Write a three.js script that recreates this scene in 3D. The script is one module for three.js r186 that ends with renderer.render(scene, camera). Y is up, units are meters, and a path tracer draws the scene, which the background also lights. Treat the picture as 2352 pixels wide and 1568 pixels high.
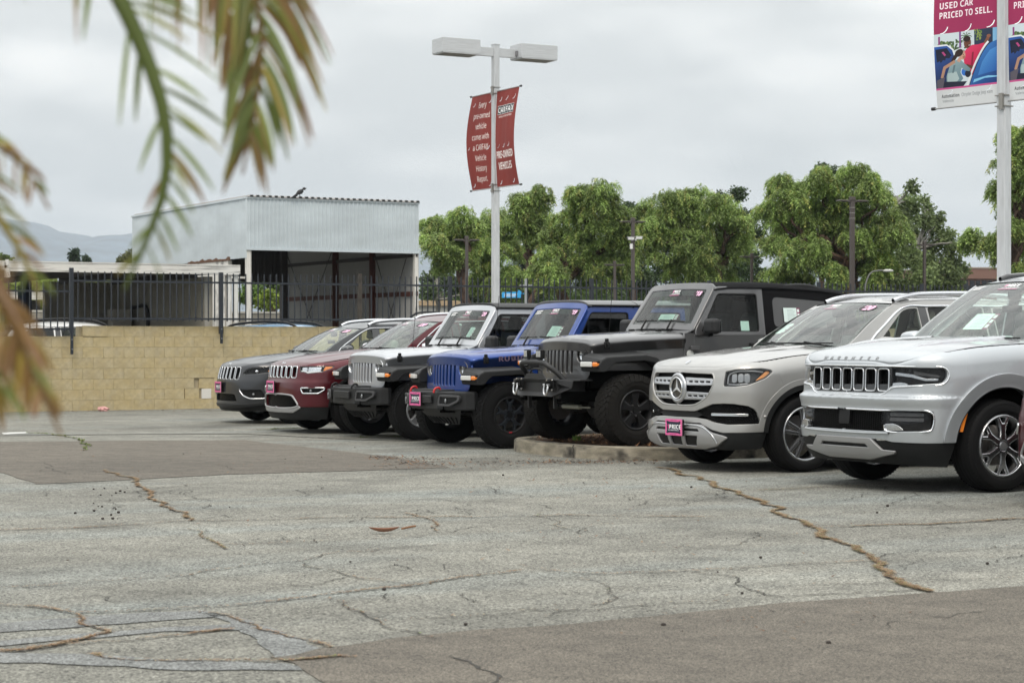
import * as THREE from 'three';
import { mergeGeometries } from 'three/addons/utils/BufferGeometryUtils.js';
import { RoundedBoxGeometry } from 'three/addons/geometries/RoundedBoxGeometry.js';
import { FontLoader } from 'three/addons/loaders/FontLoader.js';

// ---------------------------------------------------------------- camera, sky, sun, exposure
const F = 4700, EYE = 1.36, HOR = 777;                  // focal length and horizon in units of a 2352 x 1568 picture
const scene = new THREE.Scene();
const camera = new THREE.PerspectiveCamera(2 * Math.atan(784 / F) * 180 / Math.PI, 1024 / 682, 0.1, 20000);
camera.position.set(0, EYE, 0);
camera.rotation.x = -Math.atan((784 - HOR) / F);
camera.focus = 21;
camera.userData.fStop = 6.3;
const renderer = new THREE.WebGLRenderer({ antialias: true });
renderer.setSize(1024, 682);
renderer.toneMapping = THREE.LinearToneMapping;
renderer.toneMappingExposure = 1;
renderer.shadowMap.enabled = true;

function rng(a) { return () => { a = (a + 0x6D2B79F5) | 0; let t = Math.imul(a ^ (a >>> 15), 1 | a); t = (t + Math.imul(t ^ (t >>> 7), 61 | t)) ^ t; return ((t ^ (t >>> 14)) >>> 0) / 4294967296; }; }
const hash = (x, y, s) => { let h = Math.imul(x, 374761393) ^ Math.imul(y, 668265263) ^ Math.imul(s, 1274126177); h = Math.imul(h ^ (h >>> 13), 1274126177); return ((h ^ (h >>> 16)) >>> 0) / 4294967296; };
// value noise that repeats after p cells
function vnoise(x, y, p, s = 1) {
  const xi = Math.floor(x), yi = Math.floor(y), fx = x - xi, fy = y - yi, u = fx * fx * (3 - 2 * fx), v = fy * fy * (3 - 2 * fy);
  const m = k => ((k % p) + p) % p, a = hash(m(xi), m(yi), s), b = hash(m(xi + 1), m(yi), s), c = hash(m(xi), m(yi + 1), s), d = hash(m(xi + 1), m(yi + 1), s);
  return a + (b - a) * u + (c - a) * v + (a - b - c + d) * u * v;
}
function fbm(x, y, p, o, s = 1) { let r = 0, a = 0.5, t = 0; for (let i = 0; i < o; i++) { r += a * vnoise(x, y, p, s + i); t += a; a *= 0.5; x *= 2; y *= 2; p *= 2; } return r / t; }
const clamp = (x, a = 0, b = 1) => Math.min(b, Math.max(a, x)), lerp = (a, b, t) => a + (b - a) * t, sstep = (a, b, x) => { const t = clamp((x - a) / (b - a)); return t * t * (3 - 2 * t); };

// overcast sky: pale near the horizon, brighter overhead, soft drifting cloud
{
  const w = 2048, h = 1024, d = new Float32Array(w * h * 4);
  for (let j = 0; j < h; j++) {
    const el = ((j + 0.5) / h - 0.5) * Math.PI;
    const up = Math.sin(Math.max(0, el));
    for (let i = 0; i < w; i++) {
      const az = (i + 0.5) / w;
      const cl = fbm(az * 28, el * 14 + 3, 28, 4, 5) - 0.5, c2 = fbm(az * 70 + 5, el * 44 + 1.3, 70, 4, 31) - 0.5;
      const base = 0.97 + 1.45 * Math.pow(up, 1.25), k = clamp(0.5 + cl * 1.8 + c2 * 1.9);
      const L = base * (0.77 + 0.32 * k) * (el < 0 ? 0.45 : 1), g = (1 - k);
      const o = (j * w + i) * 4;
      d[o] = L * (0.995 - 0.045 * g); d[o + 1] = L * (0.998 - 0.012 * g); d[o + 2] = L * (0.975 + 0.012 * g); d[o + 3] = 1;
    }
  }
  const t = new THREE.DataTexture(d, w, h, THREE.RGBAFormat, THREE.FloatType);
  t.mapping = THREE.EquirectangularReflectionMapping; t.magFilter = t.minFilter = THREE.LinearFilter; t.wrapS = THREE.RepeatWrapping; t.needsUpdate = true;
  scene.background = t; scene.environment = t;
}
const sun = new THREE.DirectionalLight(0xfff4e4, 1.5);
sun.position.set(-8, 62, 26); sun.target.position.set(2, 0, -26);
sun.castShadow = true; sun.shadow.radius = 44; sun.shadow.mapSize.set(2048, 2048);
Object.assign(sun.shadow.camera, { left: -60, right: 60, top: 60, bottom: -60, near: 1, far: 200 });
scene.add(sun, sun.target);

// ---------------------------------------------------------------- helpers
const V = (x, y, z) => new THREE.Vector3(x, y, z), rad = a => a * Math.PI / 180;
const taken = {};
function numbered(n) { taken[n] = (taken[n] || 0) + 1; return taken[n] === 1 ? n : n + '_' + String(taken[n] - 1).padStart(3, '0'); }
function shadows(o) { o.traverse(m => { if (m.isMesh) { m.castShadow = m.receiveShadow = true; } }); return o; }
function tag(o, label, category, group, kind) { if (label) o.userData.label = label; if (category) o.userData.category = category; if (group) o.userData.group = group; if (kind) o.userData.kind = kind; return o; }
function thing(name, label, category, pos = [0, 0, 0], turn = 0, group) { const o = new THREE.Group(); o.name = numbered(name); o.position.set(...pos); o.rotation.y = turn; scene.add(o); return tag(o, label, category, group); }
function mesh(name, geo, mat, parent = scene) {
  if (Array.isArray(geo)) geo = merge(geo);
  const m = new THREE.Mesh(geo, mat); m.castShadow = m.receiveShadow = true;
  if (parent === scene) m.name = numbered(name); else m.name = name;
  parent.add(m); return m;
}
function struct(name, geo, mat) { const m = mesh(name, geo, mat); m.userData.kind = 'structure'; return m; }
function merge(list) {
  const col = list.some(g => g.attributes.color), out = [];
  for (let g of list) {
    if (!g) continue;
    if (g.index) g = g.toNonIndexed();
    if (!g.attributes.uv) g.setAttribute('uv', new THREE.BufferAttribute(new Float32Array(g.attributes.position.count * 2), 2));
    if (col && !g.attributes.color) g.setAttribute('color', new THREE.BufferAttribute(new Float32Array(g.attributes.position.count * 3).fill(1), 3));
    for (const k of Object.keys(g.attributes)) if (!['position', 'normal', 'uv', 'color'].includes(k)) g.deleteAttribute(k);
    g.morphAttributes = {}; out.push(g);
  }
  return mergeGeometries(out);
}
// a pixel of the 2352-wide picture at a depth -> a place; on the ground
const at = (x, y, d) => V((x - 1176) / F * d, EYE - (y - HOR) / F * d, -d);
const gp = (x, y, h = 0) => { const d = F * (EYE - h) / (y - HOR); return V((x - 1176) / F * d, h, -d); };
// the lot's own axes: a across the row (towards the camera), b along the cars towards their tails
const RX = 0.478, RZ = 0.8784;
const lot = (a, b, y = 0) => V(a * RX + b * RZ, y, a * RZ - b * RX);
const YAW = Math.atan2(-RZ, RX);                          // local +z = car's nose, local +x = row direction
function box(w, h, d, x = 0, y = 0, z = 0, r = 0) { const g = r > 0 ? new RoundedBoxGeometry(w, h, d, 2, Math.min(r, w / 2.01, h / 2.01, d / 2.01)) : new THREE.BoxGeometry(w, h, d); g.translate(x, y, z); return g; }
function cyl(r0, r1, h, n, x = 0, y = 0, z = 0, ax = 'y') { const g = new THREE.CylinderGeometry(r0, r1, h, n); if (ax === 'x') g.rotateZ(Math.PI / 2); if (ax === 'z') g.rotateX(Math.PI / 2); g.translate(x, y, z); return g; }
function tube(pts, r, n = 8, closed = false, seg, sharp) { const c = sharp ? poly3(pts, closed) : new THREE.CatmullRomCurve3(pts, closed, 'centripetal'); return new THREE.TubeGeometry(c, seg || Math.max(8, pts.length * 6), r, n, closed); }
function poly3(pts, closed) { const p = new THREE.CurvePath(); for (let i = 0; i < pts.length - (closed ? 0 : 1); i++) p.add(new THREE.LineCurve3(pts[i], pts[(i + 1) % pts.length])); return p; }
function bar(p, q, r, n = 6) { const d = q.clone().sub(p), g = new THREE.CylinderGeometry(r, r, d.length(), n); g.applyQuaternion(new THREE.Quaternion().setFromUnitVectors(V(0, 1, 0), d.clone().normalize())); g.translate(...p.clone().add(q).multiplyScalar(0.5).toArray()); return g; }
function beam(p, q, w, h) { const d = q.clone().sub(p), g = new THREE.BoxGeometry(w, h, d.length()); const m = new THREE.Matrix4().lookAt(q, p, V(0, 1, 0)); g.applyMatrix4(m); g.translate(...p.clone().add(q).multiplyScalar(0.5).toArray()); return g; }
function lathe(pts, n = 32) { return new THREE.LatheGeometry(pts.map(p => new THREE.Vector2(p[0], p[1])), n); }
function extrude(pts, depth, bevel = 0, holes = [], n = 1) {
  const s = new THREE.Shape(pts.map(p => new THREE.Vector2(p[0], p[1])));
  for (const h of holes) s.holes.push(new THREE.Path(h.map(p => new THREE.Vector2(p[0], p[1]))));
  return new THREE.ExtrudeGeometry(s, { depth, bevelEnabled: bevel > 0, bevelThickness: bevel, bevelSize: bevel, bevelOffset: -bevel, bevelSegments: n, curveSegments: 8, steps: 1 });
}
// polygon with rounded corners; a third number at a point is its own radius
function rp(pts, r = 0.02, n = 4) {
  const out = [], N = pts.length;
  for (let i = 0; i < N; i++) {
    const p = pts[i], a = pts[(i + N - 1) % N], b = pts[(i + 1) % N];
    const la = Math.hypot(a[0] - p[0], a[1] - p[1]), lb = Math.hypot(b[0] - p[0], b[1] - p[1]);
    const k = Math.min(p[2] ?? r, la * 0.48, lb * 0.48);
    if (k < 1e-4) { out.push([p[0], p[1]]); continue; }
    const A = [p[0] + (a[0] - p[0]) / la * k, p[1] + (a[1] - p[1]) / la * k], B = [p[0] + (b[0] - p[0]) / lb * k, p[1] + (b[1] - p[1]) / lb * k];
    for (let j = 0; j <= n; j++) { const t = j / n, u = 1 - t; out.push([u * u * A[0] + 2 * u * t * p[0] + t * t * B[0], u * u * A[1] + 2 * u * t * p[1] + t * t * B[1]]); }
  }
  return out;
}
const rect = (x0, y0, x1, y1, r = 0.01) => rp([[x0, y0], [x1, y0], [x1, y1], [x0, y1]], r);
const arcPts = (cx, cy, r, a0, a1, n = 16) => Array.from({ length: n + 1 }, (_, i) => { const a = rad(a0 + (a1 - a0) * i / n); return [cx + r * Math.cos(a), cy + r * Math.sin(a)]; });
const mirror = p => p.map(q => [-q[0], q[1], q[2]]).reverse();
function insetPoly(pts, e) { // positive e shrinks a counter-clockwise polygon
  const N = pts.length; return pts.map((p, i) => { const a = pts[(i + N - 1) % N], b = pts[(i + 1) % N]; let n1 = [a[1] - p[1], p[0] - a[0]], n2 = [p[1] - b[1], b[0] - p[0]]; const l1 = Math.hypot(...n1) || 1, l2 = Math.hypot(...n2) || 1; let n = [n1[0] / l1 + n2[0] / l2, n1[1] / l1 + n2[1] / l2]; const l = Math.hypot(...n) || 1; const c = Math.max(0.5, l / 2); return [p[0] + n[0] / l * e / c, p[1] + n[1] / l * e / c]; });
}
// a sheet cut to a 2-D outline and laid on a curved surface map(u, v, off), with a small bevel and real edges
function panel(contour, map, o = {}) {
  const L = o.L || 0.06, depth = o.depth ?? 0.012, e = o.bevel ?? 0.003, off = o.off || 0, holes = o.holes || [];
  const v2 = p => new THREE.Vector2(p[0], p[1]);
  let C = contour.map(v2); if (THREE.ShapeUtils.area(C) < 0) C.reverse();
  const H = holes.map(h => { const q = h.map(v2); if (THREE.ShapeUtils.area(q) > 0) q.reverse(); return q; });
  const P = [...C, ...H.flat()]; let tris = THREE.ShapeUtils.triangulateShape(C, H), mid = new Map();
  const len2 = (a, b) => { const dx = P[a].x - P[b].x, dy = P[a].y - P[b].y; return dx * dx + dy * dy; }, LL = L * L;
  const mp = (a, b) => { const k = a < b ? a * 1e6 + b : b * 1e6 + a; let m = mid.get(k); if (m === undefined) { m = P.length; P.push(new THREE.Vector2((P[a].x + P[b].x) / 2, (P[a].y + P[b].y) / 2)); mid.set(k, m); } return m; };
  const done = []; const st = tris.slice();
  while (st.length) {
    const [a, b, c] = st.pop(), ab = len2(a, b), bc = len2(b, c), ca = len2(c, a), M = Math.max(ab, bc, ca);
    if (M <= LL || P.length > 90000) { done.push([a, b, c]); continue; }
    if (ab === M) { const m = mp(a, b); st.push([a, m, c], [m, b, c]); } else if (bc === M) { const m = mp(b, c); st.push([a, b, m], [a, m, c]); } else { const m = mp(c, a); st.push([a, b, m], [m, b, c]); }
  }
  const pos = [], nor = [], uv = [], idx = [], N = P.length, eps = 0.0015;
  const nrm = P.map(p => { const a = map(p.x + eps, p.y, off), b = map(p.x - eps, p.y, off), c = map(p.x, p.y + eps, off), d = map(p.x, p.y - eps, off); return a.sub(b).cross(c.sub(d)).normalize(); });
  P.forEach((p, i) => { const q = map(p.x, p.y, off); pos.push(q.x, q.y, q.z); nor.push(nrm[i].x, nrm[i].y, nrm[i].z); uv.push(p.x, p.y); });
  const edges = new Map();
  for (const [a, b, c] of done) { idx.push(a, b, c); for (const [x, y] of [[a, b], [b, c], [c, a]]) { const k = y * 1e6 + x; if (edges.has(k)) edges.delete(k); else edges.set(x * 1e6 + y, [x, y]); } }
  if (depth > 0) {
    const on = new Map(), add = (i, x, y) => { const t = on.get(i) || [0, 0]; t[0] += x; t[1] += y; on.set(i, t); };
    for (const [a, b] of edges.values()) { const dx = P[b].x - P[a].x, dy = P[b].y - P[a].y, l = Math.hypot(dx, dy) || 1; add(a, dy / l, -dx / l); add(b, dy / l, -dx / l); }
    const r1 = new Map(), r2 = new Map(), r3 = new Map();
    for (const [i, t] of on) {
      const l = Math.hypot(...t) || 1, p = P[i], x = t[0] / l, y = t[1] / l, q1 = map(p.x + x * e, p.y + y * e, off - e), q2 = map(p.x + x * e, p.y + y * e, off - depth), q0 = map(p.x, p.y, off - e);
      const out = q1.clone().sub(q0).normalize(), n = nrm[i], mixn = out.clone().addScaledVector(n, 0.35).normalize();
      r1.set(i, pos.length / 3); pos.push(q1.x, q1.y, q1.z); nor.push(mixn.x, mixn.y, mixn.z); uv.push(p.x, p.y);
      r2.set(i, pos.length / 3); pos.push(q1.x, q1.y, q1.z); nor.push(out.x, out.y, out.z); uv.push(p.x, p.y);
      r3.set(i, pos.length / 3); pos.push(q2.x, q2.y, q2.z); nor.push(out.x, out.y, out.z); uv.push(p.x, p.y);
    }
    for (const [a, b] of edges.values()) { idx.push(b, a, r1.get(a), b, r1.get(a), r1.get(b)); idx.push(r2.get(b), r2.get(a), r3.get(a), r2.get(b), r3.get(a), r3.get(b)); }
  }
  const g = new THREE.BufferGeometry();
  g.setAttribute('position', new THREE.Float32BufferAttribute(pos, 3)); g.setAttribute('normal', new THREE.Float32BufferAttribute(nor, 3)); g.setAttribute('uv', new THREE.Float32BufferAttribute(uv, 2)); g.setIndex(idx);
  return g.toNonIndexed();
}
// a grid surface f(u, v), u and v from 0 to 1
function grid(f, nu, nv, flip) {
  const pos = [], uv = [], idx = [];
  for (let j = 0; j <= nv; j++) for (let i = 0; i <= nu; i++) { const p = f(i / nu, j / nv); pos.push(p.x, p.y, p.z); uv.push(i / nu, j / nv); }
  for (let j = 0; j < nv; j++) for (let i = 0; i < nu; i++) { const a = j * (nu + 1) + i, b = a + 1, c = a + nu + 1, d = c + 1; if (flip) idx.push(a, c, b, b, c, d); else idx.push(a, b, c, b, d, c); }
  const g = new THREE.BufferGeometry(); g.setAttribute('position', new THREE.Float32BufferAttribute(pos, 3)); g.setAttribute('uv', new THREE.Float32BufferAttribute(uv, 2)); g.setIndex(idx); g.computeVertexNormals(); return g;
}
// a bar of rectangular section swept along mapped points (trim, rings)
function trim(pts, map, o = {}) {
  const q = pts.map(p => map(p[0], p[1], o.off || 0));
  return tube(q, o.r || 0.008, o.n || 6, o.closed, o.seg || pts.length * 2, o.sharp);
}
const flat = (z, k = 1) => (u, v, o = 0) => V(u, v, z + o * k);                       // faces +z
const sideMap = x => (u, v, o = 0) => V(x + o, v, -u);                              // faces +x, u runs to the rear
const topMap = y => (u, v, o = 0) => V(u, y + o, -v);                               // faces up

// ---------------------------------------------------------------- textures and materials
function tex(w, h, fn, o = {}) {
  const d = new Uint8Array(w * h * 4);
  for (let j = 0; j < h; j++) for (let i = 0; i < w; i++) { const c = fn(i / w, j / h, i, j), k = (j * w + i) * 4; if (typeof c === 'number') { d[k] = d[k + 1] = d[k + 2] = clamp(c) * 255; } else { d[k] = clamp(c[0]) * 255; d[k + 1] = clamp(c[1]) * 255; d[k + 2] = clamp(c[2]) * 255; } d[k + 3] = 255; }
  const t = new THREE.DataTexture(d, w, h, THREE.RGBAFormat); t.wrapS = t.wrapT = THREE.RepeatWrapping; t.magFilter = THREE.LinearFilter; t.minFilter = THREE.LinearMipmapLinearFilter; t.generateMipmaps = true;
  if (o.srgb) t.colorSpace = THREE.SRGBColorSpace; if (o.repeat) t.repeat.set(o.repeat, o.repeat); t.needsUpdate = true; return t;
}
function rep(t, r) { const c = t.clone(); c.repeat.set(r, r); c.needsUpdate = true; return c; }
const lin = (r, g, b) => new THREE.Color().setRGB(r, g, b);
const std = (r, g, b, rough = 0.7, o = {}) => new THREE.MeshStandardMaterial({ color: lin(r, g, b), roughness: rough, ...o });
function canvas(w, h, draw, o = {}) { const c = document.createElement('canvas'); c.width = w; c.height = h; const x = c.getContext('2d'); draw(x, w, h); const t = new THREE.CanvasTexture(c); t.colorSpace = THREE.SRGBColorSpace; return t; }
const grain = tex(512, 512, (u, v, i, j) => 0.55 + 0.25 * (fbm(u * 32, v * 32, 32, 4, 3) - 0.5) * 2 + 0.2 * (hash(i, j, 9) - 0.5));
const soft = tex(512, 512, (u, v) => 0.5 + (fbm(u * 6, v * 6, 6, 5, 17) - 0.5) * 1.3);
const font = await new FontLoader().loadAsync('fonts/droid/droid_sans_bold.typeface.json');
function textPanel(str, size, map, o = {}) { // flat letters on a surface; map takes (u, v) from the middle of the word
  const sh = font.generateShapes(str, size); let x0 = 1e9, x1 = -1e9; for (const s of sh) for (const p of s.getPoints(4)) { x0 = Math.min(x0, p.x); x1 = Math.max(x1, p.x); }
  const mid = (x0 + x1) / 2, sx = o.sx || 1, sl = o.slant || 0; const cv = p => [(p.x - mid) * sx + sl * p.y, p.y - size * 0.36];
  return merge(sh.map(s => panel(s.getPoints(4).map(cv), map, { holes: s.holes.map(h => h.getPoints(4).map(cv)), depth: o.depth ?? 0.004, bevel: 0.0008, off: o.off ?? 0.003, L: 0.2 })));
}
// ---------------------------------------------------------------- ground
const aggregate = tex(1024, 1024, (u, v, i, j) => {
  const n = vnoise(u * 190, v * 190, 190, 2), m = vnoise(u * 330 + 7, v * 330, 330, 8), f = hash(i, j, 4), big = fbm(u * 9, v * 9, 9, 4, 61) - 0.5;
  const k = 0.68 + (n - 0.5) * 0.34 + (m - 0.5) * 0.34 + (f - 0.5) * 0.12 + big * 0.16 - (n < 0.17 ? 0.16 : 0) + (m > 0.87 ? 0.14 : 0);
  return [k * 1.0, k * 0.985, k * 0.935];
}, { srgb: true });
const aggBump = tex(512, 512, (u, v, i, j) => vnoise(u * 110, v * 110, 110, 2) * 0.6 + vnoise(u * 210, v * 210, 210, 8) * 0.4);
const asphaltMat = new THREE.MeshStandardMaterial({ color: lin(0.525, 0.53, 0.51), map: rep(aggregate, 0.5), bumpMap: rep(aggBump, 0.9), bumpScale: 0.004, roughness: 0.93, vertexColors: true });
const patchMat = new THREE.MeshStandardMaterial({ color: lin(0.395, 0.358, 0.322), map: rep(aggregate, 0.8), bumpMap: rep(aggBump, 1.5), bumpScale: 0.002, roughness: 0.92, vertexColors: true });
struct('ground', new THREE.PlaneGeometry(34000, 34000).rotateX(-Math.PI / 2).translate(0, -0.03, -8000), std(0.17, 0.17, 0.155, 0.95, { map: rep(soft, 2200) }));
const lotThing = thing('parking_lot'); tag(lotThing, 'worn light grey asphalt of the parking lot in front of the cars', null, null, 'structure');
function tint(g, fn) { const p = g.attributes.position, c = new Float32Array(p.count * 3); for (let i = 0; i < p.count; i++) { const k = fn(p.getX(i), p.getZ(i)); c.set(typeof k === 'number' ? [k, k, k] : k, i * 3); } g.setAttribute('color', new THREE.BufferAttribute(c, 3)); return g; }
{
  const g = new THREE.PlaneGeometry(64, 66, 320, 330).rotateX(-Math.PI / 2).translate(6, 0, -31), p = g.attributes.position, uv = g.attributes.uv;
  for (let i = 0; i < p.count; i++) uv.setXY(i, p.getX(i), p.getZ(i));
  tint(g, (x, z) => {                                                             // old stains, resurfaced strips and drips along the lot's own axes
    const a = x * RX + z * RZ, b = x * RZ - z * RX, m = fbm(x * 0.35 + 40, z * 0.35 + 70, 4096, 4, 12), f = fbm(x * 2.2 + 90, z * 2.2 + 90, 4096, 3, 21), st = fbm(a * 1.6 + 300, b * 0.25 + 300, 4096, 3, 77);
    let k = 0.80 + (m - 0.5) * 0.42 + (f - 0.5) * 0.20 + (st - 0.5) * 0.22;
    const oil = fbm(a * 0.9 + 11, b * 1.1 + 500, 4096, 3, 91); if (oil > 0.6) k *= 1 - (oil - 0.6) * 1.6;
    const blue = clamp((st - 0.50) * 2.2);
    return [k * (1 - blue * 0.1), k, k * (1 + blue * 0.10)];
  });
  mesh('asphalt', g, asphaltMat, lotThing);
}
const R0 = rng(77);
// outlines given where they lie on the ground, edges roughened
function rough(pts, amp, step = 0.25) {
  const out = [];
  for (let i = 0; i < pts.length; i++) { const p = pts[i], q = pts[(i + 1) % pts.length], n = Math.max(1, Math.round(p.distanceTo(q) / step)); for (let k = 0; k < n; k++) { const t = k / n; out.push([lerp(p.x, q.x, t) + (R0() - 0.5) * amp, -lerp(p.z, q.z, t) + (R0() - 0.5) * amp]); } }
  return out;
}
function sheet(pts, y, map = 1) { const g = panel(pts, (u, v) => V(u, y, -v), { L: 0.5, depth: 0 }); return g; }
function lotPatch(pix, amp, mat, y, k0) {
  const g = sheet(rough(pix.map(p => gp(p[0], p[1])), amp), y);
  tint(g, (x, z) => k0 * (0.92 + (fbm(x * 0.5 + 20, z * 0.5 + 33, 4096, 4, 15) - 0.5) * 0.5 + (fbm(x * 4 + 20, z * 4 + 33, 4096, 2, 45) - 0.5) * 0.16));
  return mesh('asphalt_patch', g, mat, lotThing);
}
lotPatch([[-260, 1017], [0, 1015], [300, 1012], [560, 1011], [640, 1020], [760, 1033], [840, 1043], [900, 1048], [970, 1062], [1034, 1074], [800, 1082], [520, 1090], [240, 1105], [86, 1112], [40, 1098], [0, 1086], [-260, 1060]], 0.035, patchMat, 0.004, 0.70);
lotPatch([[900, 1660], [750, 1568], [672, 1523], [610, 1508], [720, 1494], [900, 1468], [1100, 1448], [1250, 1440], [1500, 1417], [1800, 1385], [2100, 1365], [2500, 1338], [2700, 1660]], 0.035, patchMat, 0.004, 0.66);
// worn grey-blue paint
const wornPaint = new THREE.MeshStandardMaterial({ color: lin(0.365, 0.388, 0.42), map: rep(aggregate, 0.6), roughness: 0.9 });
for (const q of [[[-60, 1437], [120, 1424], [330, 1408], [460, 1404], [520, 1416], [330, 1430], [120, 1446], [-60, 1458]], [[-60, 1478], [200, 1455], [420, 1440], [520, 1436], [560, 1450], [380, 1452], [200, 1468], [-60, 1490]], [[450, 1407], [540, 1416], [640, 1450], [730, 1490], [640, 1512], [590, 1470], [520, 1430]], [[-60, 1499], [160, 1504], [420, 1518], [660, 1526], [700, 1542], [420, 1540], [150, 1526], [-60, 1522]]])
  mesh('worn_paint', sheet(rough(q.map(p => gp(p[0], p[1])), 0.035, 0.12), 0.0045), wornPaint, lotThing);
mesh('paint_mark', sheet(rough([[2, 994], [60, 992], [64, 995], [8, 998]].map(p => gp(p[0], p[1])), 0.02), 0.0045), std(0.5, 0.5, 0.48, 0.8), lotThing);
mesh('pavement_joint', sheet(rough([[-200, 1002], [300, 997], [560, 996], [830, 1010], [1200, 1018], [1200, 1019], [830, 1011], [560, 997], [300, 998], [-200, 1003]].map(p => gp(p[0], p[1])), 0.02), 0.0045), std(0.07, 0.065, 0.055, 1), lotThing);

// cracks: [pixels along it, width in m, straw per m, greenness]
const crackMat = std(0.045, 0.042, 0.036, 1), strawMat = new THREE.MeshStandardMaterial({ color: 0xffffff, vertexColors: true, roughness: 0.95, side: THREE.DoubleSide });
function wander(pts, amp, seed) {
  const r = rng(seed); let p = pts.map(q => gp(q[0], q[1]));
  for (let it = 0; it < 5; it++) { const n = [p[0]]; for (let i = 1; i < p.length; i++) { const a = p[i - 1], b = p[i], L = a.distanceTo(b); if (L > 0.07) { const m = a.clone().add(b).multiplyScalar(0.5), k = Math.min(L, 0.8) * amp; m.x += (r() - 0.5) * k; m.z += (r() - 0.5) * k; n.push(m); } n.push(b); } p = n; }
  return p;
}
function ribbon(p, w, y, r) {
  const pos = [], idx = [];
  p.forEach((q, i) => { const a = p[Math.max(0, i - 1)], b = p[Math.min(p.length - 1, i + 1)], d = b.clone().sub(a).normalize(), e = Math.min(1, i / 4 + 0.15, (p.length - 1 - i) / 4 + 0.15), k = w * (0.35 + r() * 0.9) * e / 2; pos.push(q.x - d.z * k, y, q.z + d.x * k, q.x + d.z * k * (0.6 + r() * 0.6), y, q.z - d.x * k); if (i) { const o = i * 2; idx.push(o - 2, o - 1, o, o - 1, o + 1, o); } });
  const g = new THREE.BufferGeometry(); g.setAttribute('position', new THREE.Float32BufferAttribute(pos, 3)); g.setIndex(idx); g.computeVertexNormals(); g.setAttribute('uv', new THREE.Float32BufferAttribute(new Float32Array(pos.length / 3 * 2), 2));
  if (g.attributes.normal.getY(0) < 0) { g.index.array.reverse(); g.computeVertexNormals(); } return g;
}
function blades(list) { // [x, y, z, length, width, heading, rise, colour]
  const n = list.length, pos = new Float32Array(n * 9), nor = new Float32Array(n * 9), col = new Float32Array(n * 9);
  list.forEach(([x, y, z, l, w, h, up, c], i) => { const dx = Math.cos(h) * Math.cos(up) * l, dz = Math.sin(h) * Math.cos(up) * l, dy = Math.sin(up) * l, sx = -Math.sin(h) * w, sz = Math.cos(h) * w; pos.set([x - sx, y, z - sz, x + sx, y, z + sz, x + dx, y + dy, z + dz], i * 9); for (let k = 0; k < 3; k++) { nor.set([0, 1, 0], i * 9 + k * 3); col.set(c, i * 9 + k * 3); } });
  const g = new THREE.BufferGeometry(); g.setAttribute('position', new THREE.BufferAttribute(pos, 3)); g.setAttribute('normal', new THREE.BufferAttribute(nor, 3)); g.setAttribute('color', new THREE.BufferAttribute(col, 3)); g.computeVertexNormals(); return g;
}
const strawCol = (r, green) => { const k = 0.5 + r() * 0.7; return r() < green ? [0.14 * k, 0.20 * k, 0.045 * k] : r() < 0.3 ? [0.36 * k, 0.29 * k, 0.18 * k] : r() < 0.5 ? [0.32 * k, 0.20 * k, 0.105 * k] : [0.25 * k, 0.135 * k, 0.07 * k]; };
function straw(p, per, spread, green, seed, hgt = 1) {
  const r = rng(seed), out = [];
  for (let i = 1; i < p.length; i++) { const a = p[i - 1], b = p[i], L = a.distanceTo(b), clump = 0.22 + 1.7 * Math.pow(vnoise(i * 0.23, seed, 999, 3), 2) * 1.6; let n = per * L * clump; n = Math.floor(n) + (r() < n % 1 ? 1 : 0); for (let k = 0; k < n; k++) { const t = r(), s = (r() + r() + r() - 1.5) * spread; out.push([lerp(a.x, b.x, t) + s, 0.006 + r() * 0.008, lerp(a.z, b.z, t) + (r() + r() + r() - 1.5) * spread, 0.012 + r() * 0.03, 0.002 + r() * 0.003, r() * 6.28, r() * r() * 0.9 * hgt, strawCol(r, green)]); } }
  return out;
}
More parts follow.
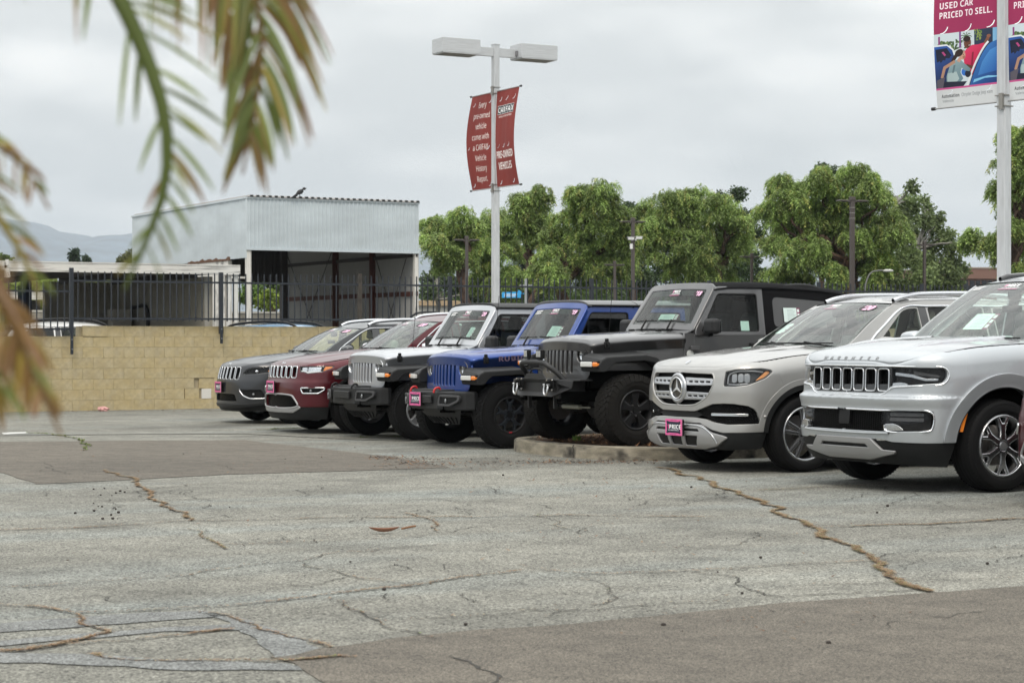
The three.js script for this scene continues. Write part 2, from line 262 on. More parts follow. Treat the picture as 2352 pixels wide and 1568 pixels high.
const CR = [
  [[[1510, 1075], [1560, 1085], [1640, 1110], [1700, 1132], [1740, 1150], [1820, 1192], [1870, 1212], [1960, 1255], [2010, 1285], [2036, 1325], [2080, 1345], [2140, 1360]], 0.05, 1500, 0.10, 'straw filling the long diagonal crack before the white SUV'],
  [[[-60, 1222], [100, 1216], [260, 1208], [440, 1197], [700, 1192], [960, 1189], [1200, 1187], [1400, 1186], [1560, 1188], [1640, 1188]], 0.022, 330, 0.0, 'thin straw line along the crack crossing the middle of the lot'],
  [[[240, 1080], [300, 1108], [350, 1130], [384, 1157], [424, 1186], [440, 1197]], 0.04, 1100, 0.04, 'straw in the short crack leaving the far dark patch'],
  [[[1880, 1212], [2000, 1208], [2150, 1205], [2280, 1196], [2400, 1190]], 0.03, 700, 0.03, 'straw in the crack running right below the white SUV'],
  [[[-60, 1388], [0, 1391], [90, 1396], [170, 1410], [400, 1400], [560, 1390], [720, 1372], [830, 1358], [960, 1345], [1130, 1320], [1200, 1312]], 0.02, 330, 0.0, 'reddish straw in the crack across the lower left of the lot'],
  [[[172, 1410], [184, 1428], [190, 1438], [255, 1454], [190, 1470], [130, 1483], [60, 1495], [-60, 1503]], 0.03, 640, 0.0, 'straw in the forked crack over the worn grey paint'],
  [[[130, 1483], [300, 1474], [420, 1460], [540, 1448]], 0.018, 380, 0.0],
  [[[210, 1503], [290, 1518], [420, 1520], [560, 1519], [690, 1518], [820, 1510]], 0.02, 650, 0.05, 'straw in the crack at the corner of the near dark patch'],
  [[[-60, 1352], [200, 1338], [420, 1325], [560, 1300], [680, 1290], [740, 1275], [880, 1262], [1020, 1250]], 0.014, 60, 0.0],
  [[[680, 1290], [760, 1310], [830, 1330], [930, 1342], [1060, 1330]], 0.014, 40, 0.1],
  [[[760, 1375], [800, 1400], [850, 1420], [880, 1440], [960, 1455], [1000, 1470]], 0.016, 50, 0.1],
  [[[880, 1427], [1000, 1420], [1180, 1410], [1260, 1400], [1330, 1405], [1500, 1390], [1700, 1385]], 0.014, 20, 0],
  [[[1190, 1298], [1250, 1310], [1400, 1320], [1550, 1315], [1690, 1308], [1800, 1298], [1990, 1290]], 0.014, 120, 0],
  [[[1590, 1312], [1690, 1326], [1712, 1350], [1760, 1368], [1800, 1372], [1950, 1365], [2180, 1352]], 0.02, 10, 0.2],
  [[[1250, 1420], [1290, 1405], [1350, 1395], [1420, 1375], [1400, 1352], [1330, 1330]], 0.012, 30, 0.1],
  [[[450, 1405], [520, 1415], [590, 1440], [660, 1465], [760, 1490]], 0.018, 330, 0.0, 'straw in the slanting crack beside the grey paint corner'],
  [[[430, 1215], [466, 1225], [486, 1245], [520, 1262]], 0.012, 260, 0.2],
  [[[930, 1180], [980, 1192], [990, 1212], [1004, 1222]], 0.014, 420, 0.0],
  [[[1030, 1508], [1080, 1522], [1096, 1538], [1140, 1550], [1128, 1575], [1150, 1600]], 0.03, 6, 0.1],
  [[[330, 1120], [560, 1106], [800, 1098], [1130, 1080], [1300, 1078]], 0.010, 50, 0.1],
  [[[100, 1062], [120, 1078], [165, 1090]], 0.016, 0, 0], [[430, 1060], [455, 1066], [500, 1072], [530, 1082]].length ? [[[480, 1065], [520, 1072], [560, 1082]], 0.012, 0, 0] : null,
  [[[60, 995], [120, 1000], [180, 1010], [196, 1022], [188, 1036]], 0.03, 420, 0.8, 'weedy crack at the back of the far dark patch'],
  [[[2000, 1262], [2150, 1268], [2380, 1250]], 0.010, 10, 0], [[[1780, 1350], [2000, 1342], [2380, 1328]], 0.012, 30, 0],
  [[[1740, 1127], [1885, 1119], [1990, 1118]], 0.02, 420, 0.3, 'weeds and straw in the joint in front of the white SUV'],
  [[[1340, 1350], [1500, 1345], [1700, 1346]], 0.008, 0, 0], [[[1250, 1240], [1400, 1232], [1620, 1215]], 0.008, 20, 0], [[[560, 1012], [670, 1011], [745, 1010]], 0.02, 380, 0.05, 'straw strip behind the far dark patch'],
  [[[590, 989], [640, 986], [694, 984]], 0.03, 900, 0.85, 'green weeds in the joint before the dark red SUV'], [[[826, 1006], [880, 1004], [930, 1004]], 0.03, 700, 0.8, 'green weeds in the joint before the silver off-roader'],
  [[[1240, 1180], [1300, 1215], [1350, 1222]], 0.010, 60, 0.1], [[[300, 1260], [640, 1248], [900, 1236], [1200, 1222], [1420, 1204]], 0.008, 30, 0], [[[1500, 1260], [1700, 1252], [1830, 1228]], 0.008, 20, 0],
].filter(Boolean);
CR.forEach((c, i) => {
  const p = wander(c[0], 0.22, 300 + i), r = rng(500 + i);
  mesh('crack', ribbon(p, c[1] * 0.75, 0.0065, r), crackMat, lotThing);
  if (c[2] > 0) { const m = mesh(c[3] > 0.5 ? 'weeds' : 'dry_grass', blades(straw(p, c[2] * (i ? 0.6 : 0.8), c[1] * (i ? 0.4 : 0.5), c[3], 900 + i, c[3] > 0.5 ? 1.4 : 0.16)), strawMat, c[4] ? scene : lotThing); if (c[4]) tag(m, c[4], c[3] > 0.5 ? 'weeds' : 'dry grass', null, 'stuff'); else m.userData.kind = 'stuff'; }
});
// hairline net of cracks
{
  const list = [], r = rng(91);
  for (let i = 0; i < 84; i++) { const x = r() * 2500 - 60, y = 1130 + r() * r() * 400, dx = (r() - 0.3) * 420, pts = [[x, y], [x + dx * 0.5, y + (r() - 0.6) * 26], [x + dx, y + (r() - 0.65) * 40]]; list.push(ribbon(wander(pts, 0.35, 700 + i), 0.009, 0.0058, r)); }
  mesh('hairline_cracks', list, crackMat, lotThing).userData.kind = 'stuff';
}
// leaf litter, pebbles, seed pods
{
  const r = rng(5), out = [], C = [[0.09, 0.045, 0.025], [0.16, 0.08, 0.04], [0.03, 0.022, 0.018], [0.22, 0.14, 0.08]];
  const drop = (x, y, n, sx, sy, s) => { for (let i = 0; i < n; i++) { const p = gp(x + (r() + r() - 1) * sx, y + (r() + r() - 1) * sy); out.push([p.x, 0.008, p.z, s * (0.5 + r()), s * 0.22, r() * 6.28, r() * 0.3, C[Math.floor(r() * 4)]]); } };
  drop(960, 1062, 260, 110, 16, 0.05); drop(1120, 1066, 160, 160, 14, 0.045); drop(1350, 1062, 420, 240, 6, 0.05); drop(880, 1052, 90, 60, 6, 0.05); drop(540, 1060, 80, 480, 40, 0.04); drop(1200, 1240, 130, 1200, 150, 0.035); drop(1350, 1110, 80, 420, 40, 0.045); drop(1800, 1420, 40, 600, 60, 0.03); drop(280, 944, 160, 420, 3, 0.06); drop(520, 936, 90, 40, 3, 0.07);
  tag(mesh('leaf_litter', blades(out), strawMat), 'small dry leaves and bits scattered over the asphalt', 'leaf litter', null, 'stuff');
  const peb = []; for (let i = 0; i < 34; i++) { const a = i < 18 ? [210 + r() * 90, 1118 + r() * 90] : [r() * 2352, 1080 + r() * 420], p = gp(...a), g = new THREE.IcosahedronGeometry(0.006 + r() * 0.008, 1); g.scale(1, 0.7, 1.2); g.translate(p.x, 0.008, p.z); peb.push(g); }
  tag(mesh('seed_pods', peb, std(0.035, 0.028, 0.024, 0.9)), 'tiny dark seed pods dotted over the asphalt', 'seed pods', null, 'stuff');
}
{ // curled palm husk on the asphalt
  const p = gp(882, 1226), g = grid((u, v) => { const t = u * 2 - 1, w = 0.035 * (1 - t * t * 0.8), a = (v - 0.5) * 2.6; return V(t * 0.105, 0.010 + 0.03 * t * t + w * (1 - Math.cos(a)), Math.sin(a) * w); }, 16, 8);
  const h = thing('palm_husk', 'small curled brown husk lying on the asphalt', 'husk', [p.x, 0.004, p.z], 0.15); mesh('husk_shell', g, std(0.25, 0.12, 0.075, 0.85, { side: THREE.DoubleSide }), h); mesh('stub', tube([V(0.12, 0.03, 0), V(0.19, 0.045, 0.01), V(0.22, 0.05, 0.015)], 0.007), std(0.2, 0.1, 0.05, 0.9), h);
  const q = gp(236, 944), pk = thing('crumpled_paper', 'crumpled pink paper on the ground against the block wall', 'paper', [q.x, 0, q.z]);
  const ig = new THREE.IcosahedronGeometry(0.07, 2), ip = ig.attributes.position; for (let i = 0; i < ip.count; i++) { const s = 0.7 + 0.5 * hash(Math.round(ip.getX(i) * 900), Math.round(ip.getY(i) * 900 + ip.getZ(i) * 533), 3); ip.setXYZ(i, ip.getX(i) * s * 1.5, ip.getY(i) * s * 0.7 + 0.04, ip.getZ(i) * s); } ig.computeVertexNormals(); mesh('wad', ig, std(0.6, 0.33, 0.31, 0.8), pk);
}

// ---------------------------------------------------------------- raised kerb island
const ISL = { a0: -22.3, a1: -19.1, b0: 11.72, b1: 19.5 };
{
  const outline = (e, rr) => rp([[ISL.a0 + e, ISL.b1 - e, 0.1], [ISL.a0 + e, ISL.b0 + e, rr], [ISL.a1 - e, ISL.b0 + e, rr], [ISL.a1 - e, ISL.b1 - e, 0.1]], rr, 14);
  const isl = thing('kerb_island', 'raised concrete kerb island with cracked rounded nose under the grey off-roader', 'kerb island'); isl.userData.kind = 'structure';
  const conc = new THREE.MeshStandardMaterial({ color: lin(0.52, 0.49, 0.43), map: tex(1024, 256, (u, v, i, j) => { const n = fbm(u * 40, v * 10, 40, 5, 8), st = fbm(u * 24, v * 3, 24, 4, 50), f = hash(i, j, 2), dk = st > 0.6 ? (st - 0.6) * 1.8 : 0; const k = 0.50 + n * 0.42 + (f - 0.5) * 0.1 - dk; return [k, k * 0.975, k * (0.89 + 0.06 * st)]; }, { srgb: true }), bumpMap: rep(grain, 5), bumpScale: 0.006, roughness: 0.92 });
  const toLot = (u, v, o) => lot(u, v, o || 0), o1 = outline(0, 1.25);
  // kerb: side wall, rounded shoulder, flat top, inner side
  const rows = [[0, 0], [0.004, 0.125], [0.012, 0.142], [0.03, 0.15], [0.15, 0.15], [0.152, 0.10]].map(([e, y]) => insetPoly(o1, e).map(p => lot(p[0], p[1], y)));
  const N = o1.length, pos = [], uv = [], idx = []; let len = [0]; for (let i = 1; i <= N; i++) len.push(len[i - 1] + rows[0][i % N].distanceTo(rows[0][i - 1]));
  rows.forEach((r, k) => { for (let i = 0; i <= N; i++) { const p = r[i % N]; pos.push(p.x, p.y, p.z); uv.push(len[i] / 6, k * 0.2); } });
  for (let k = 0; k < rows.length - 1; k++) for (let i = 0; i < N; i++) { const a = k * (N + 1) + i, b = a + 1, c = a + N + 1; idx.push(a, c, b, b, c, c + 1); }
  const g = new THREE.BufferGeometry(); g.setAttribute('position', new THREE.Float32BufferAttribute(pos, 3)); g.setAttribute('uv', new THREE.Float32BufferAttribute(uv, 2)); g.setIndex(idx); g.computeVertexNormals(); conc.side = THREE.DoubleSide; mesh('kerb', g, conc, isl);
  const soil = panel(insetPoly(o1, 0.15), (u, v) => { const p = lot(u, v); p.y = 0.115 + 0.045 * (fbm(u * 3 + 90, v * 3 + 90, 4096, 4, 5) - 0.4); return p; }, { L: 0.09, depth: 0 }); soil.computeVertexNormals();
  mesh('soil', soil, new THREE.MeshStandardMaterial({ color: lin(0.15, 0.085, 0.05), map: rep(grain, 4), bumpMap: rep(grain, 9), bumpScale: 0.02, roughness: 1 }), isl);
  const cp = gp(1317, 1052, 0); const q = []; for (let i = 0; i < 7; i++) q.push(V(cp.x + 0.008 * Math.sin(i * 2.3), 0.008 + i * 0.0235, cp.z)); // the crack across the kerb, cut as a thin dark slot
  isl.userData.crackAt = undefined;
  mesh('kerb_crack', tube(q.map((p, i) => V(p.x, p.y, p.z + 0.012 - (i > 5 ? 0.03 : 0))), 0.006, 5), crackMat, isl);
  const r = rng(44), out = [], C = [[0.20, 0.09, 0.04], [0.12, 0.055, 0.03], [0.3, 0.17, 0.08], [0.08, 0.04, 0.025]];
  for (let i = 0; i < 5200; i++) { const a = lerp(ISL.a0 + 0.2, ISL.a1 - 0.2, r()), b = lerp(ISL.b0 + 0.2, ISL.b0 + 4.6, r() * r() * 0.6 + 0.4 * r()), p = lot(a, b); if (b < ISL.b0 + 1.1 && Math.hypot(Math.max(0, Math.abs(a - (ISL.a0 + ISL.a1) / 2) - 0.35), ISL.b0 + 1.25 - b) > 1.08) continue; out.push([p.x, 0.14 + r() * 0.012, p.z, 0.04 + r() * 0.06, 0.007, r() * 6.28, r() * 0.5, C[Math.floor(r() * 4)]]); }
  tag(mesh('bark_mulch', blades(out), strawMat), 'reddish brown leaf mulch on the kerb island', 'mulch', null, 'stuff');
  const weed = (x, y, h, n, size, label, name = 'weed') => { const c = gp(x, y, h), l = [], r = rng(x); for (let i = 0; i < n; i++) { const k = 0.6 + r() * 0.8, hd = r() * 6.28, rr = Math.sqrt(r()) * size * 0.55; const up = 0.5 + r() * 1.0; l.push([c.x + Math.cos(hd) * rr, h + r() * size * 0.5, c.z + Math.sin(hd) * rr, size * (0.25 + r() * 0.4), 0.006 + r() * 0.006, r() * 6.28, up, r() < 0.15 ? [0.28 * k, 0.25 * k, 0.08 * k] : [0.13 * k, 0.22 * k, 0.05 * k]]); } tag(mesh(name, blades(l), strawMat), label, 'weed'); };
  weed(1422, 1006, 0.14, 420, 0.2, 'tallest green weed growing between the front tyres of the grey off-roader', 'weed'); weed(1325, 1013, 0.14, 120, 0.09, 'low weed at the rounded end of the kerb island', 'weed');
  weed(1415, 1046, 0.0, 320, 0.12, 'bushy green weed growing at the foot of the kerb right of its crack'); weed(1390, 1047, 0.0, 70, 0.07, 'small weed tuft just right of the kerb crack'); weed(1505, 1051, 0.0, 90, 0.08, 'small weed at the kerb foot close to the beige SUV bumper'); weed(1535, 1052, 0, 60, 0.06, 'yellowing weed at the kerb foot under the beige SUV bumper'); weed(1338, 1047, 0, 60, 0.06, 'tiny weed at the kerb foot left of the kerb crack'); weed(1790, 1046, 0, 240, 0.1, 'weed patch at the kerb behind the beige SUV wheels'); weed(1450, 1011, 0.14, 90, 0.1, 'weed on the mulch behind the near front tyre of the grey off-roader');
}
// ---------------------------------------------------------------- block wall and steel fence
const AW = -37.7;
const blockTex = tex(512, 512, (u, v, i, j) => { const n = fbm(u * 14, v * 14, 14, 5, 5), d = fbm(u * 5, v * 3, 5, 4, 23), f = hash(i, j, 6); const k = 0.86 + (n - 0.5) * 0.15 + (f - 0.5) * 0.08; return [k, k * (0.985 + (d - 0.5) * 0.04), k * (0.93 + (d - 0.5) * 0.16)]; }, { srgb: true });
const blockMats = [0, 1, 2, 3, 4].map(i => new THREE.MeshStandardMaterial({ color: [lin(0.615, 0.525, 0.355), lin(0.60, 0.515, 0.35), lin(0.625, 0.535, 0.36), lin(0.605, 0.52, 0.36), lin(0.585, 0.505, 0.35)][i], map: rep(blockTex, 1.3), bumpMap: rep(grain, 3), bumpScale: 0.005, roughness: 0.93 }));
const wall = thing('block_wall', 'long yellow concrete block wall under the steel fence', 'wall'); wall.userData.kind = 'structure';
{
  const r = rng(8), toW = (b, y, o = 0) => { const p = lot(AW + o, b); p.y = y; return p; };
  mesh('mortar', (() => { const g = [], f = (b0, b1, h) => { const q = box(b1 - b0, h, 0.17, 0, h / 2, 0); q.rotateY(Math.atan2(RX, RZ)); q.translate(...lot(AW - 0.1, (b0 + b1) / 2).toArray()); return q; }; g.push(f(-6, 11.225, 1.40), f(11.225, 45, 1.59)); return g; })(), std(0.36, 0.305, 0.205, 0.95), wall);
  const shapes = {}; const blockGeo = (w, h) => { const vr = Math.floor(r() * 6), k = w + '_' + h + '_' + vr; return shapes[k] ||= (() => { const q = box(w, h, 0.06, 0, 0, 0, 0.0025); const p = q.attributes.position, uv = q.attributes.uv; for (let i = 0; i < p.count; i++) uv.setXY(i, p.getX(i) + vr * 0.37, p.getY(i) + vr * 0.61); return q; })(); };
  const put = (b, y, w, h, o, m, tilt = 0, name = 'brick') => { const e = mesh(name, blockGeo(+w.toFixed(3), h), m, wall); e.position.copy(toW(b, y, o)); e.rotation.set(0, Math.atan2(RX, RZ), tilt, 'YXZ'); return e; };
  for (let c = 0; c < 8; c++) {
    const y = 0.015 + c * 0.2 + 0.1 - 0.02, h = 0.1975;
    for (let k = 0; k < 31; k++) {
      const b = 6.1 + k * 0.4 + (c % 2) * 0.2; if (c === 7 && b < 11.4) continue; if (c === 7 && b < 11.65) { const e = put(b + 0.03, y + 0.004, 0.47, 0.2, 0.016, blockMats[0], -0.012); e.userData.label = 'loose block at the step in the wall top'; continue; }
      if (c === 1 && b > 13.4 && b < 13.72) { put(b - 0.04, y, 0.29, h, -0.008, blockMats[2]); const e = put(b + 0.25, y - 0.005, 0.19, 0.19, 0.006, std(0.62, 0.6, 0.56, 0.9)); e.userData.label = 'pale grey replacement block low in the wall'; continue; }
      if (c === 2 && b > 13.6 && b < 13.95) { put(b + 0.06, y, 0.31, h, -0.012, blockMats[0]); continue; }
      put(b, y, 0.397, h, (r() - 0.5) * 0.004, blockMats[Math.floor(r() * 5)]);
    }
  }
}
const steel = new THREE.MeshStandardMaterial({ color: lin(0.028, 0.033, 0.042), roughness: 0.42, metalness: 0.25 });
const boltMat = std(0.35, 0.35, 0.36, 0.4, { metalness: 0.8 }), rustSteel = new THREE.MeshStandardMaterial({ color: lin(0.10, 0.085, 0.07), map: rep(soft, 3), roughness: 0.8 });
{
  const fence = thing('steel_fence', 'black steel picket fence mounted on top of the block wall', 'fence');
  const AF = AW + 0.1, ry = Math.atan2(RX, RZ), place = (m, b, y, o = 0) => { m.position.copy(lot(AF + o, b)); m.position.y = y; m.rotation.y = ry; };
  const posts = [[5.4, 2.5, 1.1], [8.3, 2.5, 1.1], [11.05, 2.68, 1.06], [14.01, 2.64, 1.26], [16.96, 2.66, 1.2], [18.99, 2.64, 1.2], [22.38, 2.64, 1.2], [25.4, 2.64, 1.2], [28.4, 2.64, 1.2], [31.4, 2.64, 1.2], [34.4, 2.64, 1.2]];
  const pk = box(0.02, 1, 0.02), cap = [];
  posts.forEach(([b, t, lo], i) => {
    const m = mesh('post', merge([box(0.072, t - 1.45, 0.072, 0, (t + 1.45) / 2, 0), box(0.05, 1.45 - lo, 0.03, 0.006, (1.45 + lo) / 2, 0.012)]), i === 4 ? rustSteel : steel, fence); place(m, b, 0, 0.03);
    for (const k of [0.1, 0.28]) place(mesh('bolt', cyl(0.011, 0.011, 0.01, 8, 0.006, lo + k, 0.032, 'z'), boltMat, fence), b, 0, 0.03);
    if (i + 1 >= posts.length) return;
    const b1 = posts[i + 1][0], dy = i < 2 ? -0.2 : 0, w = b1 - b - 0.074;
    for (const y of [1.735, 2.44]) { const q = mesh('rail', box(w, 0.036, 0.036), steel, fence); place(q, (b + b1) / 2, y + dy, 0.03); }
    const n = Math.round((b1 - b) / 0.128);
    for (let k = 1; k < n; k++) { const q = mesh('picket', pk, steel, fence); q.scale.y = 0.93; place(q, b + (b1 - b) * k / n, 2.155 + dy, 0.03); q.position.y = 1.69 + 0.465 + dy; }
  });
}

// ---------------------------------------------------------------- corrugated metal shelter
const whiteMetal = new THREE.MeshStandardMaterial({ color: lin(0.61, 0.675, 0.715), map: tex(256, 256, (u, v) => { const k = 0.86 + 0.12 * fbm(u * 3, v * 9, 9, 4, 3); return [k, k, k]; }, { srgb: true }), roughness: 0.5 });
const whitePaint = new THREE.MeshStandardMaterial({ color: lin(0.80, 0.80, 0.795), map: tex(256, 256, (u, v) => { const n = fbm(u * 8, v * 8, 8, 5, 9), k = 0.92 - (n > 0.6 ? (n - 0.6) * 1.6 : 0); return [k, k * 0.985, k * 0.96]; }, { srgb: true }), roughness: 0.6 });
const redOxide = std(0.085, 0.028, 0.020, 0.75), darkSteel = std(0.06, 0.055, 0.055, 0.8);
function corrugated(w, h, period, amp) { // faces +z, from x = 0
  const pr = []; const n = Math.round(w / period); for (let i = 0; i < n; i++) { const x = i * w / n, p = w / n; pr.push([x, 0], [x + p * 0.5, 0], [x + p * 0.62, amp], [x + p * 0.88, amp]); } pr.push([w, 0]);
  const pos = [], idx = [], uv = []; for (let i = 0; i < pr.length - 1; i++) { const [x0, z0] = pr[i], [x1, z1] = pr[i + 1], o = pos.length / 3; pos.push(x0, 0, z0, x1, 0, z1, x1, h, z1, x0, h, z0); uv.push(x0, 0, x1, 0, x1, h, x0, h); idx.push(o, o + 1, o + 2, o, o + 2, o + 3); }
  const g = new THREE.BufferGeometry(); g.setAttribute('position', new THREE.Float32BufferAttribute(pos, 3)); g.setAttribute('uv', new THREE.Float32BufferAttribute(uv.map(k => k * 0.4), 2)); g.setIndex(idx); g.computeVertexNormals(); return g;
}
whiteMetal.side = THREE.DoubleSide;
{
  // own axes: x along the front (b), y up, z towards the camera (a); origin at the front left corner
  const sh = thing('metal_shelter', 'white corrugated metal shelter with a tall open bay and flat roof', 'shelter', lot(-51.8, 20.05).toArray(), Math.atan2(RX, RZ));
  const W = 5.15, D = 9.8, B = 3.78, T = 5.17;
  mesh('front_panel', corrugated(W, T - B, 0.116, 0.022).translate(0, B, 0), whiteMetal, sh);
  const sideL = corrugated(D, T - 3.53, 0.116, 0.022); sideL.rotateY(-Math.PI / 2); sideL.translate(0, 3.53, -D); mesh('side_panel', sideL, whiteMetal, sh);
  const sideR = corrugated(D, T, 0.116, 0.022); sideR.rotateY(Math.PI / 2); sideR.translate(W, 0, 0); mesh('side_panel', sideR, whiteMetal, sh);
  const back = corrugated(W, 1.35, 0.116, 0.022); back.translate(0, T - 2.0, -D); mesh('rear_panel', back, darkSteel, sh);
  // roof deck whose ribs show at the eave
  const prof = [], n = 29, p = W / n; for (let i = 0; i < n; i++) { const x = i * p; prof.push([x, 0], [x + p * 0.35, 0], [x + p * 0.45, 0.045], [x + p * 0.85, 0.045], [x + p * 0.95, 0]); } prof.push([W, 0]);
  const bot = prof.slice().reverse().map(q => [q[0], q[1] - 0.012]); const rg = extrude([...prof, ...bot], D + 0.08, 0); rg.translate(0, T + 0.012, -D); mesh('roof', rg, std(0.34, 0.33, 0.32, 0.6), sh);
  mesh('eave_trim', [box(W + 0.02, 0.05, 0.03, W / 2, T - 0.02, 0.03), box(W + 0.02, 0.06, 0.05, W / 2, B - 0.01, 0.012), box(0.03, 0.05, D, -0.03, T - 0.02, -D / 2)], whiteMetal, sh);
  mesh('closure_strip', Array.from({ length: n }, (_, i) => box(p * 0.5, 0.04, 0.02, (i + 0.65) * p, T + 0.034, 0.07)), std(0.02, 0.02, 0.02, 0.9), sh);
  for (const [x, w] of [[0.07, 0.13], [W - 0.06, 0.12]]) mesh('column', box(w, B, 0.12, x, B / 2, -0.07), whitePaint, sh);
  for (const z of [-2.9, -5.6]) mesh('column', [box(0.03, T, 0.2, W - 0.05, T / 2, z), box(0.16, T, 0.03, W - 0.12, T / 2, z)], redOxide, sh);
  mesh('column', box(0.2, T, 0.2, W - 0.15, T / 2, -D + 0.15), darkSteel, sh);
  mesh('girt', box(0.06, 0.13, D, W - 0.06, 2.62, -D / 2), redOxide, sh); mesh('girt', box(0.06, 0.1, D, W - 0.06, 3.7, -D / 2), darkSteel, sh);
  for (const [z0, z1] of [[-0.2, -2.8], [-5.7, -9.4]]) { mesh('brace_rod', [bar(V(W - 0.15, 0.2, z0), V(W - 0.15, B + 0.3, z1), 0.014), bar(V(W - 0.15, 0.2, z1), V(W - 0.15, B + 0.3, z0), 0.014)], darkSteel, sh); }
  for (const z of [-0.12, -3.2, -6.4, -9.7]) mesh('rafter', box(W - 0.1, 0.2, 0.1, W / 2, T - 0.14, z), darkSteel, sh);
  for (const x of [1.2, 2.5, 3.8]) mesh('purlin', box(0.06, 0.12, D - 0.2, x, T - 0.31, -D / 2), darkSteel, sh);
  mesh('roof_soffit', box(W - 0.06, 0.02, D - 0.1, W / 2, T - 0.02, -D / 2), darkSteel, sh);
  mesh('inner_shade_skin', (() => { const g = corrugated(D - 0.2, T - 0.3, 0.116, 0.012); g.rotateY(-Math.PI / 2); g.translate(W - 0.035, 0.02, -D + 0.1); return g; })(), std(0.33, 0.33, 0.325, 0.8, { side: THREE.DoubleSide }), sh);  // added skin over the bay wall; its dull grey stands for the indoor shade
  { const lw = thing('boundary_wall', 'low beige wall behind the metal shelter', 'wall', lot(-64.5, 22).toArray(), Math.atan2(RX, RZ)); lw.userData.kind = 'structure'; mesh('wall_face', box(16, 2.2, 0.2, 0, 1.1, 0), std(0.50, 0.47, 0.40, 0.9, { map: rep(grain, 3) }), lw); mesh('wall_cap', box(16, 0.06, 0.26, 0, 2.23, 0), std(0.5, 0.48, 0.43, 0.9), lw); }
  // rust-bitten lower edge and a stub wall on the left side
  const r = rng(3), jag = []; for (let i = 0; i <= 22; i++) jag.push([i * 0.155, 0.05 + (r() > 0.45 ? r() * 0.07 : 0)]); for (let i = 22; i >= 0; i--) jag.push([i * 0.155, 0]);
  const jg = extrude(jag, 0.025); jg.rotateY(-Math.PI / 2); jg.translate(-0.01, 3.5, -4.6); mesh('rusted_edge', jg, std(0.12, 0.06, 0.035, 0.95), sh);
  mesh('stub_wall', box(0.12, 3.5, 3.4, 0.05, 1.75, -3.1), whitePaint, sh); mesh('conduit', [box(0.5, 0.05, 0.05, -0.25, 3.0, -0.1)], whitePaint, sh);
}
// ---------------------------------------------------------------- white carport in front of it
const rendered = new THREE.MeshStandardMaterial({ color: lin(0.44, 0.43, 0.42), map: rep(blockTex, 0.4), roughness: 0.95 });
{
  const o = lot(-44.8, 17.17), cp = thing('carport', 'long white flat-roofed carport with a grey end wall behind the fence', 'carport', o.toArray(), Math.atan2(RX, RZ)); // x along b, left is negative
  mesh('fascia', box(5.45, 0.19, 0.05, -2.72, 2.93, 0, 0.006), whitePaint, cp); mesh('fascia', box(9, 0.2, 0.05, -10.0, 2.96, 0.01, 0.006), whitePaint, cp);
  mesh('fascia_bracket', [box(0.07, 0.13, 0.03, -5.44, 3.03, 0.045), box(0.12, 0.2, 0.05, -5.44, 2.80, 0.03)], whitePaint, cp);
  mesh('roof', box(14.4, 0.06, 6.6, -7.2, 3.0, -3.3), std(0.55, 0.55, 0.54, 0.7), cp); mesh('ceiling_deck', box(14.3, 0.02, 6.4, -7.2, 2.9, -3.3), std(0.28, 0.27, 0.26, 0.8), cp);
  mesh('roof_edge', box(14.4, 0.03, 0.07, -7.2, 3.05, 0.0), whitePaint, cp);
  for (const [x, w] of [[-0.06, 0.1], [-0.24, 0.12], [-0.42, 0.09]]) mesh('post', box(w, 2.83, 0.1, x, 1.415, -0.12), whitePaint, cp);
  for (const x of [-5.6, -11]) mesh('post', box(0.1, 2.83, 0.1, x, 1.415, -0.25), whitePaint, cp);
  for (const x of [-7.4, -3.6]) mesh('post', box(0.22, 2.83, 0.22, x, 1.415, -5.2), std(0.025, 0.035, 0.06, 0.6), cp);
  mesh('end_wall', box(0.2, 2.8, 5.9, -0.62, 1.4, -3.35), rendered, cp); mesh('rear_wall', box(2.2, 2.8, 0.2, -1.7, 1.4, -6.5), rendered, cp);
  mesh('wall_pipe', tube([V(-0.76, 0, -4.4), V(-0.76, 2.0, -4.4), V(-0.76, 2.15, -4.5), V(-0.76, 2.15, -5.6)], 0.05), std(0.02, 0.02, 0.022, 0.6), cp);
  mesh('cabinet', box(0.5, 2.1, 0.4, -1.1, 1.05, -5.6, 0.01), std(0.42, 0.4, 0.36, 0.8), cp);
  for (const x of [-1.0, -2.4, -3.8]) mesh('beam', box(0.08, 0.14, 6.2, x, 2.82, -3.3), darkSteel, cp);
  const info = mesh('notice_board', [box(0.2, 0.7, 0.03, -3.75, 2.3, -5.05)], std(0.03, 0.06, 0.13, 0.5), cp); info.userData.label = 'narrow dark blue notice hung on a carport post';
}
{ // further carport and low wall beyond
  const o = lot(-66, 15.8), f = thing('rear_carport', 'second white carport seen dimly under the first one', 'carport', o.toArray(), Math.atan2(RX, RZ));
  mesh('fascia', box(22, 0.26, 0.06, -7, 2.75, 0, 0.006), whitePaint, f); mesh('roof', box(22, 0.05, 5.4, -7, 2.82, -2.7), whitePaint, f);
  mesh('rear_wall', box(22, 2.7, 0.2, -7, 1.35, -5.2), std(0.09, 0.085, 0.08, 0.9), f); for (let i = 0; i < 7; i++) mesh('post', box(0.12, 2.62, 0.12, 3 - i * 3.3, 1.31, -0.3), whitePaint, f);
}
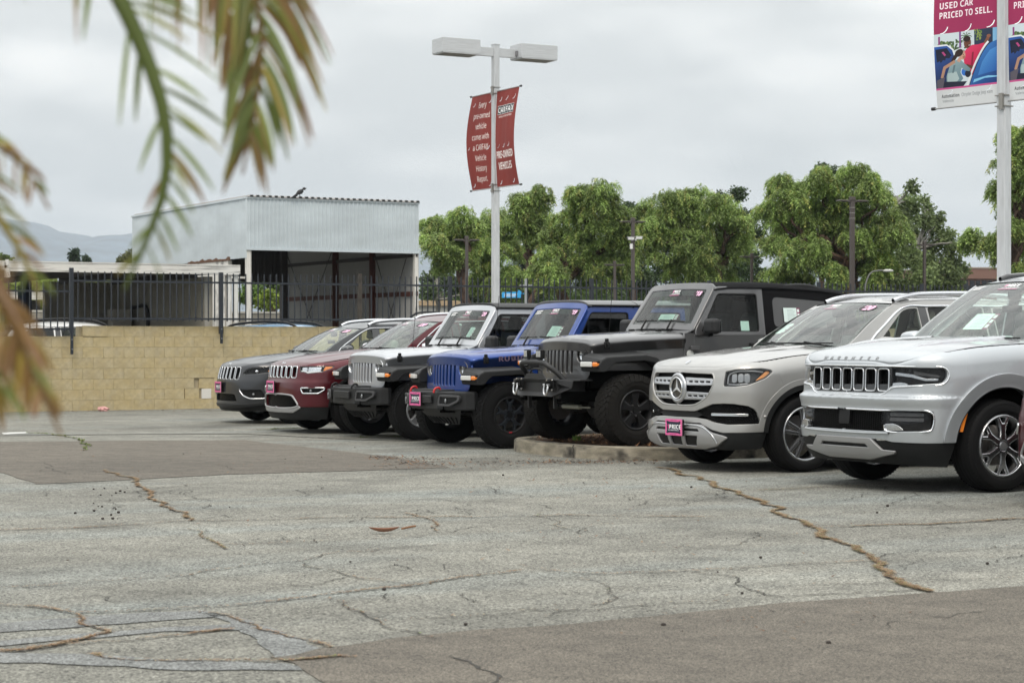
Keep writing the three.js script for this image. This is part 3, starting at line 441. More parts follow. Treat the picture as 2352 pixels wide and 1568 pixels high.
// ---------------------------------------------------------------- crow on the roof ridge
{
  const p = lot(-51.75, 20.05); const fx = (683 - 570) / (966 - 570) * 5.15 * 1.02; const q = lot(-51.7, 20.05 + fx, 5.23);
  const b = thing('crow', 'black crow perched on the front edge of the shelter roof', 'bird', q.toArray(), Math.atan2(RX, RZ));
  const body = grid((u, v) => { const t = u, a = v * Math.PI * 2, r = 0.075 * Math.pow(Math.sin(Math.PI * Math.min(1, 0.04 + t * 0.96)), 0.7) * (t < 0.4 ? 0.45 + t * 1.4 : t > 0.72 ? 1.0 : 1); const cx = lerp(-0.17, 0.15, t), cy = lerp(0.03, 0.24, t) + 0.02 * Math.sin(t * 3); return V(cx + r * Math.cos(a) * -0.45, cy + r * Math.cos(a) * 0.85, r * Math.sin(a)); }, 18, 14);
  const head = new THREE.SphereGeometry(0.05, 14, 10); head.scale(1.25, 1, 0.95); head.translate(0.165, 0.27, 0);
  const black = std(0.012, 0.012, 0.014, 0.4, { side: THREE.DoubleSide }); mesh('body', [body, head], black, b);
  const bk = new THREE.ConeGeometry(0.02, 0.085, 8); bk.rotateZ(-1.2); bk.translate(0.245, 0.285, 0); mesh('beak', bk, black, b);
  mesh('tail', extrude([[-0.05, 0.1], [-0.16, 0.07], [-0.33, -0.06], [-0.29, -0.08], [-0.1, 0.0]], 0.05, 0.004).translate(0, 0, -0.025), black, b); for (const s of [-1, 1]) { mesh('wing', extrude([[0.13, 0.19], [0.02, 0.17], [-0.22, 0.0], [-0.12, 0.03], [0.06, 0.08]], 0.014, 0.004).translate(0, 0, s * 0.066 - 0.007), black, b); b.scale.setScalar(0.78); mesh('leg', [bar(V(-0.01, 0.07, s * 0.025), V(0.0, 0, s * 0.025), 0.006), bar(V(0, 0.003, s * 0.025), V(0.05, 0.003, s * 0.03), 0.004)], black, b); }
}
// ---------------------------------------------------------------- light poles with banners
const galv = new THREE.MeshStandardMaterial({ color: lin(0.60, 0.62, 0.64), roughness: 0.45, metalness: 0.1, map: tex(128, 512, (u, v) => { const k = 0.88 + 0.12 * fbm(u * 4, v * 40, 40, 3, 4); return [k, k, k]; }, { srgb: true }) });
function poleBox(w, h) { const g = box(w, h, w, 0, h / 2, 0, 0.012); return g; }
const clothBump = rep(soft, 1);
function banner(w, h, draw, slits, sgn, bulge, parent, y0) { // hangs along x from the pole; u runs left to right as read
  const t = canvas(512, Math.round(512 * h / w), (x, W, H) => { draw(x, W, H); x.globalCompositeOperation = 'destination-out'; x.fillStyle = '#000'; for (const [cx, cy, r] of slits) { x.beginPath(); x.arc(cx * W, cy * H, r * W, 0.1, 1.75); x.arc(cx * W - r * W * 0.12, cy * H - r * W * 0.10, r * W, 1.6, 0.2, true); x.fill(); } });
  const m = new THREE.MeshStandardMaterial({ map: t, alphaTest: 0.5, roughness: 0.75, side: THREE.DoubleSide });
  const g = grid((u, v) => { const d = sgn > 0 ? u : 1 - u, s = Math.sin(Math.PI * v), k = bulge * s * (0.25 + 0.75 * d), wr = 0.010 * Math.sin(u * 9 + v * 3) * (0.3 + 0.7 * s) + 0.0022 * Math.sin(u * 27 - v * 5); return V(sgn > 0 ? 0.075 + u * w : -0.075 - w + u * w, y0 + v * h - (0.01 * s), k + wr); }, 40, 48);
  const b = mesh('banner', g, m, parent); mesh('banner_rod', [bar(V(sgn * 0.05, y0 - 0.01, 0), V(sgn * (w + 0.12), y0 - 0.01, 0), 0.011), bar(V(sgn * 0.05, y0 + h + 0.01, 0), V(sgn * (w + 0.12), y0 + h + 0.01, 0), 0.011)], std(0.45, 0.45, 0.45, 0.4, { metalness: 0.6 }), parent);
  mesh('rod_cap', [cyl(0.02, 0.02, 0.05, 10, sgn * (w + 0.13), y0 - 0.01, 0, 'x'), cyl(0.02, 0.02, 0.05, 10, sgn * (w + 0.13), y0 + h + 0.01, 0, 'x')], std(0.02, 0.02, 0.02, 0.5), parent); return b;
}
function clamps(parent, ys, w, y = 0) { for (const k of ys) { mesh('clamp', [box(w + 0.03, 0.012, w + 0.03, 0, k + 0.07, 0), box(w + 0.03, 0.012, w + 0.03, 0, k - 0.05, 0), box(0.05, 0.18, 0.03, w * 0.2, k, w / 2 + 0.025)], std(0.30, 0.29, 0.27, 0.5, { metalness: 0.6 }), parent); } }
{
  const c = at(1138, 777, 40), p = thing('light_pole', 'tall white square light pole with two box lamps and dark red banners', 'light pole', [c.x, 0, c.z], YAW + Math.PI / 2 * 0); // local +x = towards the camera along the row, +z = car nose direction
  const s = p; const top = EYE + (777 - 104) / F * 40;
  mesh('shaft', poleBox(0.125, top), galv, s); mesh('shaft_cap', box(0.14, 0.02, 0.14, 0, top + 0.01, 0), galv, s);
  mesh('lamp_arm', box(0.07, 0.17, 0.42, 0, top - 0.14, 0.26, 0.004), galv, s); mesh('lamp_arm', box(0.07, 0.17, 0.42, 0, top - 0.14, -0.26, 0.004), galv, s);
  for (const k of [1, -1]) { const lamp = mesh('lamp_head', [box(0.47, 0.28, 0.82, 0, 0, 0, 0.008)], galv, s); lamp.position.set(0, top - 0.05 - 0.04, k * 0.86); mesh('lamp_lens', [box(0.40, 0.012, 0.74, 0, -0.143, 0)], std(0.30, 0.28, 0.23, 0.35, { map: rep(soft, 2) }), lamp); mesh('lens_frame', [box(0.46, 0.018, 0.03, 0, -0.146, 0.38), box(0.46, 0.018, 0.03, 0, -0.146, -0.38), box(0.03, 0.018, 0.74, 0.215, -0.146, 0), box(0.03, 0.018, 0.74, -0.215, -0.146, 0)], galv, lamp); mesh('knuckle', box(0.2, 0.1, 0.04, 0, -0.05, -k * 0.42), std(0.2, 0.2, 0.21, 0.5), lamp); }
  const y0 = EYE + (777 - 430) / F * 40, h = 1.86, w = 0.9, red = '#85322c';
  const L = (x, W, H) => { x.fillStyle = red; x.fillRect(0, 0, W, H); x.fillStyle = '#f1e9e4'; x.textAlign = 'center'; ['Every', 'pre-owned', 'vehicle', 'comes with', 'a CARFAX', 'Vehicle', 'History', 'Report.'].forEach((t, i) => { x.font = '88px sans-serif'; const tw = Math.min(x.measureText(t).width * 0.86, 350), f = tw / x.measureText(t).width; x.save(); x.translate(W * 0.54, H * (0.135 + i * 0.112)); x.scale(f, 1); x.fillText(t, 0, 0); x.restore(); }); };
  const Rr = (x, W, H) => { x.fillStyle = red; x.fillRect(0, 0, W, H); const l = 'CARFAX', bw = 62; for (let i = 0; i < 6; i++) { x.fillStyle = '#e9ecec'; x.fillRect(40 + i * (bw + 6) - 3, 165, bw + 6, 96); x.fillStyle = '#16232b'; x.fillRect(40 + i * (bw + 6), 169, bw, 88); x.fillStyle = '#fff'; x.font = 'bold 80px sans-serif'; x.textAlign = 'center'; x.fillText(l[i], 40 + i * (bw + 6) + bw / 2, 242); } x.fillStyle = '#eadad6'; x.font = 'bold 27px sans-serif'; x.fillText('VEHICLE HISTORY REPORTS', W * 0.47, 296); x.fillStyle = '#f4efec'; x.save(); x.translate(W * 0.48, 745); x.scale(0.82, 1.2); x.font = 'bold 92px sans-serif'; x.fillText('PRE-OWNED', 0, 0); x.fillText('VEHICLES', 0, 105); x.restore(); };
  const bL = banner(w, h, L, [[0.12, 0.07, 0.09], [0.82, 0.05, 0.1], [0.8, 0.54, 0.1], [0.1, 0.93, 0.09], [0.82, 0.93, 0.1], [0.06, 0.54, 0.07]], -1, 0.13, s, y0); bL.userData.label = 'dark red banner half with white writing about vehicle history';
  const bR = banner(w, h, Rr, [[0.15, 0.06, 0.1], [0.45, 0.06, 0.1], [0.78, 0.06, 0.1], [0.12, 0.55, 0.09], [0.38, 0.55, 0.09], [0.68, 0.55, 0.09], [0.15, 0.93, 0.1], [0.75, 0.93, 0.09]], 1, 0.13, s, y0); bR.userData.label = 'dark red banner half with a lettered black and white badge';
  clamps(s, [y0 - 0.02, y0 + h + 0.02], 0.125);
}
{
  const c = at(2307, 777, 23), p = thing('light_pole', 'white square pole at the right edge carrying a photo banner', 'light pole', [c.x, 0, c.z], -0.865 - 0.01);
  mesh('shaft', poleBox(0.118, 7.2), galv, p); const y0 = EYE + (777 - 238) / F * 23, h = 1.86, w = 0.86;
  const D = (x, W, H) => { // u to the right; the picture shows two people beside blue cars
    const P = H, y1 = P * 0.545, y2 = P * 0.882, h = y2 - y1, Y = k => y1 + k * h, rr = rng(12), poly = (c, pts) => { x.fillStyle = c; x.beginPath(); pts.forEach(([a, b], i) => i ? x.lineTo(a * W, Y(b)) : x.moveTo(a * W, Y(b))); x.closePath(); x.fill(); }, oval = (c, a, b, rx, ry, t = 0) => { x.fillStyle = c; x.beginPath(); x.ellipse(a * W, Y(b), rx * W, ry * h, t, 0, 7); x.fill(); }, grad = (a, b, c, d, c0, c1) => { const g = x.createLinearGradient(a * W, Y(b), c * W, Y(d)); g.addColorStop(0, c0); g.addColorStop(1, c1); return g; };
    x.fillStyle = '#9c2a58'; x.fillRect(0, 0, W, y1 + 2); x.fillStyle = '#f3e6ec'; x.textAlign = 'left'; x.font = 'bold 60px sans-serif'; ['WE HAVE', 'EVERY', 'USED CAR', 'PRICED TO SELL.'].forEach((t, i) => { const f = Math.min(1, 430 / x.measureText(t).width); x.save(); x.translate(40, P * 0.452 + (i - 3) * 66); x.scale(f, 1); x.fillText(t, 0, 0); x.restore(); });
    poly('#cdd9df', [[0, 0], [1, 0], [1, 1], [0, 1]]); for (let i = 0; i < 60; i++) oval(['#4d6a3f', '#6d8550', '#3c5436'][i % 3], 0.08 + rr() * 0.42, 0.16 + rr() * 0.2, 0.03 * rr() + 0.01, 0.02, rr() * 6);
    for (let i = 0; i < 9; i++) { x.strokeStyle = '#42613a'; x.lineWidth = 5; x.beginPath(); x.moveTo(W * 0.5, Y(0.1)); x.quadraticCurveTo(W * (0.5 + Math.cos(i * 0.7) * 0.06), Y(0.1 + Math.sin(i * 0.7) * 0.06 - 0.03), W * (0.5 + Math.cos(i * 0.7) * 0.1), Y(0.12 + Math.sin(i * 0.7) * 0.09)); x.stroke(); }
    poly(grad(0.64, 0, 1, 0.4, '#2b3b55', '#18243b'), [[0.64, 0], [1, 0], [1, 0.5], [0.64, 0.5]]); poly('#7fb4da', [[0.92, 0], [1, 0], [1, 0.32], [0.92, 0.34]]); for (let i = 0; i < 20; i++) oval(i % 2 ? '#6a8446' : '#8c9a4c', 0.65 + rr() * 0.1, rr() * 0.2, 0.02, 0.014, rr() * 6); poly('#7a4a8c', [[0.39, 0], [0.42, 0], [0.42, 0.5], [0.39, 0.5]]); poly('#8d3f7e', [[0.07, 0.05], [0.1, 0.05], [0.1, 0.3], [0.07, 0.3]]);
    poly('#dfe5e9', [[0, 0.2], [0.2, 0.2], [0.3, 0.3], [0.35, 0.5], [0, 0.7]]); poly(grad(0, 0.2, 0.3, 0.9, '#2f63b8', '#101d42'), [[0, 0.23], [0.2, 0.23], [0.28, 0.32], [0.32, 0.48], [0.3, 1], [0, 1]]); poly('#0f1730', [[0.02, 0.28], [0.2, 0.27], [0.27, 0.42], [0.04, 0.52]]); poly('#b0447c', [[0.12, 0.34], [0.15, 0.33], [0.2, 0.42], [0.17, 0.43]]); for (let i = 0; i < 14; i++) oval('#141d38', 0.05 + rr() * 0.18, 0.4 + rr() * 0.1, 0.03, 0.02, rr() * 6);
    poly('#cfd6da', [[0.3, 0.33], [0.45, 0.28], [0.46, 0.4], [0.34, 0.44]]);
    poly(grad(0.46, 0.3, 0.75, 0.8, '#e33a68', '#a8133f'), [[0.45, 0.40], [0.5, 0.33], [0.6, 0.27], [0.7, 0.275], [0.82, 0.25], [0.8, 0.33], [0.7, 0.45], [0.65, 0.85], [0.47, 0.74]]); poly('#8c1036', [[0.6, 0.4], [0.63, 0.4], [0.6, 0.7], [0.57, 0.7]]); oval('#6a4030', 0.525, 0.22, 0.062, 0.10, 0.15); oval('#2b1c18', 0.515, 0.145, 0.064, 0.05); oval('#50301f', 0.545, 0.27, 0.035, 0.028); poly('#f0dcd6', [[0.535, 0.262], [0.57, 0.258], [0.555, 0.278]]); oval('#3a231a', 0.515, 0.205, 0.010, 0.008); oval('#3a231a', 0.55, 0.2, 0.010, 0.008); poly('#7b4c39', [[0.79, 0.26], [0.84, 0.15], [0.88, 0.17], [0.83, 0.31]]); oval('#8a5844', 0.865, 0.14, 0.03, 0.03); poly('#5b3727', [[0.5, 0.6], [0.62, 0.66], [0.62, 0.7], [0.5, 0.68]]);
    poly(grad(0.6, 0.3, 1, 0.9, '#3d86cf', '#133c7c'), [[1, 0.22], [0.9, 0.26], [0.78, 0.38], [0.66, 0.62], [0.54, 1], [1, 1]]); poly(grad(0.7, 0.4, 1, 0.8, '#5aa0dc', '#1d57a4'), [[1, 0.33], [0.88, 0.40], [0.76, 0.60], [0.68, 0.84], [1, 0.78]]); poly('#7fc0e6', [[0.62, 0.9], [0.85, 0.86], [1, 0.88], [1, 0.9], [0.8, 0.9], [0.6, 0.96]]); x.strokeStyle = '#dfe4e6'; x.lineWidth = 15; x.beginPath(); x.moveTo(W * 0.86, Y(0.24)); x.quadraticCurveTo(W * 0.66, Y(0.5), W * 0.5, Y(1)); x.stroke(); x.strokeStyle = '#1a2336'; x.lineWidth = 6; x.beginPath(); x.moveTo(W * 0.885, Y(0.25)); x.quadraticCurveTo(W * 0.69, Y(0.5), W * 0.54, Y(1)); x.stroke();
    oval('#2f6fc2', 0.47, 0.74, 0.055, 0.075); oval('#141a2c', 0.52, 0.78, 0.05, 0.07);
    poly(grad(0.2, 0.5, 0.4, 1, '#93abb0', '#5f7c86'), [[0.24, 0.6], [0.32, 0.51], [0.4, 0.50], [0.46, 0.58], [0.57, 0.7], [0.55, 0.745], [0.47, 0.72], [0.42, 0.66], [0.40, 0.74], [0.44, 0.86], [0.34, 0.99], [0.18, 0.96], [0.18, 0.8]]); poly('#a9bcbd', [[0.2, 0.74], [0.34, 0.72], [0.38, 0.86], [0.3, 0.96], [0.19, 0.92]]); poly('#5d747b', [[0.3, 0.6], [0.33, 0.6], [0.3, 0.74], [0.27, 0.74]]); oval('#c79b86', 0.435, 0.43, 0.05, 0.085, -0.15); oval('#a7755f', 0.46, 0.47, 0.022, 0.03); poly('#c79b86', [[0.38, 0.47], [0.42, 0.5], [0.39, 0.56], [0.35, 0.53]]); oval('#2d1d1a', 0.385, 0.385, 0.066, 0.065, -0.4); oval('#2d1d1a', 0.32, 0.46, 0.028, 0.11, 0.7); oval('#2d1d1a', 0.45, 0.42, 0.008, 0.008); x.strokeStyle = '#b08872'; x.lineWidth = 22; x.lineJoin = 'round'; x.beginPath(); x.moveTo(W * 0.32, Y(0.53)); x.lineTo(W * 0.16, Y(0.63)); x.lineTo(W * 0.11, Y(0.82)); x.stroke(); poly('#181f34', [[0.05, 0.88], [0.5, 0.92], [0.44, 1], [0.05, 1]]); poly('#5a5560', [[0.02, 0.85], [0.16, 0.8], [0.12, 1], [0.02, 1]]);
    x.fillStyle = '#c9558f'; x.fillRect(0, y2, W, 13); x.fillStyle = '#d2d5d7'; x.fillRect(0, y2 + 13, W, P - y2 - 13); x.fillStyle = '#23262a'; x.font = 'bold 33px sans-serif'; x.save(); x.translate(44, P * 0.945); x.scale(0.8, 1); x.fillText('AutoNation', 0, 0); x.restore(); x.font = '32px sans-serif'; x.fillStyle = '#6b7076'; x.save(); x.translate(206, P * 0.945); x.scale(0.72, 1); x.fillText('Chrysler Dodge Jeep Ram', 0, 0); x.restore(); x.font = '25px sans-serif'; x.fillText('Valencia', 50, P * 0.945 + 31);
  };
  const b1 = banner(w, h, D, [[0.12, 0.50, 0.10], [0.5, 0.50, 0.10], [0.85, 0.495, 0.10], [0.2, 0.895, 0.07], [0.82, 0.89, 0.08]], -1, 0.06, p, y0 + 0.035); b1.userData.label = 'photo banner half left of the pole, showing two people by blue cars'; const b2 = banner(w, h, D, [[0.12, 0.50, 0.10], [0.5, 0.50, 0.10], [0.85, 0.495, 0.10], [0.2, 0.895, 0.07]], 1, 0.06, p, y0 + 0.035); b2.userData.label = 'photo banner half cut by the right edge of the picture';
  clamps(p, [y0 + 0.02, y0 + h + 0.08], 0.118);
}
// ---------------------------------------------------------------- trees
const leafMat = new THREE.MeshPhysicalMaterial({ color: 0xffffff, vertexColors: true, roughness: 0.75, transmission: 0.45, thickness: 0, side: THREE.DoubleSide, specularIntensity: 0.4 });
const barkMat = new THREE.MeshStandardMaterial({ color: lin(0.17, 0.105, 0.075), map: rep(soft, 2), bumpMap: rep(grain, 2), bumpScale: 0.03, roughness: 0.95 });
const paleBark = new THREE.MeshStandardMaterial({ color: lin(0.46, 0.44, 0.39), map: rep(soft, 1), roughness: 0.9 });
class Leaves {
  constructor() { this.p = []; this.c = []; }
  add(o, d, s, l, w, c) { // a pointed leaf from o along d, s is its width direction
    const mx = o.x + d.x * l * 0.5, my = o.y + d.y * l * 0.5, mz = o.z + d.z * l * 0.5, tx = o.x + d.x * l, ty = o.y + d.y * l, tz = o.z + d.z * l, k = w / 2;
    this.p.push(o.x, o.y, o.z, mx + s.x * k, my + s.y * k, mz + s.z * k, tx, ty, tz, o.x, o.y, o.z, tx, ty, tz, mx - s.x * k, my - s.y * k, mz - s.z * k); for (let i = 0; i < 6; i++) this.c.push(c[0], c[1], c[2]);
  }
  geo() { const g = new THREE.BufferGeometry(); g.setAttribute('position', new THREE.Float32BufferAttribute(this.p, 3)); g.setAttribute('color', new THREE.Float32BufferAttribute(this.c, 3)); g.computeVertexNormals(); return g; }
}
function limb(a, b, r0, r1, r, bend = 0.12) { // tapered, crooked
  const n = 8, L = a.distanceTo(b), pts = []; for (let i = 0; i <= n; i++) { const t = i / n, p = a.clone().lerp(b, t), k = Math.sin(Math.PI * t) * L * bend; p.x += (r() - 0.5) * k; p.z += (r() - 0.5) * k; p.y += (r() - 0.5) * k * 0.4 + Math.sin(Math.PI * t) * L * 0.04; pts.push(p); }
  const c = new THREE.CatmullRomCurve3(pts), g = new THREE.TubeGeometry(c, 10, 1, 7, false), P = g.attributes.position; for (let i = 0; i < P.count; i++) { const t = Math.floor(i / 8) / 10, m = c.getPointAt(clamp(t)), k = lerp(r0, r1, t); P.setXYZ(i, m.x + (P.getX(i) - m.x) * k, m.y + (P.getY(i) - m.y) * k, m.z + (P.getZ(i) - m.z) * k); } g.computeVertexNormals(); return g;
}
// clumps are [x, y, radius] where they are seen, depth d; weeping pepper tree
function pepper(label, d, base, clumps, o = {}) {
  const r = rng(o.seed || Math.round(base[0])), b = at(base[0], base[1], d); b.y = 0;
  const t = thing(o.name || 'pepper_tree', label, 'tree', b.toArray()), lv = new Leaves(), tr = [], sp = o.spread ?? 1.4;
  const fork = at(base[2] ?? base[0], base[3] ?? base[1] - 60, d).sub(b); const tone = o.tone || [0.44, 0.565, 0.18], D2 = o.dark || [0.19, 0.285, 0.08];
  tr.push(limb(V(0, -0.1, 0), fork, o.r || 0.28, (o.r || 0.28) * 0.72, r, 0.1));
  const hubs = []; for (let i = 0; i < (o.limbs || 4); i++) { const c = clumps[Math.floor((i + 0.5) / (o.limbs || 4) * clumps.length)], q = at(c[0], c[1] + 6, d).sub(b); q.z += (r() - 0.5) * sp * 1.6; const h = fork.clone().lerp(q, 0.55); tr.push(limb(fork, h, 0.19, 0.1, r, 0.25)); hubs.push(h); }
  for (const c of clumps) {
    const k = d / F, R = c[2] * k, q = at(c[0], c[1], d).sub(b); q.z += (r() - 0.5) * 2 * sp * (o.deep || 1.2);
    let h = hubs[0]; for (const x of hubs) if (x.distanceTo(q) < h.distanceTo(q)) h = x; tr.push(limb(h, q, 0.08, 0.022, r, 0.25));
    for (let i = 0; i < 6; i++) { const e = q.clone().add(V((r() - 0.5) * 1.7 * R, r() * 0.7 * R, (r() - 0.5) * 1.7 * R)); tr.push(limb(q, e, 0.022, 0.006, r, 0.3)); }
    const tufts = Math.round(10 + 12 * R);
    for (let u = 0; u < tufts; u++) {
      const v = V(r() - 0.5, r() - 0.5, r() - 0.5).normalize().multiplyScalar(R * Math.pow(r(), 0.4)), tc = V(q.x + v.x * 1.1, q.y + v.y * 1.15 + 0.12 * R, q.z + v.z * 1.1), tr0 = R * (0.26 + r() * 0.26), n = Math.round((o.dense || 26) * (0.6 + tr0)), ct = 0.62 + r() * 0.62;
      for (let i = 0; i < n; i++) {
        const az = r() * 6.283, el = Math.asin(lerp(-0.2, 1, r())), rr = tr0 * (0.25 + 0.75 * r()), ca = Math.cos(az), sa = Math.sin(az), ce = Math.cos(el);
        let p = V(tc.x + ca * ce * rr, tc.y + Math.sin(el) * rr, tc.z + sa * ce * rr); const len = (o.droop ?? 0.42) * (0.4 + r() * 1.1), steps = Math.round(4 + len * 10), dir = V(ca * 0.9, 0.5 - r() * 0.5, sa * 0.9), tt = (0.7 + r() * 0.6) * ct, old = r() < 0.1 ? 1 : 0;
        for (let s = 0; s < steps; s++) {
          dir.y -= 0.36; const dn = dir.clone().normalize(); p = p.clone().addScaledVector(dn, len / steps);
          for (let m = 0; m < 2; m++) { const a2 = r() * 6.283, ld = V(Math.cos(a2) * 0.9 + dn.x * 0.5, -0.3 + dn.y * 0.45 + (r() - 0.5) * 0.9, Math.sin(a2) * 0.9 + dn.z * 0.5).normalize(), sd = V(-Math.sin(a2), r() - 0.5, Math.cos(a2)).normalize(), f = tt * (0.75 + r() * 0.5); const mixk = old ? 0.2 : r(); lv.add(p, ld, sd, (o.leaf || 0.145) * (0.6 + r() * 0.8), (o.leafw || 0.046), [lerp(D2[0], tone[0], 1 - mixk) * f * (old ? 1.25 : 1), lerp(D2[1], tone[1], 1 - mixk) * f, lerp(D2[2], tone[2], 1 - mixk) * f]); }
        }
      }
    }
  }
  mesh('trunk', tr, o.bark || barkMat, t); mesh('crown', lv.geo(), leafMat, t); return t;
}
// broad-leaved or evergreen tree: twigs with round-ish leaves all through lumpy masses
function broad(label, d, base, clumps, o = {}) {
  const r = rng(o.seed || Math.round(base[0]) + 5), b = at(base[0], base[1], d); b.y = 0; const t = thing(o.name || 'sycamore_tree', label, 'tree', b.toArray()), lv = new Leaves(), tr = [], tone = o.tone || [0.27, 0.34, 0.14], D2 = o.dark || [0.10, 0.145, 0.055];
  const top = at(base[2] ?? base[0], base[3], d).sub(b); tr.push(limb(V(0, -0.1, 0), top, o.r || 0.2, (o.r || 0.2) * 0.5, r, 0.06)); const mids = [0.35, 0.55, 0.75, 0.95].map(k => top.clone().multiplyScalar(k));
  for (const c of clumps) {
    const R = c[2] * d / F, q = at(c[0], c[1], d).sub(b); q.z += (r() - 0.5) * 2 * (o.spread ?? 1.2); let h = mids[0]; for (const m of mids) if (m.y < q.y && m.y > h.y) h = m; tr.push(limb(h, q, 0.07, 0.02, r, 0.15));
    const n = Math.round((o.dense || 420) * R * R * (o.ratio || 1) + 40), ct = 0.7 + r() * 0.55;
    for (let i = 0; i < n; i++) { const v = V(r() - 0.5, r() - 0.5, r() - 0.5).normalize().multiplyScalar(R * Math.pow(r(), 0.45)); v.y *= o.tall || 0.9; const p = q.clone().add(v); for (let m = 0; m < 3; m++) { const p2 = p.clone().add(V((r() - 0.5) * 0.3, (r() - 0.5) * 0.3, (r() - 0.5) * 0.3)), d1 = V(r() - 0.5, r() - 0.62, r() - 0.5).normalize(), s1 = V(r() - 0.5, r() - 0.5, r() - 0.5).cross(d1).normalize(), f = ct * (0.7 + r() * 0.6), k = r(); lv.add(p2, d1, s1, (o.leaf || 0.17) * (0.7 + r() * 0.6), (o.leafw || 0.12), [lerp(D2[0], tone[0], k) * f, lerp(D2[1], tone[1], k) * f, lerp(D2[2], tone[2], k) * f]); } }
  }
  mesh('trunk', tr, o.bark || paleBark, t); mesh('crown', lv.geo(), leafMat, t); return t;
}
pepper('leaning weeping pepper tree with forked bare trunk just right of the metal shelter', 92, [1090, 840, 1062, 645], [[990, 520, 26], [1010, 515, 22], [1000, 560, 26], [1035, 545, 26], [1062, 505, 26], [1070, 545, 26], [1018, 600, 20], [1060, 590, 26], [985, 545, 18], [1090, 520, 14], [1040, 575, 20]], { limbs: 3 });
pepper('small weeping pepper tree half hidden by the tall white light pole', 98, [1130, 840, 1125, 660], [[1112, 545, 26], [1150, 500, 24], [1125, 510, 22], [1165, 530, 28], [1135, 580, 30], [1175, 575, 28], [1120, 620, 28], [1160, 630, 32], [1190, 640, 26], [1100, 650, 26], [1150, 665, 30], [1105, 585, 20]], { limbs: 4 });
pepper('tall narrow weeping pepper tree with leaning top right of the white pole', 95, [1226, 840, 1222, 620], [[1192, 470, 20], [1215, 468, 22], [1244, 448, 18], [1235, 480, 20], [1200, 495, 18], [1222, 510, 24], [1238, 535, 18], [1215, 545, 20], [1245, 505, 14]], { limbs: 3, r: 0.2 });
pepper('wide weeping pepper tree with two-pronged trunk in the middle of the tree row', 88, [1300, 840, 1292, 655], [[1275, 560, 34], [1300, 520, 34], [1330, 470, 30], [1350, 455, 26], [1385, 455, 28], [1410, 480, 26], [1340, 510, 36], [1380, 510, 36], [1415, 530, 30], [1255, 600, 30], [1300, 585, 36], [1345, 570, 40], [1390, 575, 40], [1430, 570, 30], [1270, 640, 30], [1330, 630, 36], [1385, 630, 38], [1430, 625, 28], [1440, 530, 20], [1235, 630, 20], [1320, 445, 14]], { limbs: 6, r: 0.34 });
pepper('broadest weeping pepper tree with a straight trunk behind the two grey roofs', 96, [1652, 840, 1650, 620], [[1500, 490, 30], [1530, 475, 34], [1570, 470, 34], [1605, 465, 30], [1640, 480, 32], [1680, 490, 30], [1510, 535, 34], [1555, 520, 38], [1600, 515, 38], [1650, 530, 38], [1695, 530, 28], [1490, 570, 26], [1540, 575, 38], [1590, 570, 38], [1640, 580, 38], [1690, 575, 28], [1560, 615, 30], [1610, 620, 34], [1660, 620, 30], [1580, 450, 18], [1630, 640, 26], [1715, 545, 16], [1490, 520, 18]], { limbs: 6, r: 0.24 });
pepper('tallest weeping pepper tree with thick red-brown forked trunk behind a dark lamp post', 84, [1940, 830, 1948, 668], [[1790, 425, 26], [1800, 470, 34], [1845, 440, 32], [1885, 425, 34], [1925, 440, 34], [1960, 415, 32], [1990, 440, 28], [1765, 480, 22], [1830, 490, 38], [1880, 480, 38], [1930, 490, 36], [1980, 490, 34], [2025, 450, 28], [2045, 490, 26], [1810, 535, 38], [1860, 535, 40], [1910, 540, 32], [1985, 545, 34], [2030, 540, 34], [1800, 590, 34], [1850, 595, 36], [2010, 590, 32], [2050, 545, 22], [1890, 400, 18], [1960, 390, 18], [1775, 555, 22], [1840, 640, 30], [1790, 640, 28], [2000, 630, 24], [1925, 590, 26], [1955, 560, 28], [1980, 595, 26], [1900, 635, 26], [1950, 470, 34], [1900, 570, 28], [2025, 600, 26]], { limbs: 7, r: 0.36 });
pepper('weeping pepper tree at the right edge behind the white banner pole', 72, [2345, 840, 2330, 620], [[2300, 390, 26], [2340, 340, 34], [2350, 400, 36], [2295, 430, 18], [2370, 330, 40], [2335, 450, 30], [2380, 430, 46], [2252, 545, 20], [2268, 555, 14], [2310, 520, 22], [2345, 520, 40], [2320, 570, 26], [2360, 590, 46], [2340, 640, 30], [2340, 305, 24], [2400, 520, 60]], { limbs: 5, r: 0.34 });
broad('pale-trunked sycamore with a pointed top right of the tallest pepper tree', 92, [2027, 840, 2060, 450], [[2088, 432, 16], [2095, 460, 22], [2062, 520, 22], [2110, 470, 12], [2030, 560, 22], [2015, 610, 26], [2060, 650, 30], [2110, 640, 28], [2075, 490, 26], [2100, 500, 26], [2070, 540, 28], [2050, 600, 30], [2085, 590, 30], [2040, 650, 28]], { r: 0.2 });
broad('rounded sycamore with small crowning tuft left of the brown building', 96, [2070, 840, 2130, 480], [[2133, 456, 11], [2135, 478, 16], [2165, 500, 16], [2100, 530, 22], [2205, 560, 16], [2180, 640, 28], [2130, 635, 30], [2212, 620, 16], [2090, 580, 26], [2120, 505, 24], [2150, 520, 26], [2175, 545, 26], [2110, 545, 28], [2145, 570, 32], [2190, 575, 24], [2120, 605, 32], [2165, 615, 32], [2195, 605, 20], [2150, 650, 30], [2195, 650, 22], [2100, 655, 28]], { r: 0.17 });
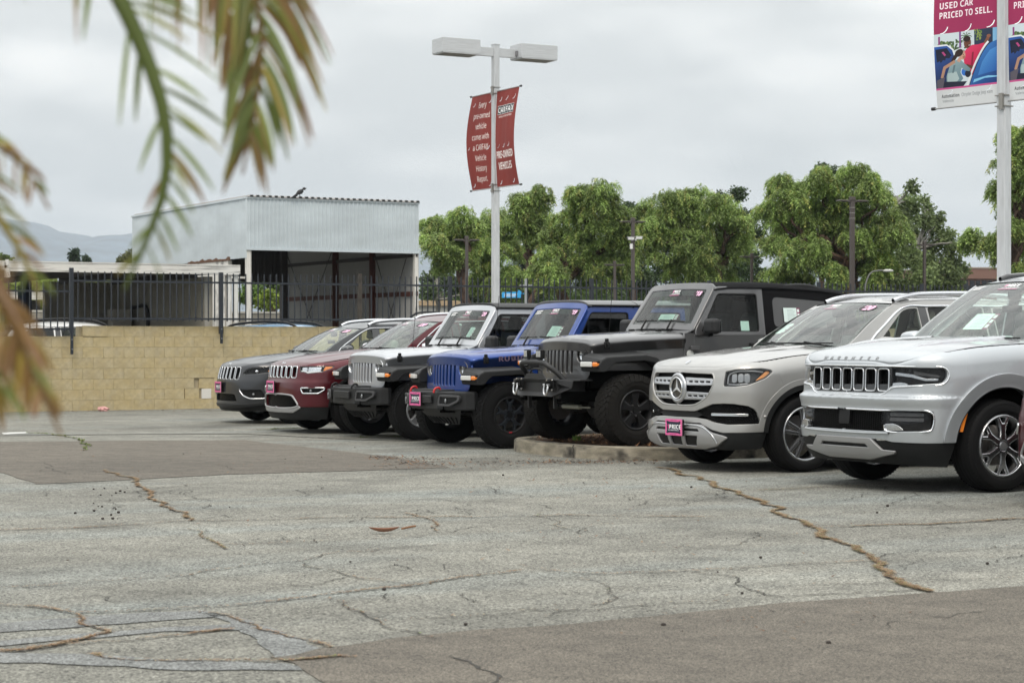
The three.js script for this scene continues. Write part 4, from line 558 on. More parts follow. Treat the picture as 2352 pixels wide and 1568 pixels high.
broad('dark dense evergreen behind the broadest pepper tree', 118, [1690, 840, 1690, 480], [[1660, 455, 24], [1690, 450, 20], [1715, 500, 30], [1735, 540, 26], [1730, 590, 30], [1700, 620, 34], [1745, 630, 26], [1520, 625, 30], [1570, 645, 30], [1490, 640, 26], [1620, 655, 30], [1675, 660, 30], [1740, 660, 28]], { name: 'evergreen_tree', bark: barkMat, tone: [0.075, 0.125, 0.04], dark: [0.018, 0.035, 0.012], spread: 2.5, dense: 480 });
broad('dull green evergreen rising between the two middle pepper trees', 112, [1450, 840, 1450, 480], [[1445, 480, 22], [1470, 490, 20], [1450, 520, 28], [1470, 550, 30], [1445, 580, 30], [1470, 610, 30], [1440, 640, 28], [1480, 650, 30]], { name: 'evergreen_tree', bark: barkMat, tone: [0.10, 0.16, 0.055], dark: [0.03, 0.05, 0.018], spread: 2 });
broad('distant bushy evergreen with thin top above the tallest pepper tree', 110, [1885, 840, 1890, 400], [[1890, 385, 14], [1905, 395, 10], [1870, 400, 12], [1880, 440, 26], [1900, 480, 30]], { name: 'evergreen_tree', bark: barkMat, tone: [0.10, 0.15, 0.06], dark: [0.03, 0.05, 0.02] });
broad('low grey-green tree at the right end of the shelter', 105, [1005, 840, 1005, 640], [[985, 640, 22], [1010, 630, 20], [1030, 650, 24], [1055, 660, 26], [985, 670, 22], [1090, 680, 24]], { tone: [0.13, 0.18, 0.08], dark: [0.05, 0.075, 0.035] });
broad('bluish dark conifer seen between pole and wide pepper tree', 120, [1215, 840, 1212, 560], [[1212, 560, 12], [1212, 585, 16], [1205, 610, 20], [1220, 640, 24], [1195, 660, 24], [1240, 665, 24]], { name: 'conifer_tree', bark: barkMat, tone: [0.06, 0.10, 0.05], dark: [0.025, 0.045, 0.025] });
broad('bright green leafy tree seen through the open shelter', 84, [620, 840, 615, 630], [[580, 610, 22], [610, 600, 24], [640, 610, 24], [590, 645, 28], [630, 645, 28], [660, 640, 24], [600, 680, 28], [645, 685, 28], [575, 680, 22]], { tone: [0.19, 0.30, 0.07], dark: [0.05, 0.09, 0.02] });
broad('yellow-green rounded shrub in the lower part of the shelter opening', 78, [628, 840, 628, 690], [[620, 685, 22], [640, 690, 20], [605, 695, 18]], { name: 'shrub', tone: [0.26, 0.34, 0.05], dark: [0.09, 0.13, 0.02], bark: barkMat });
broad('small dark pointed conifer above the carport roof', 170, [170, 840, 170, 580], [[170, 578, 5], [169, 586, 8], [168, 596, 11], [172, 606, 12]], { name: 'conifer_tree', bark: barkMat, tone: [0.05, 0.085, 0.04], dark: [0.02, 0.035, 0.02], leaf: 0.35, leafw: 0.16, spread: 0.3 });
broad('tiny treetop just right of the small conifer over the carport', 190, [197, 840, 197, 590], [[197, 592, 6], [200, 600, 7]], { name: 'conifer_tree', bark: barkMat, tone: [0.08, 0.12, 0.06], dark: [0.03, 0.05, 0.025], leaf: 0.3, leafw: 0.14, spread: 0.3 });
broad('round treetop over the carport at the left edge', 150, [8, 840, 8, 595], [[4, 596, 14], [14, 600, 12], [-12, 600, 16]], { tone: [0.20, 0.26, 0.08], dark: [0.09, 0.12, 0.04], leaf: 0.3, leafw: 0.2, spread: 0.5 });
broad('brownish treetop over the carport beside the hanging frond', 140, [292, 840, 292, 590], [[288, 597, 12], [302, 590, 14], [275, 602, 8]], { tone: [0.17, 0.19, 0.09], dark: [0.08, 0.08, 0.04], leaf: 0.3, leafw: 0.2, spread: 0.5 });
broad('small bright green tree left of the brown building', 120, [2190, 840, 2190, 680], [[2185, 665, 20], [2205, 672, 18], [2170, 680, 20], [2240, 690, 16]], { tone: [0.2, 0.28, 0.06], dark: [0.06, 0.09, 0.02] });
{ // low mass of foliage filling the gap under the crowns
  const lv = new Leaves(), r = rng(66); for (let i = 0; i < 52000; i++) { const x = 970 + r() * 1290, y = 640 + Math.pow(r(), 0.7) * 150, d = 122 + r() * 12, f = 0.45 + 0.9 * fbm(x * 0.03, y * 0.05, 999, 3, 6); if (fbm(x * 0.012 + 9, 2.5, 999, 3, 12) * 130 + 600 > y) continue; const p = at(x, y, d), d1 = V(r() - 0.5, r() - 0.6, r() - 0.5).normalize(), s1 = V(r() - 0.5, r() - 0.5, r() - 0.5).cross(d1).normalize(); lv.add(p, d1, s1, 0.34 + r() * 0.2, 0.24, [0.085 * f, 0.135 * f, 0.042 * f]); }
  tag(mesh('undergrowth', lv.geo(), leafMat), 'dense dark undergrowth filling the gaps below the tree crowns', 'undergrowth', null, 'stuff');
  const lv2 = new Leaves(); for (let i = 0; i < 9000; i++) { const x = -60 + r() * 420, y = 648 + r() * 60, d = 100 + r() * 8, f = 0.6 + r(), p = at(x, y, d), d1 = V(r() - 0.5, r() - 0.6, r() - 0.5).normalize(), s1 = V(r() - 0.5, r() - 0.5, r() - 0.5).cross(d1).normalize(); lv2.add(p, d1, s1, 0.4, 0.3, [0.19 * f, 0.24 * f, 0.06 * f]); }
  tag(mesh('hedge', lv2.geo(), leafMat), 'strip of yellow-green hedge glimpsed under the carports', 'hedge', null, 'stuff');
}
// ---------------------------------------------------------------- hills
{
  const prof = [[-300, 500], [-100, 520], [0, 505], [60, 508], [100, 518], [150, 536], [190, 541], [230, 548], [270, 543], [320, 541], [420, 560], [520, 590], [640, 575], [760, 590], [900, 570], [1010, 575], [1080, 560], [1200, 580], [1400, 600], [1700, 620], [2100, 640], [2600, 650]];
  const d = 9000, H = x => { let i = 0; while (i < prof.length - 2 && prof[i + 1][0] < x) i++; const t = sstep(0, 1, clamp((x - prof[i][0]) / (prof[i + 1][0] - prof[i][0]))); return lerp(prof[i][1], prof[i + 1][1], t) + 4 * (fbm(x * 0.05 + 50, 3, 999, 4, 8) - 0.5); };
  const g = grid((u, v) => { const x = -300 + u * 2900, top = (HOR - H(x)) / F * d + EYE, n = fbm(u * 40 + 3, v * 6, 999, 4, 19) - 0.5, k = Math.sin(v * Math.PI / 2); const dd = d - 2500 + v * 2500 + n * 500 * (1 - v); return V((x - 1176) / F * d, Math.max(-20, top * k + n * 200 * (1 - v) * v * 2), -dd); }, 260, 24);
  const m = struct('hills', g, std(0.135, 0.185, 0.235, 1, { map: rep(soft, 9) })); m.userData.label = 'long blue hazy hills behind the carport and shelter';  // distance haze is painted into this pale blue colour, on top of the fog
}
scene.fog = new THREE.FogExp2(0xc8d2dc, 0.000125);
// ---------------------------------------------------------------- lamp posts, street lamps, sign, far buildings
const bronze = std(0.075, 0.062, 0.058, 0.6), bronzeHead = std(0.10, 0.088, 0.08, 0.55);
function lampPost(label, x, y, d, w, o = {}) {
  const p = at(x, HOR, d), h = EYE + (HOR - y) / F * d, t = thing('lamp_post', label, 'lamp post', [p.x, 0, p.z], o.turn || 0.3); mesh('post', box(w, h, w, 0, h / 2, 0, 0.01), bronze, t); mesh('post_cap', box(w * 1.25, 0.14, w * 1.25, 0, h - 0.02, 0, 0.02), bronze, t);
  const heads = o.heads || 2; for (let i = 0; i < heads; i++) { const s = i ? -1 : 1; mesh('arm', box(0.34, 0.06, 0.06, s * (w / 2 + 0.17), h - 0.12, 0), bronze, t); const hs = o.hs || 0.6; const hd = mesh('lamp_head', extrude(rp([[0.28, -0.035], [1.02, -0.03], [1.04, 0.0], [0.9, 0.05], [0.3, 0.055]], 0.02), 0.42, 0.01), bronzeHead, t); hd.scale.setScalar(hs); hd.position.set(0, h - 0.1, s * -0.21 * hs); if (i) hd.rotation.y = Math.PI; }
  return t;
}
lampPost('thinnest dark brown lamp post left of the tall white pole', 1072, 545, 80, 0.107, { hs: 0.5 });
const cp = lampPost('dark brown lamp post carrying two white security cameras', 1454, 503, 78, 0.118, { hs: 0.5 });
{ const y = EYE + (HOR - 548) / F * 78, wm = std(0.75, 0.75, 0.74, 0.4); for (const [s, dy] of [[0.2, 0.02], [-0.13, -0.01]]) { const c = mesh('security_camera', [box(0.25, 0.1, 0.11, s, y + dy, 0.12, 0.03), box(0.27, 0.02, 0.13, s, y + dy + 0.055, 0.12, 0.006), box(0.05, 0.07, 0.1, s * 0.4, y - 0.04, 0.08)], wm, cp); mesh('lens', cyl(0.035, 0.035, 0.02, 12, s + Math.sign(s) * 0.125, y + dy, 0.12, 'x'), std(0.02, 0.02, 0.02, 0.2), c); } mesh('junction_box', box(0.1, 0.2, 0.08, -0.1, y - 0.3, 0.09, 0.015), wm, cp); }
const l3 = lampPost('thickest dark brown lamp post in front of the tallest pepper tree', 1958, 455, 76, 0.155); mesh('strap', [0.35, 0.55, 0.75].map(k => box(0.17, 0.02, 0.17, 0, EYE + 322 / F * 76 - k, 0)), std(0.3, 0.29, 0.28, 0.5), l3);
lampPost('dark brown lamp post before the rounded sycamore', 2124, 556, 84, 0.108, { hs: 0.52 }); lampPost('dark brown lamp post under the right side of the broadest pepper tree', 1727, 584, 86, 0.1, { hs: 0.5 }); lampPost('far dark brown lamp post left of the camera post', 1412, 602, 82, 0.09, { hs: 0.4 });
function streetLamp(label, x, y, d, s) { const p = at(x, HOR, d), h = EYE + (HOR - y) / F * d, t = thing('street_lamp', label, 'street lamp', [p.x, 0, p.z], 0); mesh('pole', tube([V(0, 0, 0), V(0, h * 0.9, 0), V(s * 0.4, h + 0.02, 0), V(s * 1.2, h + 0.1, 0)], 0.028), std(0.2, 0.2, 0.195, 0.6), t); const hd = new THREE.SphereGeometry(0.2, 16, 10); hd.scale(1.1, 0.3, 0.5); hd.translate(s * 1.6, h + 0.08, 0); mesh('lamp_head', hd, std(0.6, 0.6, 0.58, 0.5), t); }
streetLamp('curved white street lamp low among the trees, right of its twin', 1990, 626, 82, 0.55); streetLamp('curved white street lamp low among the trees, left of its twin', 1962, 628, 83, -0.55);
{
  const p = at(1183, HOR, 78), s = thing('blue_sign', 'small bright blue sign on a grey post seen through the fence', 'sign', [p.x, 0, p.z]); const Y = y => EYE + (HOR - y) / F * 78;
  mesh('post', box(0.11, Y(640), 0.11, 0.42, Y(640) / 2, 0), std(0.3, 0.32, 0.33, 0.6), s); mesh('post_cap', box(0.5, 0.04, 0.08, 0.42, Y(655), 0), std(0.3, 0.32, 0.33, 0.6), s);
  mesh('sign_board', extrude(rp([[-0.5, Y(684)], [0.22, Y(684)], [0.22, Y(676)], [0.36, Y(675)], [0.12, Y(665)], [0.12, Y(670)], [-0.5, Y(671)]], 0.02), 0.05, 0.005), std(0.03, 0.34, 0.72, 0.5), s); const tp = mesh('sign_print', [box(0.5, 0.035, 0.004, -0.16, Y(676), 0.058), box(0.42, 0.03, 0.004, -0.2, Y(680), 0.058)], std(0.7, 0.78, 0.85, 0.6), s);
  const b = thing('brown_building', 'flat-roofed brown building with dark windows at the right, behind the trees', 'building', at(2240, HOR, 165).setY(0).toArray(), 0.25); const k = 165 / F, W = 150 * k;
  const Y2 = y => EYE + (HOR - y) * k; mesh('wall', box(W, Y2(640), 9, 0, Y2(640) / 2, -4.5), std(0.17, 0.105, 0.085, 0.85), b); mesh('parapet', box(W + 0.3, Y2(617) - Y2(640), 9.3, 0, (Y2(617) + Y2(640)) / 2, -4.5), std(0.20, 0.115, 0.09, 0.85), b); mesh('parapet_cap', box(W + 0.4, 0.12, 9.4, 0, Y2(617) + 0.06, -4.5), std(0.3, 0.24, 0.2, 0.8), b); mesh('roof_unit', [box(W * 0.30, Y2(602) - Y2(617), 3, -W * 0.25, (Y2(602) + Y2(617)) / 2, -4), ...Array.from({ length: 6 }, (_, i) => box(W * 0.30, 0.03, 3.05, -W * 0.25, Y2(615) + i * 0.09, -4))], std(0.10, 0.085, 0.08, 0.8), b);
  for (let i = 0; i < 5; i++) { const wd = mesh('window', box(W / 5 - 0.12, Y2(644) - Y2(668), 0.06, -W / 2 + (i + 0.5) * W / 5, (Y2(644) + Y2(668)) / 2, 0.02), std(0.02, 0.024, 0.03, 0.15), b); mesh('frame', [box(0.06, Y2(644) - Y2(668), 0.05, -W / 2 + (i + 0.5) * W / 5, (Y2(644) + Y2(668)) / 2, 0.06)], std(0.07, 0.05, 0.045, 0.7), wd); }
  const w = thing('far_house', 'low tan-roofed white building seen through the fence right of the shelter', 'building', at(1000, HOR, 112).setY(0).toArray(), 0.3), kk = 112 / F, Y3 = y => EYE + (HOR - y) * kk;
  mesh('wall', box(3.6, Y3(728), 4, 0, Y3(728) / 2, -2), std(0.07, 0.072, 0.075, 0.8), w); mesh('upper_wall', box(3.6, Y3(700) - Y3(728), 4, 0, (Y3(700) + Y3(728)) / 2, -2.02), std(0.55, 0.54, 0.5, 0.8), w); mesh('roof', extrude([[-2.1, Y3(702)], [2.1, Y3(702)], [1.2, Y3(690)], [-1.2, Y3(690)]], 4.4, 0.01).translate(0, 0, -4.2), std(0.4, 0.3, 0.19, 0.85), w); for (const x of [-1.1, 0.1, 1.2]) mesh('window', box(0.7, 0.9, 0.05, x, Y3(742), 0.02), std(0.03, 0.035, 0.04, 0.2), w);
  const tl = thing('traffic_light', 'traffic light showing green beyond the shelter', 'traffic light', at(692, HOR, 90).setY(0).toArray(), 0); const Y4 = y => EYE + (HOR - y) / F * 90; mesh('pole', box(0.1, Y4(655), 0.1, 0.14, Y4(655) / 2, 0), std(0.5, 0.5, 0.5, 0.6), tl); mesh('signal_housing', box(0.3, 0.95, 0.2, -0.1, Y4(674), 0.05, 0.03), std(0.02, 0.02, 0.02, 0.6), tl);
  const gl = cyl(0.1, 0.1, 0.03, 16, -0.1, Y4(683), 0.16, 'z'); mesh('green_signal', gl, new THREE.MeshStandardMaterial({ color: lin(0.02, 0.3, 0.2), emissive: lin(0.05, 0.6, 0.42), emissiveIntensity: 1, roughness: 0.4 }), tl); const pl = new THREE.PointLight(lin(0.1, 1, 0.7), 0.4, 0, 2); pl.position.set(-0.1, Y4(683), 0.26); tl.add(pl);
}
// ---------------------------------------------------------------- car workshop
// own axes of a car: +z nose, +x its left (the side seen here), origin on the ground under the front axle
function spline(pts) { // smooth through [x, y], x rising
  return x => { const n = pts.length; if (x <= pts[0][0]) return pts[0][1]; if (x >= pts[n - 1][0]) return pts[n - 1][1]; let i = 0; while (pts[i + 1][0] < x) i++; const h = pts[i + 1][0] - pts[i][0], t = (x - pts[i][0]) / h, sl = k => { if (k <= 0 || k >= n - 1) return 0.5 * ((pts[Math.min(n - 1, k + 1)][1] - pts[Math.max(0, k - 1)][1]) / (pts[Math.min(n - 1, k + 1)][0] - pts[Math.max(0, k - 1)][0])); const a = (pts[k][1] - pts[k - 1][1]) / (pts[k][0] - pts[k - 1][0]), b = (pts[k + 1][1] - pts[k][1]) / (pts[k + 1][0] - pts[k][0]); return a * b <= 0 ? 0 : 2 * a * b / (a + b); }; const m0 = sl(i) * h, m1 = sl(i + 1) * h, t2 = t * t, t3 = t2 * t; return (2 * t3 - 3 * t2 + 1) * pts[i][1] + (t3 - 2 * t2 + t) * m0 + (-2 * t3 + 3 * t2) * pts[i + 1][1] + (t3 - t2) * m1; };
}
function shell(c) { // c: plan [[x, z]...] left half front middle to rear middle, side/front/rear profiles (inset by height), H(x, z) top surface, belt(z), zc cowl, R/r shoulder
  const half = c.plan.map(p => V(p[0], 0, p[1])), full = [...half.slice(1).reverse().map(p => V(-p.x, 0, p.z)), ...half], cv = new THREE.CatmullRomCurve3(full, false, 'centripetal'), M = 3000, pts = cv.getPoints(M), tb = []; let s = 0, mid = M >> 1; for (let i = 0; i <= M; i++) if (pts[i].z > 0 && Math.abs(pts[i].x) < Math.abs(pts[mid].x)) mid = i;
  for (let i = mid; i <= M; i++) { if (i > mid) s += pts[i].distanceTo(pts[i - 1]); const t = pts[Math.min(M, i + 3)].clone().sub(pts[Math.max(0, i - 3)]).normalize(); tb.push([s, pts[i].x, pts[i].z, -t.z, t.x]); }
  const S = s, N = tb.length - 1; tb[0][1] = 0; tb[0][3] = 0; tb[0][4] = 1;
  const P = q => { const g = q < 0 ? -1 : 1, a = Math.min(Math.abs(q), S); let lo = 0, hi = N; while (hi - lo > 1) { const m = (lo + hi) >> 1; if (tb[m][0] < a) lo = m; else hi = m; } const A = tb[lo], B = tb[hi], t = (a - A[0]) / (B[0] - A[0] || 1), e = (Math.abs(q) - a); let nx = lerp(A[3], B[3], t), nz = lerp(A[4], B[4], t); return [g * (lerp(A[1], B[1], t) - e), lerp(A[2], B[2], t), g * nx, nz]; };
  const X = x => { let i = 0; while (i < N && tb[i][1] < Math.abs(x) && tb[i][2] > -0.4) i++; const A = tb[Math.max(0, i - 1)], B = tb[i], t = (Math.abs(x) - A[1]) / (B[1] - A[1] || 1); return Math.sign(x || 1) * lerp(A[0], B[0], clamp(t)); };
  const Z = z => { let i = 0; while (i < N && tb[i][2] > z) i++; const A = tb[Math.max(0, i - 1)], B = tb[i], t = (A[2] - z) / (A[2] - B[2] || 1); return lerp(A[0], B[0], clamp(t)); };
  const f = spline(c.front), sd = spline(c.side), re = spline(c.rear || c.side), c0 = X(c.corner[0]), c1 = Z(c.corner[1]), r0 = Z(c.rearCorner || c.plan[c.plan.length - 1][1] + 0.55), r1 = S - 0.3;
  const topTab = [], top0 = q => { const p = P(q), wf = 1 - sstep(c0, c1, q), r = lerp(c.r, c.rf ?? c.r, wf) * 0.88, k = sstep(c.zc + 0.2, c.zc - 0.25, p[1]); let y = c.H(Math.abs(p[0]) * 0.95, p[1] - 0.05); for (let i = 0; i < 8; i++) { const ins = wf * f(y) + (1 - wf) * sd(y) - r; y = lerp(y, c.H(Math.abs(p[0] + p[2] * ins), p[1] + p[3] * ins), 0.7); } return lerp(y, c.belt(p[1]), k); }; for (let i = 0; i <= 600; i++) topTab.push(top0(S * i / 600));
  const top = q => { const a = Math.min(Math.abs(q), S) / S * 600, i = Math.min(599, Math.floor(a)); return lerp(topTab[i], topTab[i + 1], a - i); };
  const map = (q, y, off = 0) => { const p = P(q), a = Math.abs(q), wf = 1 - sstep(c0, c1, a), wr = sstep(r0, r1, a), d = top(q) - y; let ins = wf * f(y) + wr * re(y) + (1 - wf - wr) * sd(y); const R = lerp(c.R, c.Rf ?? c.R, wf), r = lerp(c.r, c.rf ?? c.r, wf); if (d < R) { const k = clamp(1 - d / R, 0, 1); ins -= r * (1 - Math.sqrt(1 - k * k * 0.985)); } if (c.bulge) ins += c.bulge(p[1], y, a) * (1 - wf * 0.7); ins += off; return V(p[0] + p[2] * ins, y, p[1] + p[3] * ins); };
  const mirrorPoly = p => p.map(k => [-k[0], k[1]]).reverse();
  return { P, X, Z, S, map, top, mirrorPoly };
}
function paint(r, g, b, o = {}) { return new THREE.MeshPhysicalMaterial({ color: lin(r, g, b), metalness: o.metal ?? 0.35, roughness: o.rough ?? 0.38, clearcoat: o.cc ?? 1, clearcoatRoughness: 0.03, ...(o.x || {}) }); }
const dull = (r, g, b, rough, spec, o = {}) => new THREE.MeshPhysicalMaterial({ color: lin(r, g, b), roughness: rough, specularIntensity: spec, ...o });
const M = {
  screenDark: new THREE.MeshPhysicalMaterial({ color: lin(0.60, 0.70, 0.65), transmission: 1, thickness: 0, roughness: 0.0, ior: 1.36, side: THREE.DoubleSide }),
  glass: new THREE.MeshPhysicalMaterial({ color: lin(0.87, 0.94, 0.90), transmission: 1, thickness: 0, roughness: 0.0, ior: 1.36, side: THREE.DoubleSide }),
  tint: new THREE.MeshPhysicalMaterial({ color: lin(0.16, 0.18, 0.185), transmission: 1, thickness: 0, roughness: 0.0, ior: 1.52, side: THREE.DoubleSide }),
  screen: new THREE.MeshPhysicalMaterial({ color: lin(0.80, 0.92, 0.85), transmission: 1, thickness: 0, roughness: 0.0, ior: 1.85, side: THREE.DoubleSide }),
  lens: new THREE.MeshPhysicalMaterial({ color: lin(0.93, 0.94, 0.95), transmission: 1, thickness: 0, roughness: 0.0, ior: 1.4, specularIntensity: 0.6, side: THREE.DoubleSide }),
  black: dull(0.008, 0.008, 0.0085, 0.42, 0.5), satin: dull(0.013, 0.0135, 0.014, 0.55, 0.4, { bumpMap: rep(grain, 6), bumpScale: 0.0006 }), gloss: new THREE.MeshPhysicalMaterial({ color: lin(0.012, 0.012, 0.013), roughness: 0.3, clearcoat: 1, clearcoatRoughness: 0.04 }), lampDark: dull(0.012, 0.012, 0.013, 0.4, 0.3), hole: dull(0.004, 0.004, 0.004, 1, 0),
  chrome: std(0.82, 0.83, 0.85, 0.07, { metalness: 1 }), satinChrome: std(0.62, 0.63, 0.65, 0.24, { metalness: 1 }), silver: std(0.52, 0.53, 0.55, 0.32, { metalness: 0.85 }), skid: std(0.36, 0.36, 0.365, 0.42, { metalness: 0.5 }), grey: std(0.055, 0.055, 0.058, 0.5),
  rubber: dull(0.009, 0.009, 0.0095, 0.7, 0.3, { bumpMap: rep(grain, 8), bumpScale: 0.0008 }), rubberDusty: dull(0.014, 0.013, 0.012, 0.8, 0.3, { bumpMap: rep(grain, 8), bumpScale: 0.0015 }),
  amber: new THREE.MeshPhysicalMaterial({ color: lin(0.85, 0.24, 0.03), roughness: 0.18, clearcoat: 1 }), red: new THREE.MeshPhysicalMaterial({ color: lin(0.5, 0.01, 0.012), roughness: 0.2, clearcoat: 1 }), white: std(0.78, 0.78, 0.77, 0.3), cloth: std(0.035, 0.035, 0.038, 0.85), dash: std(0.028, 0.028, 0.03, 0.75), leather: std(0.30, 0.27, 0.23, 0.7), disc: std(0.22, 0.21, 0.20, 0.45, { metalness: 0.8 }), lug: std(0.65, 0.65, 0.66, 0.15, { metalness: 1 }),
};
M.satin2 = dull(0.021, 0.0215, 0.0225, 0.5, 0.55);
// mesh of small cells behind grilles
const meshTex = tex(256, 256, (u, v) => { const x = (u * 16) % 1, y = ((v * 24 + (Math.floor(u * 16) % 2) * 0.5) % 1); const d = Math.max(Math.abs(x - 0.5), Math.abs(y - 0.5)); return d > 0.4 ? 0.4 : 0.02; });
M.mesh = new THREE.MeshPhysicalMaterial({ specularIntensity: 0.1, color: lin(0.012, 0.012, 0.013), map: rep(meshTex, 2.2), bumpMap: rep(meshTex, 2.2), bumpScale: 0.008, roughness: 0.4 });

// ---- wheels. Own axes: axle along x, outer face +x
function tyreGeo(R, w, rimR, o = {}) {
  const parts = [], h = w / 2, sh = 0.045, prof = [[rimR + 0.004, -h * 0.78], [rimR + 0.012, -h * 0.9], [lerp(rimR, R, 0.35), -h * 1.0], [lerp(rimR, R, 0.65), -h * 0.985], [R - 0.03, -h * 0.9], [R - 0.012, -h * 0.83]];
  const gr = o.grooves ?? 4, tw = h * 0.80; const top = []; if (o.blocks) { top.push([R - 0.016, -h * 0.78], [R - 0.014, 0], [R - 0.016, h * 0.78]); } else { for (let i = 0; i < gr + 1; i++) { const a = -tw + 2 * tw * i / (gr + 1), b = -tw + 2 * tw * (i + 1) / (gr + 1), cr = x => R - 0.012 * Math.pow(Math.abs(x / tw), 3); top.push([cr(a + 0.004) - (i ? 0.008 : 0), a + 0.003], [cr(a), a + 0.005], [cr(b), b - 0.005], [cr(b) - (i < gr ? 0.008 : 0), b - 0.003]); } }
  const full = [...prof, ...top, ...prof.slice().reverse().map(p => [p[0], -p[1]])];
  const g = lathe(full, 72); g.rotateZ(-Math.PI / 2); parts.push(g);
  if (o.blocks) { // tread blocks in staggered rows, shoulder lugs reaching down the sidewall
    const n = o.blocks, row = o.row || 5; for (let i = 0; i < n; i++) for (let k = 0; k < row; k++) {
      const a = (i + (k % 2) * 0.5 + (k * 0.13)) / n * Math.PI * 2, x = lerp(-h * 0.72, h * 0.72, k / (row - 1)), edge = k === 0 || k === row - 1, bw = edge ? w / row * 1.25 : w / row * 0.92, bl = 2 * Math.PI * R / n * (edge ? 0.80 : 0.84);
      const q = box(bw, 0.020, bl, 0, 0, 0); q.rotateY((k % 2 ? 0.28 : -0.28) * (edge ? 0.3 : 1)); q.translate(x, R - 0.010 - (edge ? 0.006 : 0), 0); q.rotateX(a); parts.push(q);
      if (edge && o.lug) { const l = box(0.016, 0.066 + (i % 2) * 0.012, bl * 1.02, 0, 0, 0); l.rotateZ(x > 0 ? 0.2 : -0.2); l.translate(Math.sign(x) * h * 0.945, R - 0.046 - (i % 2) * 0.004, 0); l.rotateX(a); parts.push(l); }
    }
  } else { const n = 70; for (let i = 0; i < n; i++) for (const s of [-1, 1]) { const q = box(w * 0.16, 0.006, 0.006, 0, 0, 0); q.rotateY(s * 0.35); q.translate(s * h * 0.74, R - 0.0119, 0); q.rotateX(i / n * Math.PI * 2); parts.push(q); } }
  // lettering ridge on the sidewall
  for (const [rr, d] of [[lerp(rimR, R, 0.3), 0.002], [lerp(rimR, R, 0.72), 0.0025]]) { const t = new THREE.TorusGeometry(rr, d, 5, 60); t.rotateY(Math.PI / 2); t.translate(h * 0.992, 0, 0); parts.push(t); }
  return merge(parts);
}
function spokeSet(n, pts, depth, x0, bev = 0.006, off = 0) { const out = []; for (let i = 0; i < n; i++) { const g = extrude(pts, depth, bev, [], 2); g.rotateZ(i / n * Math.PI * 2 + off); out.push(g); } const g = merge(out); g.rotateY(Math.PI / 2); g.translate(x0, 0, 0); return g; } // drawn pointing up (+y) in the wheel's face
const both = p => [...p, ...p.slice().reverse().map(q => [-q[0], q[1]])];
function wheel(parent, pos, spec, side = 1, name = 'wheel') {
  const w = new THREE.Group(); w.name = name; w.position.set(...pos); if (side < 0) w.rotation.y = Math.PI; if (spec.steer) w.rotation.y += spec.steer; parent.add(w);
  const g = spec.cache ||= spec.build(); for (const [n, geo, mat] of g) mesh(n, geo, mat, w); return w;
}
function barrel(rimR, w) { const h = w / 2; const g = lathe([[rimR + 0.006, -h * 0.8], [rimR - 0.012, -h * 0.75], [rimR - 0.03, -h * 0.3], [rimR - 0.03, h * 0.35], [rimR - 0.016, h * 0.72], [rimR + 0.004, h * 0.8], [rimR + 0.008, h * 0.86], [rimR + 0.001, h * 0.9], [rimR - 0.02, h * 0.82]], 56); g.rotateZ(-Math.PI / 2); return g; }
function lugs(n, r, x, s = 0.012) { return merge(Array.from({ length: n }, (_, i) => { const a = (i + 0.5) / n * Math.PI * 2, g = new THREE.CylinderGeometry(s * 0.8, s, 0.024, 6); g.rotateZ(-Math.PI / 2); g.translate(x, r * Math.cos(a), r * Math.sin(a)); return g; })); }
function brake(x, r) { return merge([cyl(r, r, 0.03, 40, x, 0, 0, 'x'), cyl(r * 0.45, r * 0.45, 0.06, 24, x + 0.02, 0, 0, 'x')]); }
function hubCap(x, r) { return merge([cyl(r * 0.92, r, 0.02, 28, x, 0, 0, 'x').rotateX(0), cyl(r * 0.7, r * 0.9, 0.008, 28, x + 0.013, 0, 0, 'x')]); }

// ---- shared bits
const plateTex = canvas(256, 300, (x, W, H) => { x.fillStyle = '#e0609c'; x.fillRect(0, 0, W, H); x.fillStyle = '#101c34'; x.beginPath(); for (const [a, b] of [[18, 34], [40, 34], [54, 46], [W - 54, 46], [W - 40, 34], [W - 18, 34], [W - 18, 60], [W - 24, 74], [W - 24, H - 74], [W - 18, H - 60], [W - 18, H - 34], [W - 40, H - 34], [W - 54, H - 44], [54, H - 44], [40, H - 34], [18, H - 34], [18, H - 60], [24, H - 74], [24, 74], [18, 60]]) x.lineTo(a, b); x.fill(); x.textAlign = 'left'; x.save(); x.translate(32, 178); x.scale(0.66, 1.12); x.font = 'bold 100px sans-serif'; x.fillStyle = '#e0609c'; x.fillText('1', 0, 0); x.fillStyle = '#fff'; x.fillText('PRICE', 40, 0); x.restore(); x.fillStyle = '#fff'; x.textAlign = 'center'; x.save(); x.translate(W / 2, 212); x.scale(0.66, 1); x.font = 'bold 24px sans-serif'; x.fillText('PRE-OWNED VEHICLES', 0, 0); x.restore(); x.fillStyle = '#14223c'; x.font = 'bold 17px sans-serif'; x.fillText('AutoNation', W / 2, H - 14); x.fillText('DRIVE PINK', W / 2, 24); });
const plateMat = new THREE.MeshStandardMaterial({ map: plateTex, roughness: 0.4 });
function plate(parent, p, turn, tilt = 0) {
  const k = new THREE.Group(); k.name = 'number_plate'; k.position.copy(p); k.rotation.set(tilt, turn, 0, 'YXZ'); parent.add(k);
  mesh('plate_bracket', box(0.33, 0.17, 0.018, 0, 0, 0, 0.005), M.black, k); const g = new THREE.PlaneGeometry(0.305, 0.165); g.translate(0, 0, 0.0155); mesh('plate_print', g, plateMat, k); mesh('plate_sheet', box(0.309, 0.169, 0.006, 0, 0, 0.0115, 0.002), std(0.75, 0.25, 0.45, 0.4), k); return k;
}
const decalTex = {};
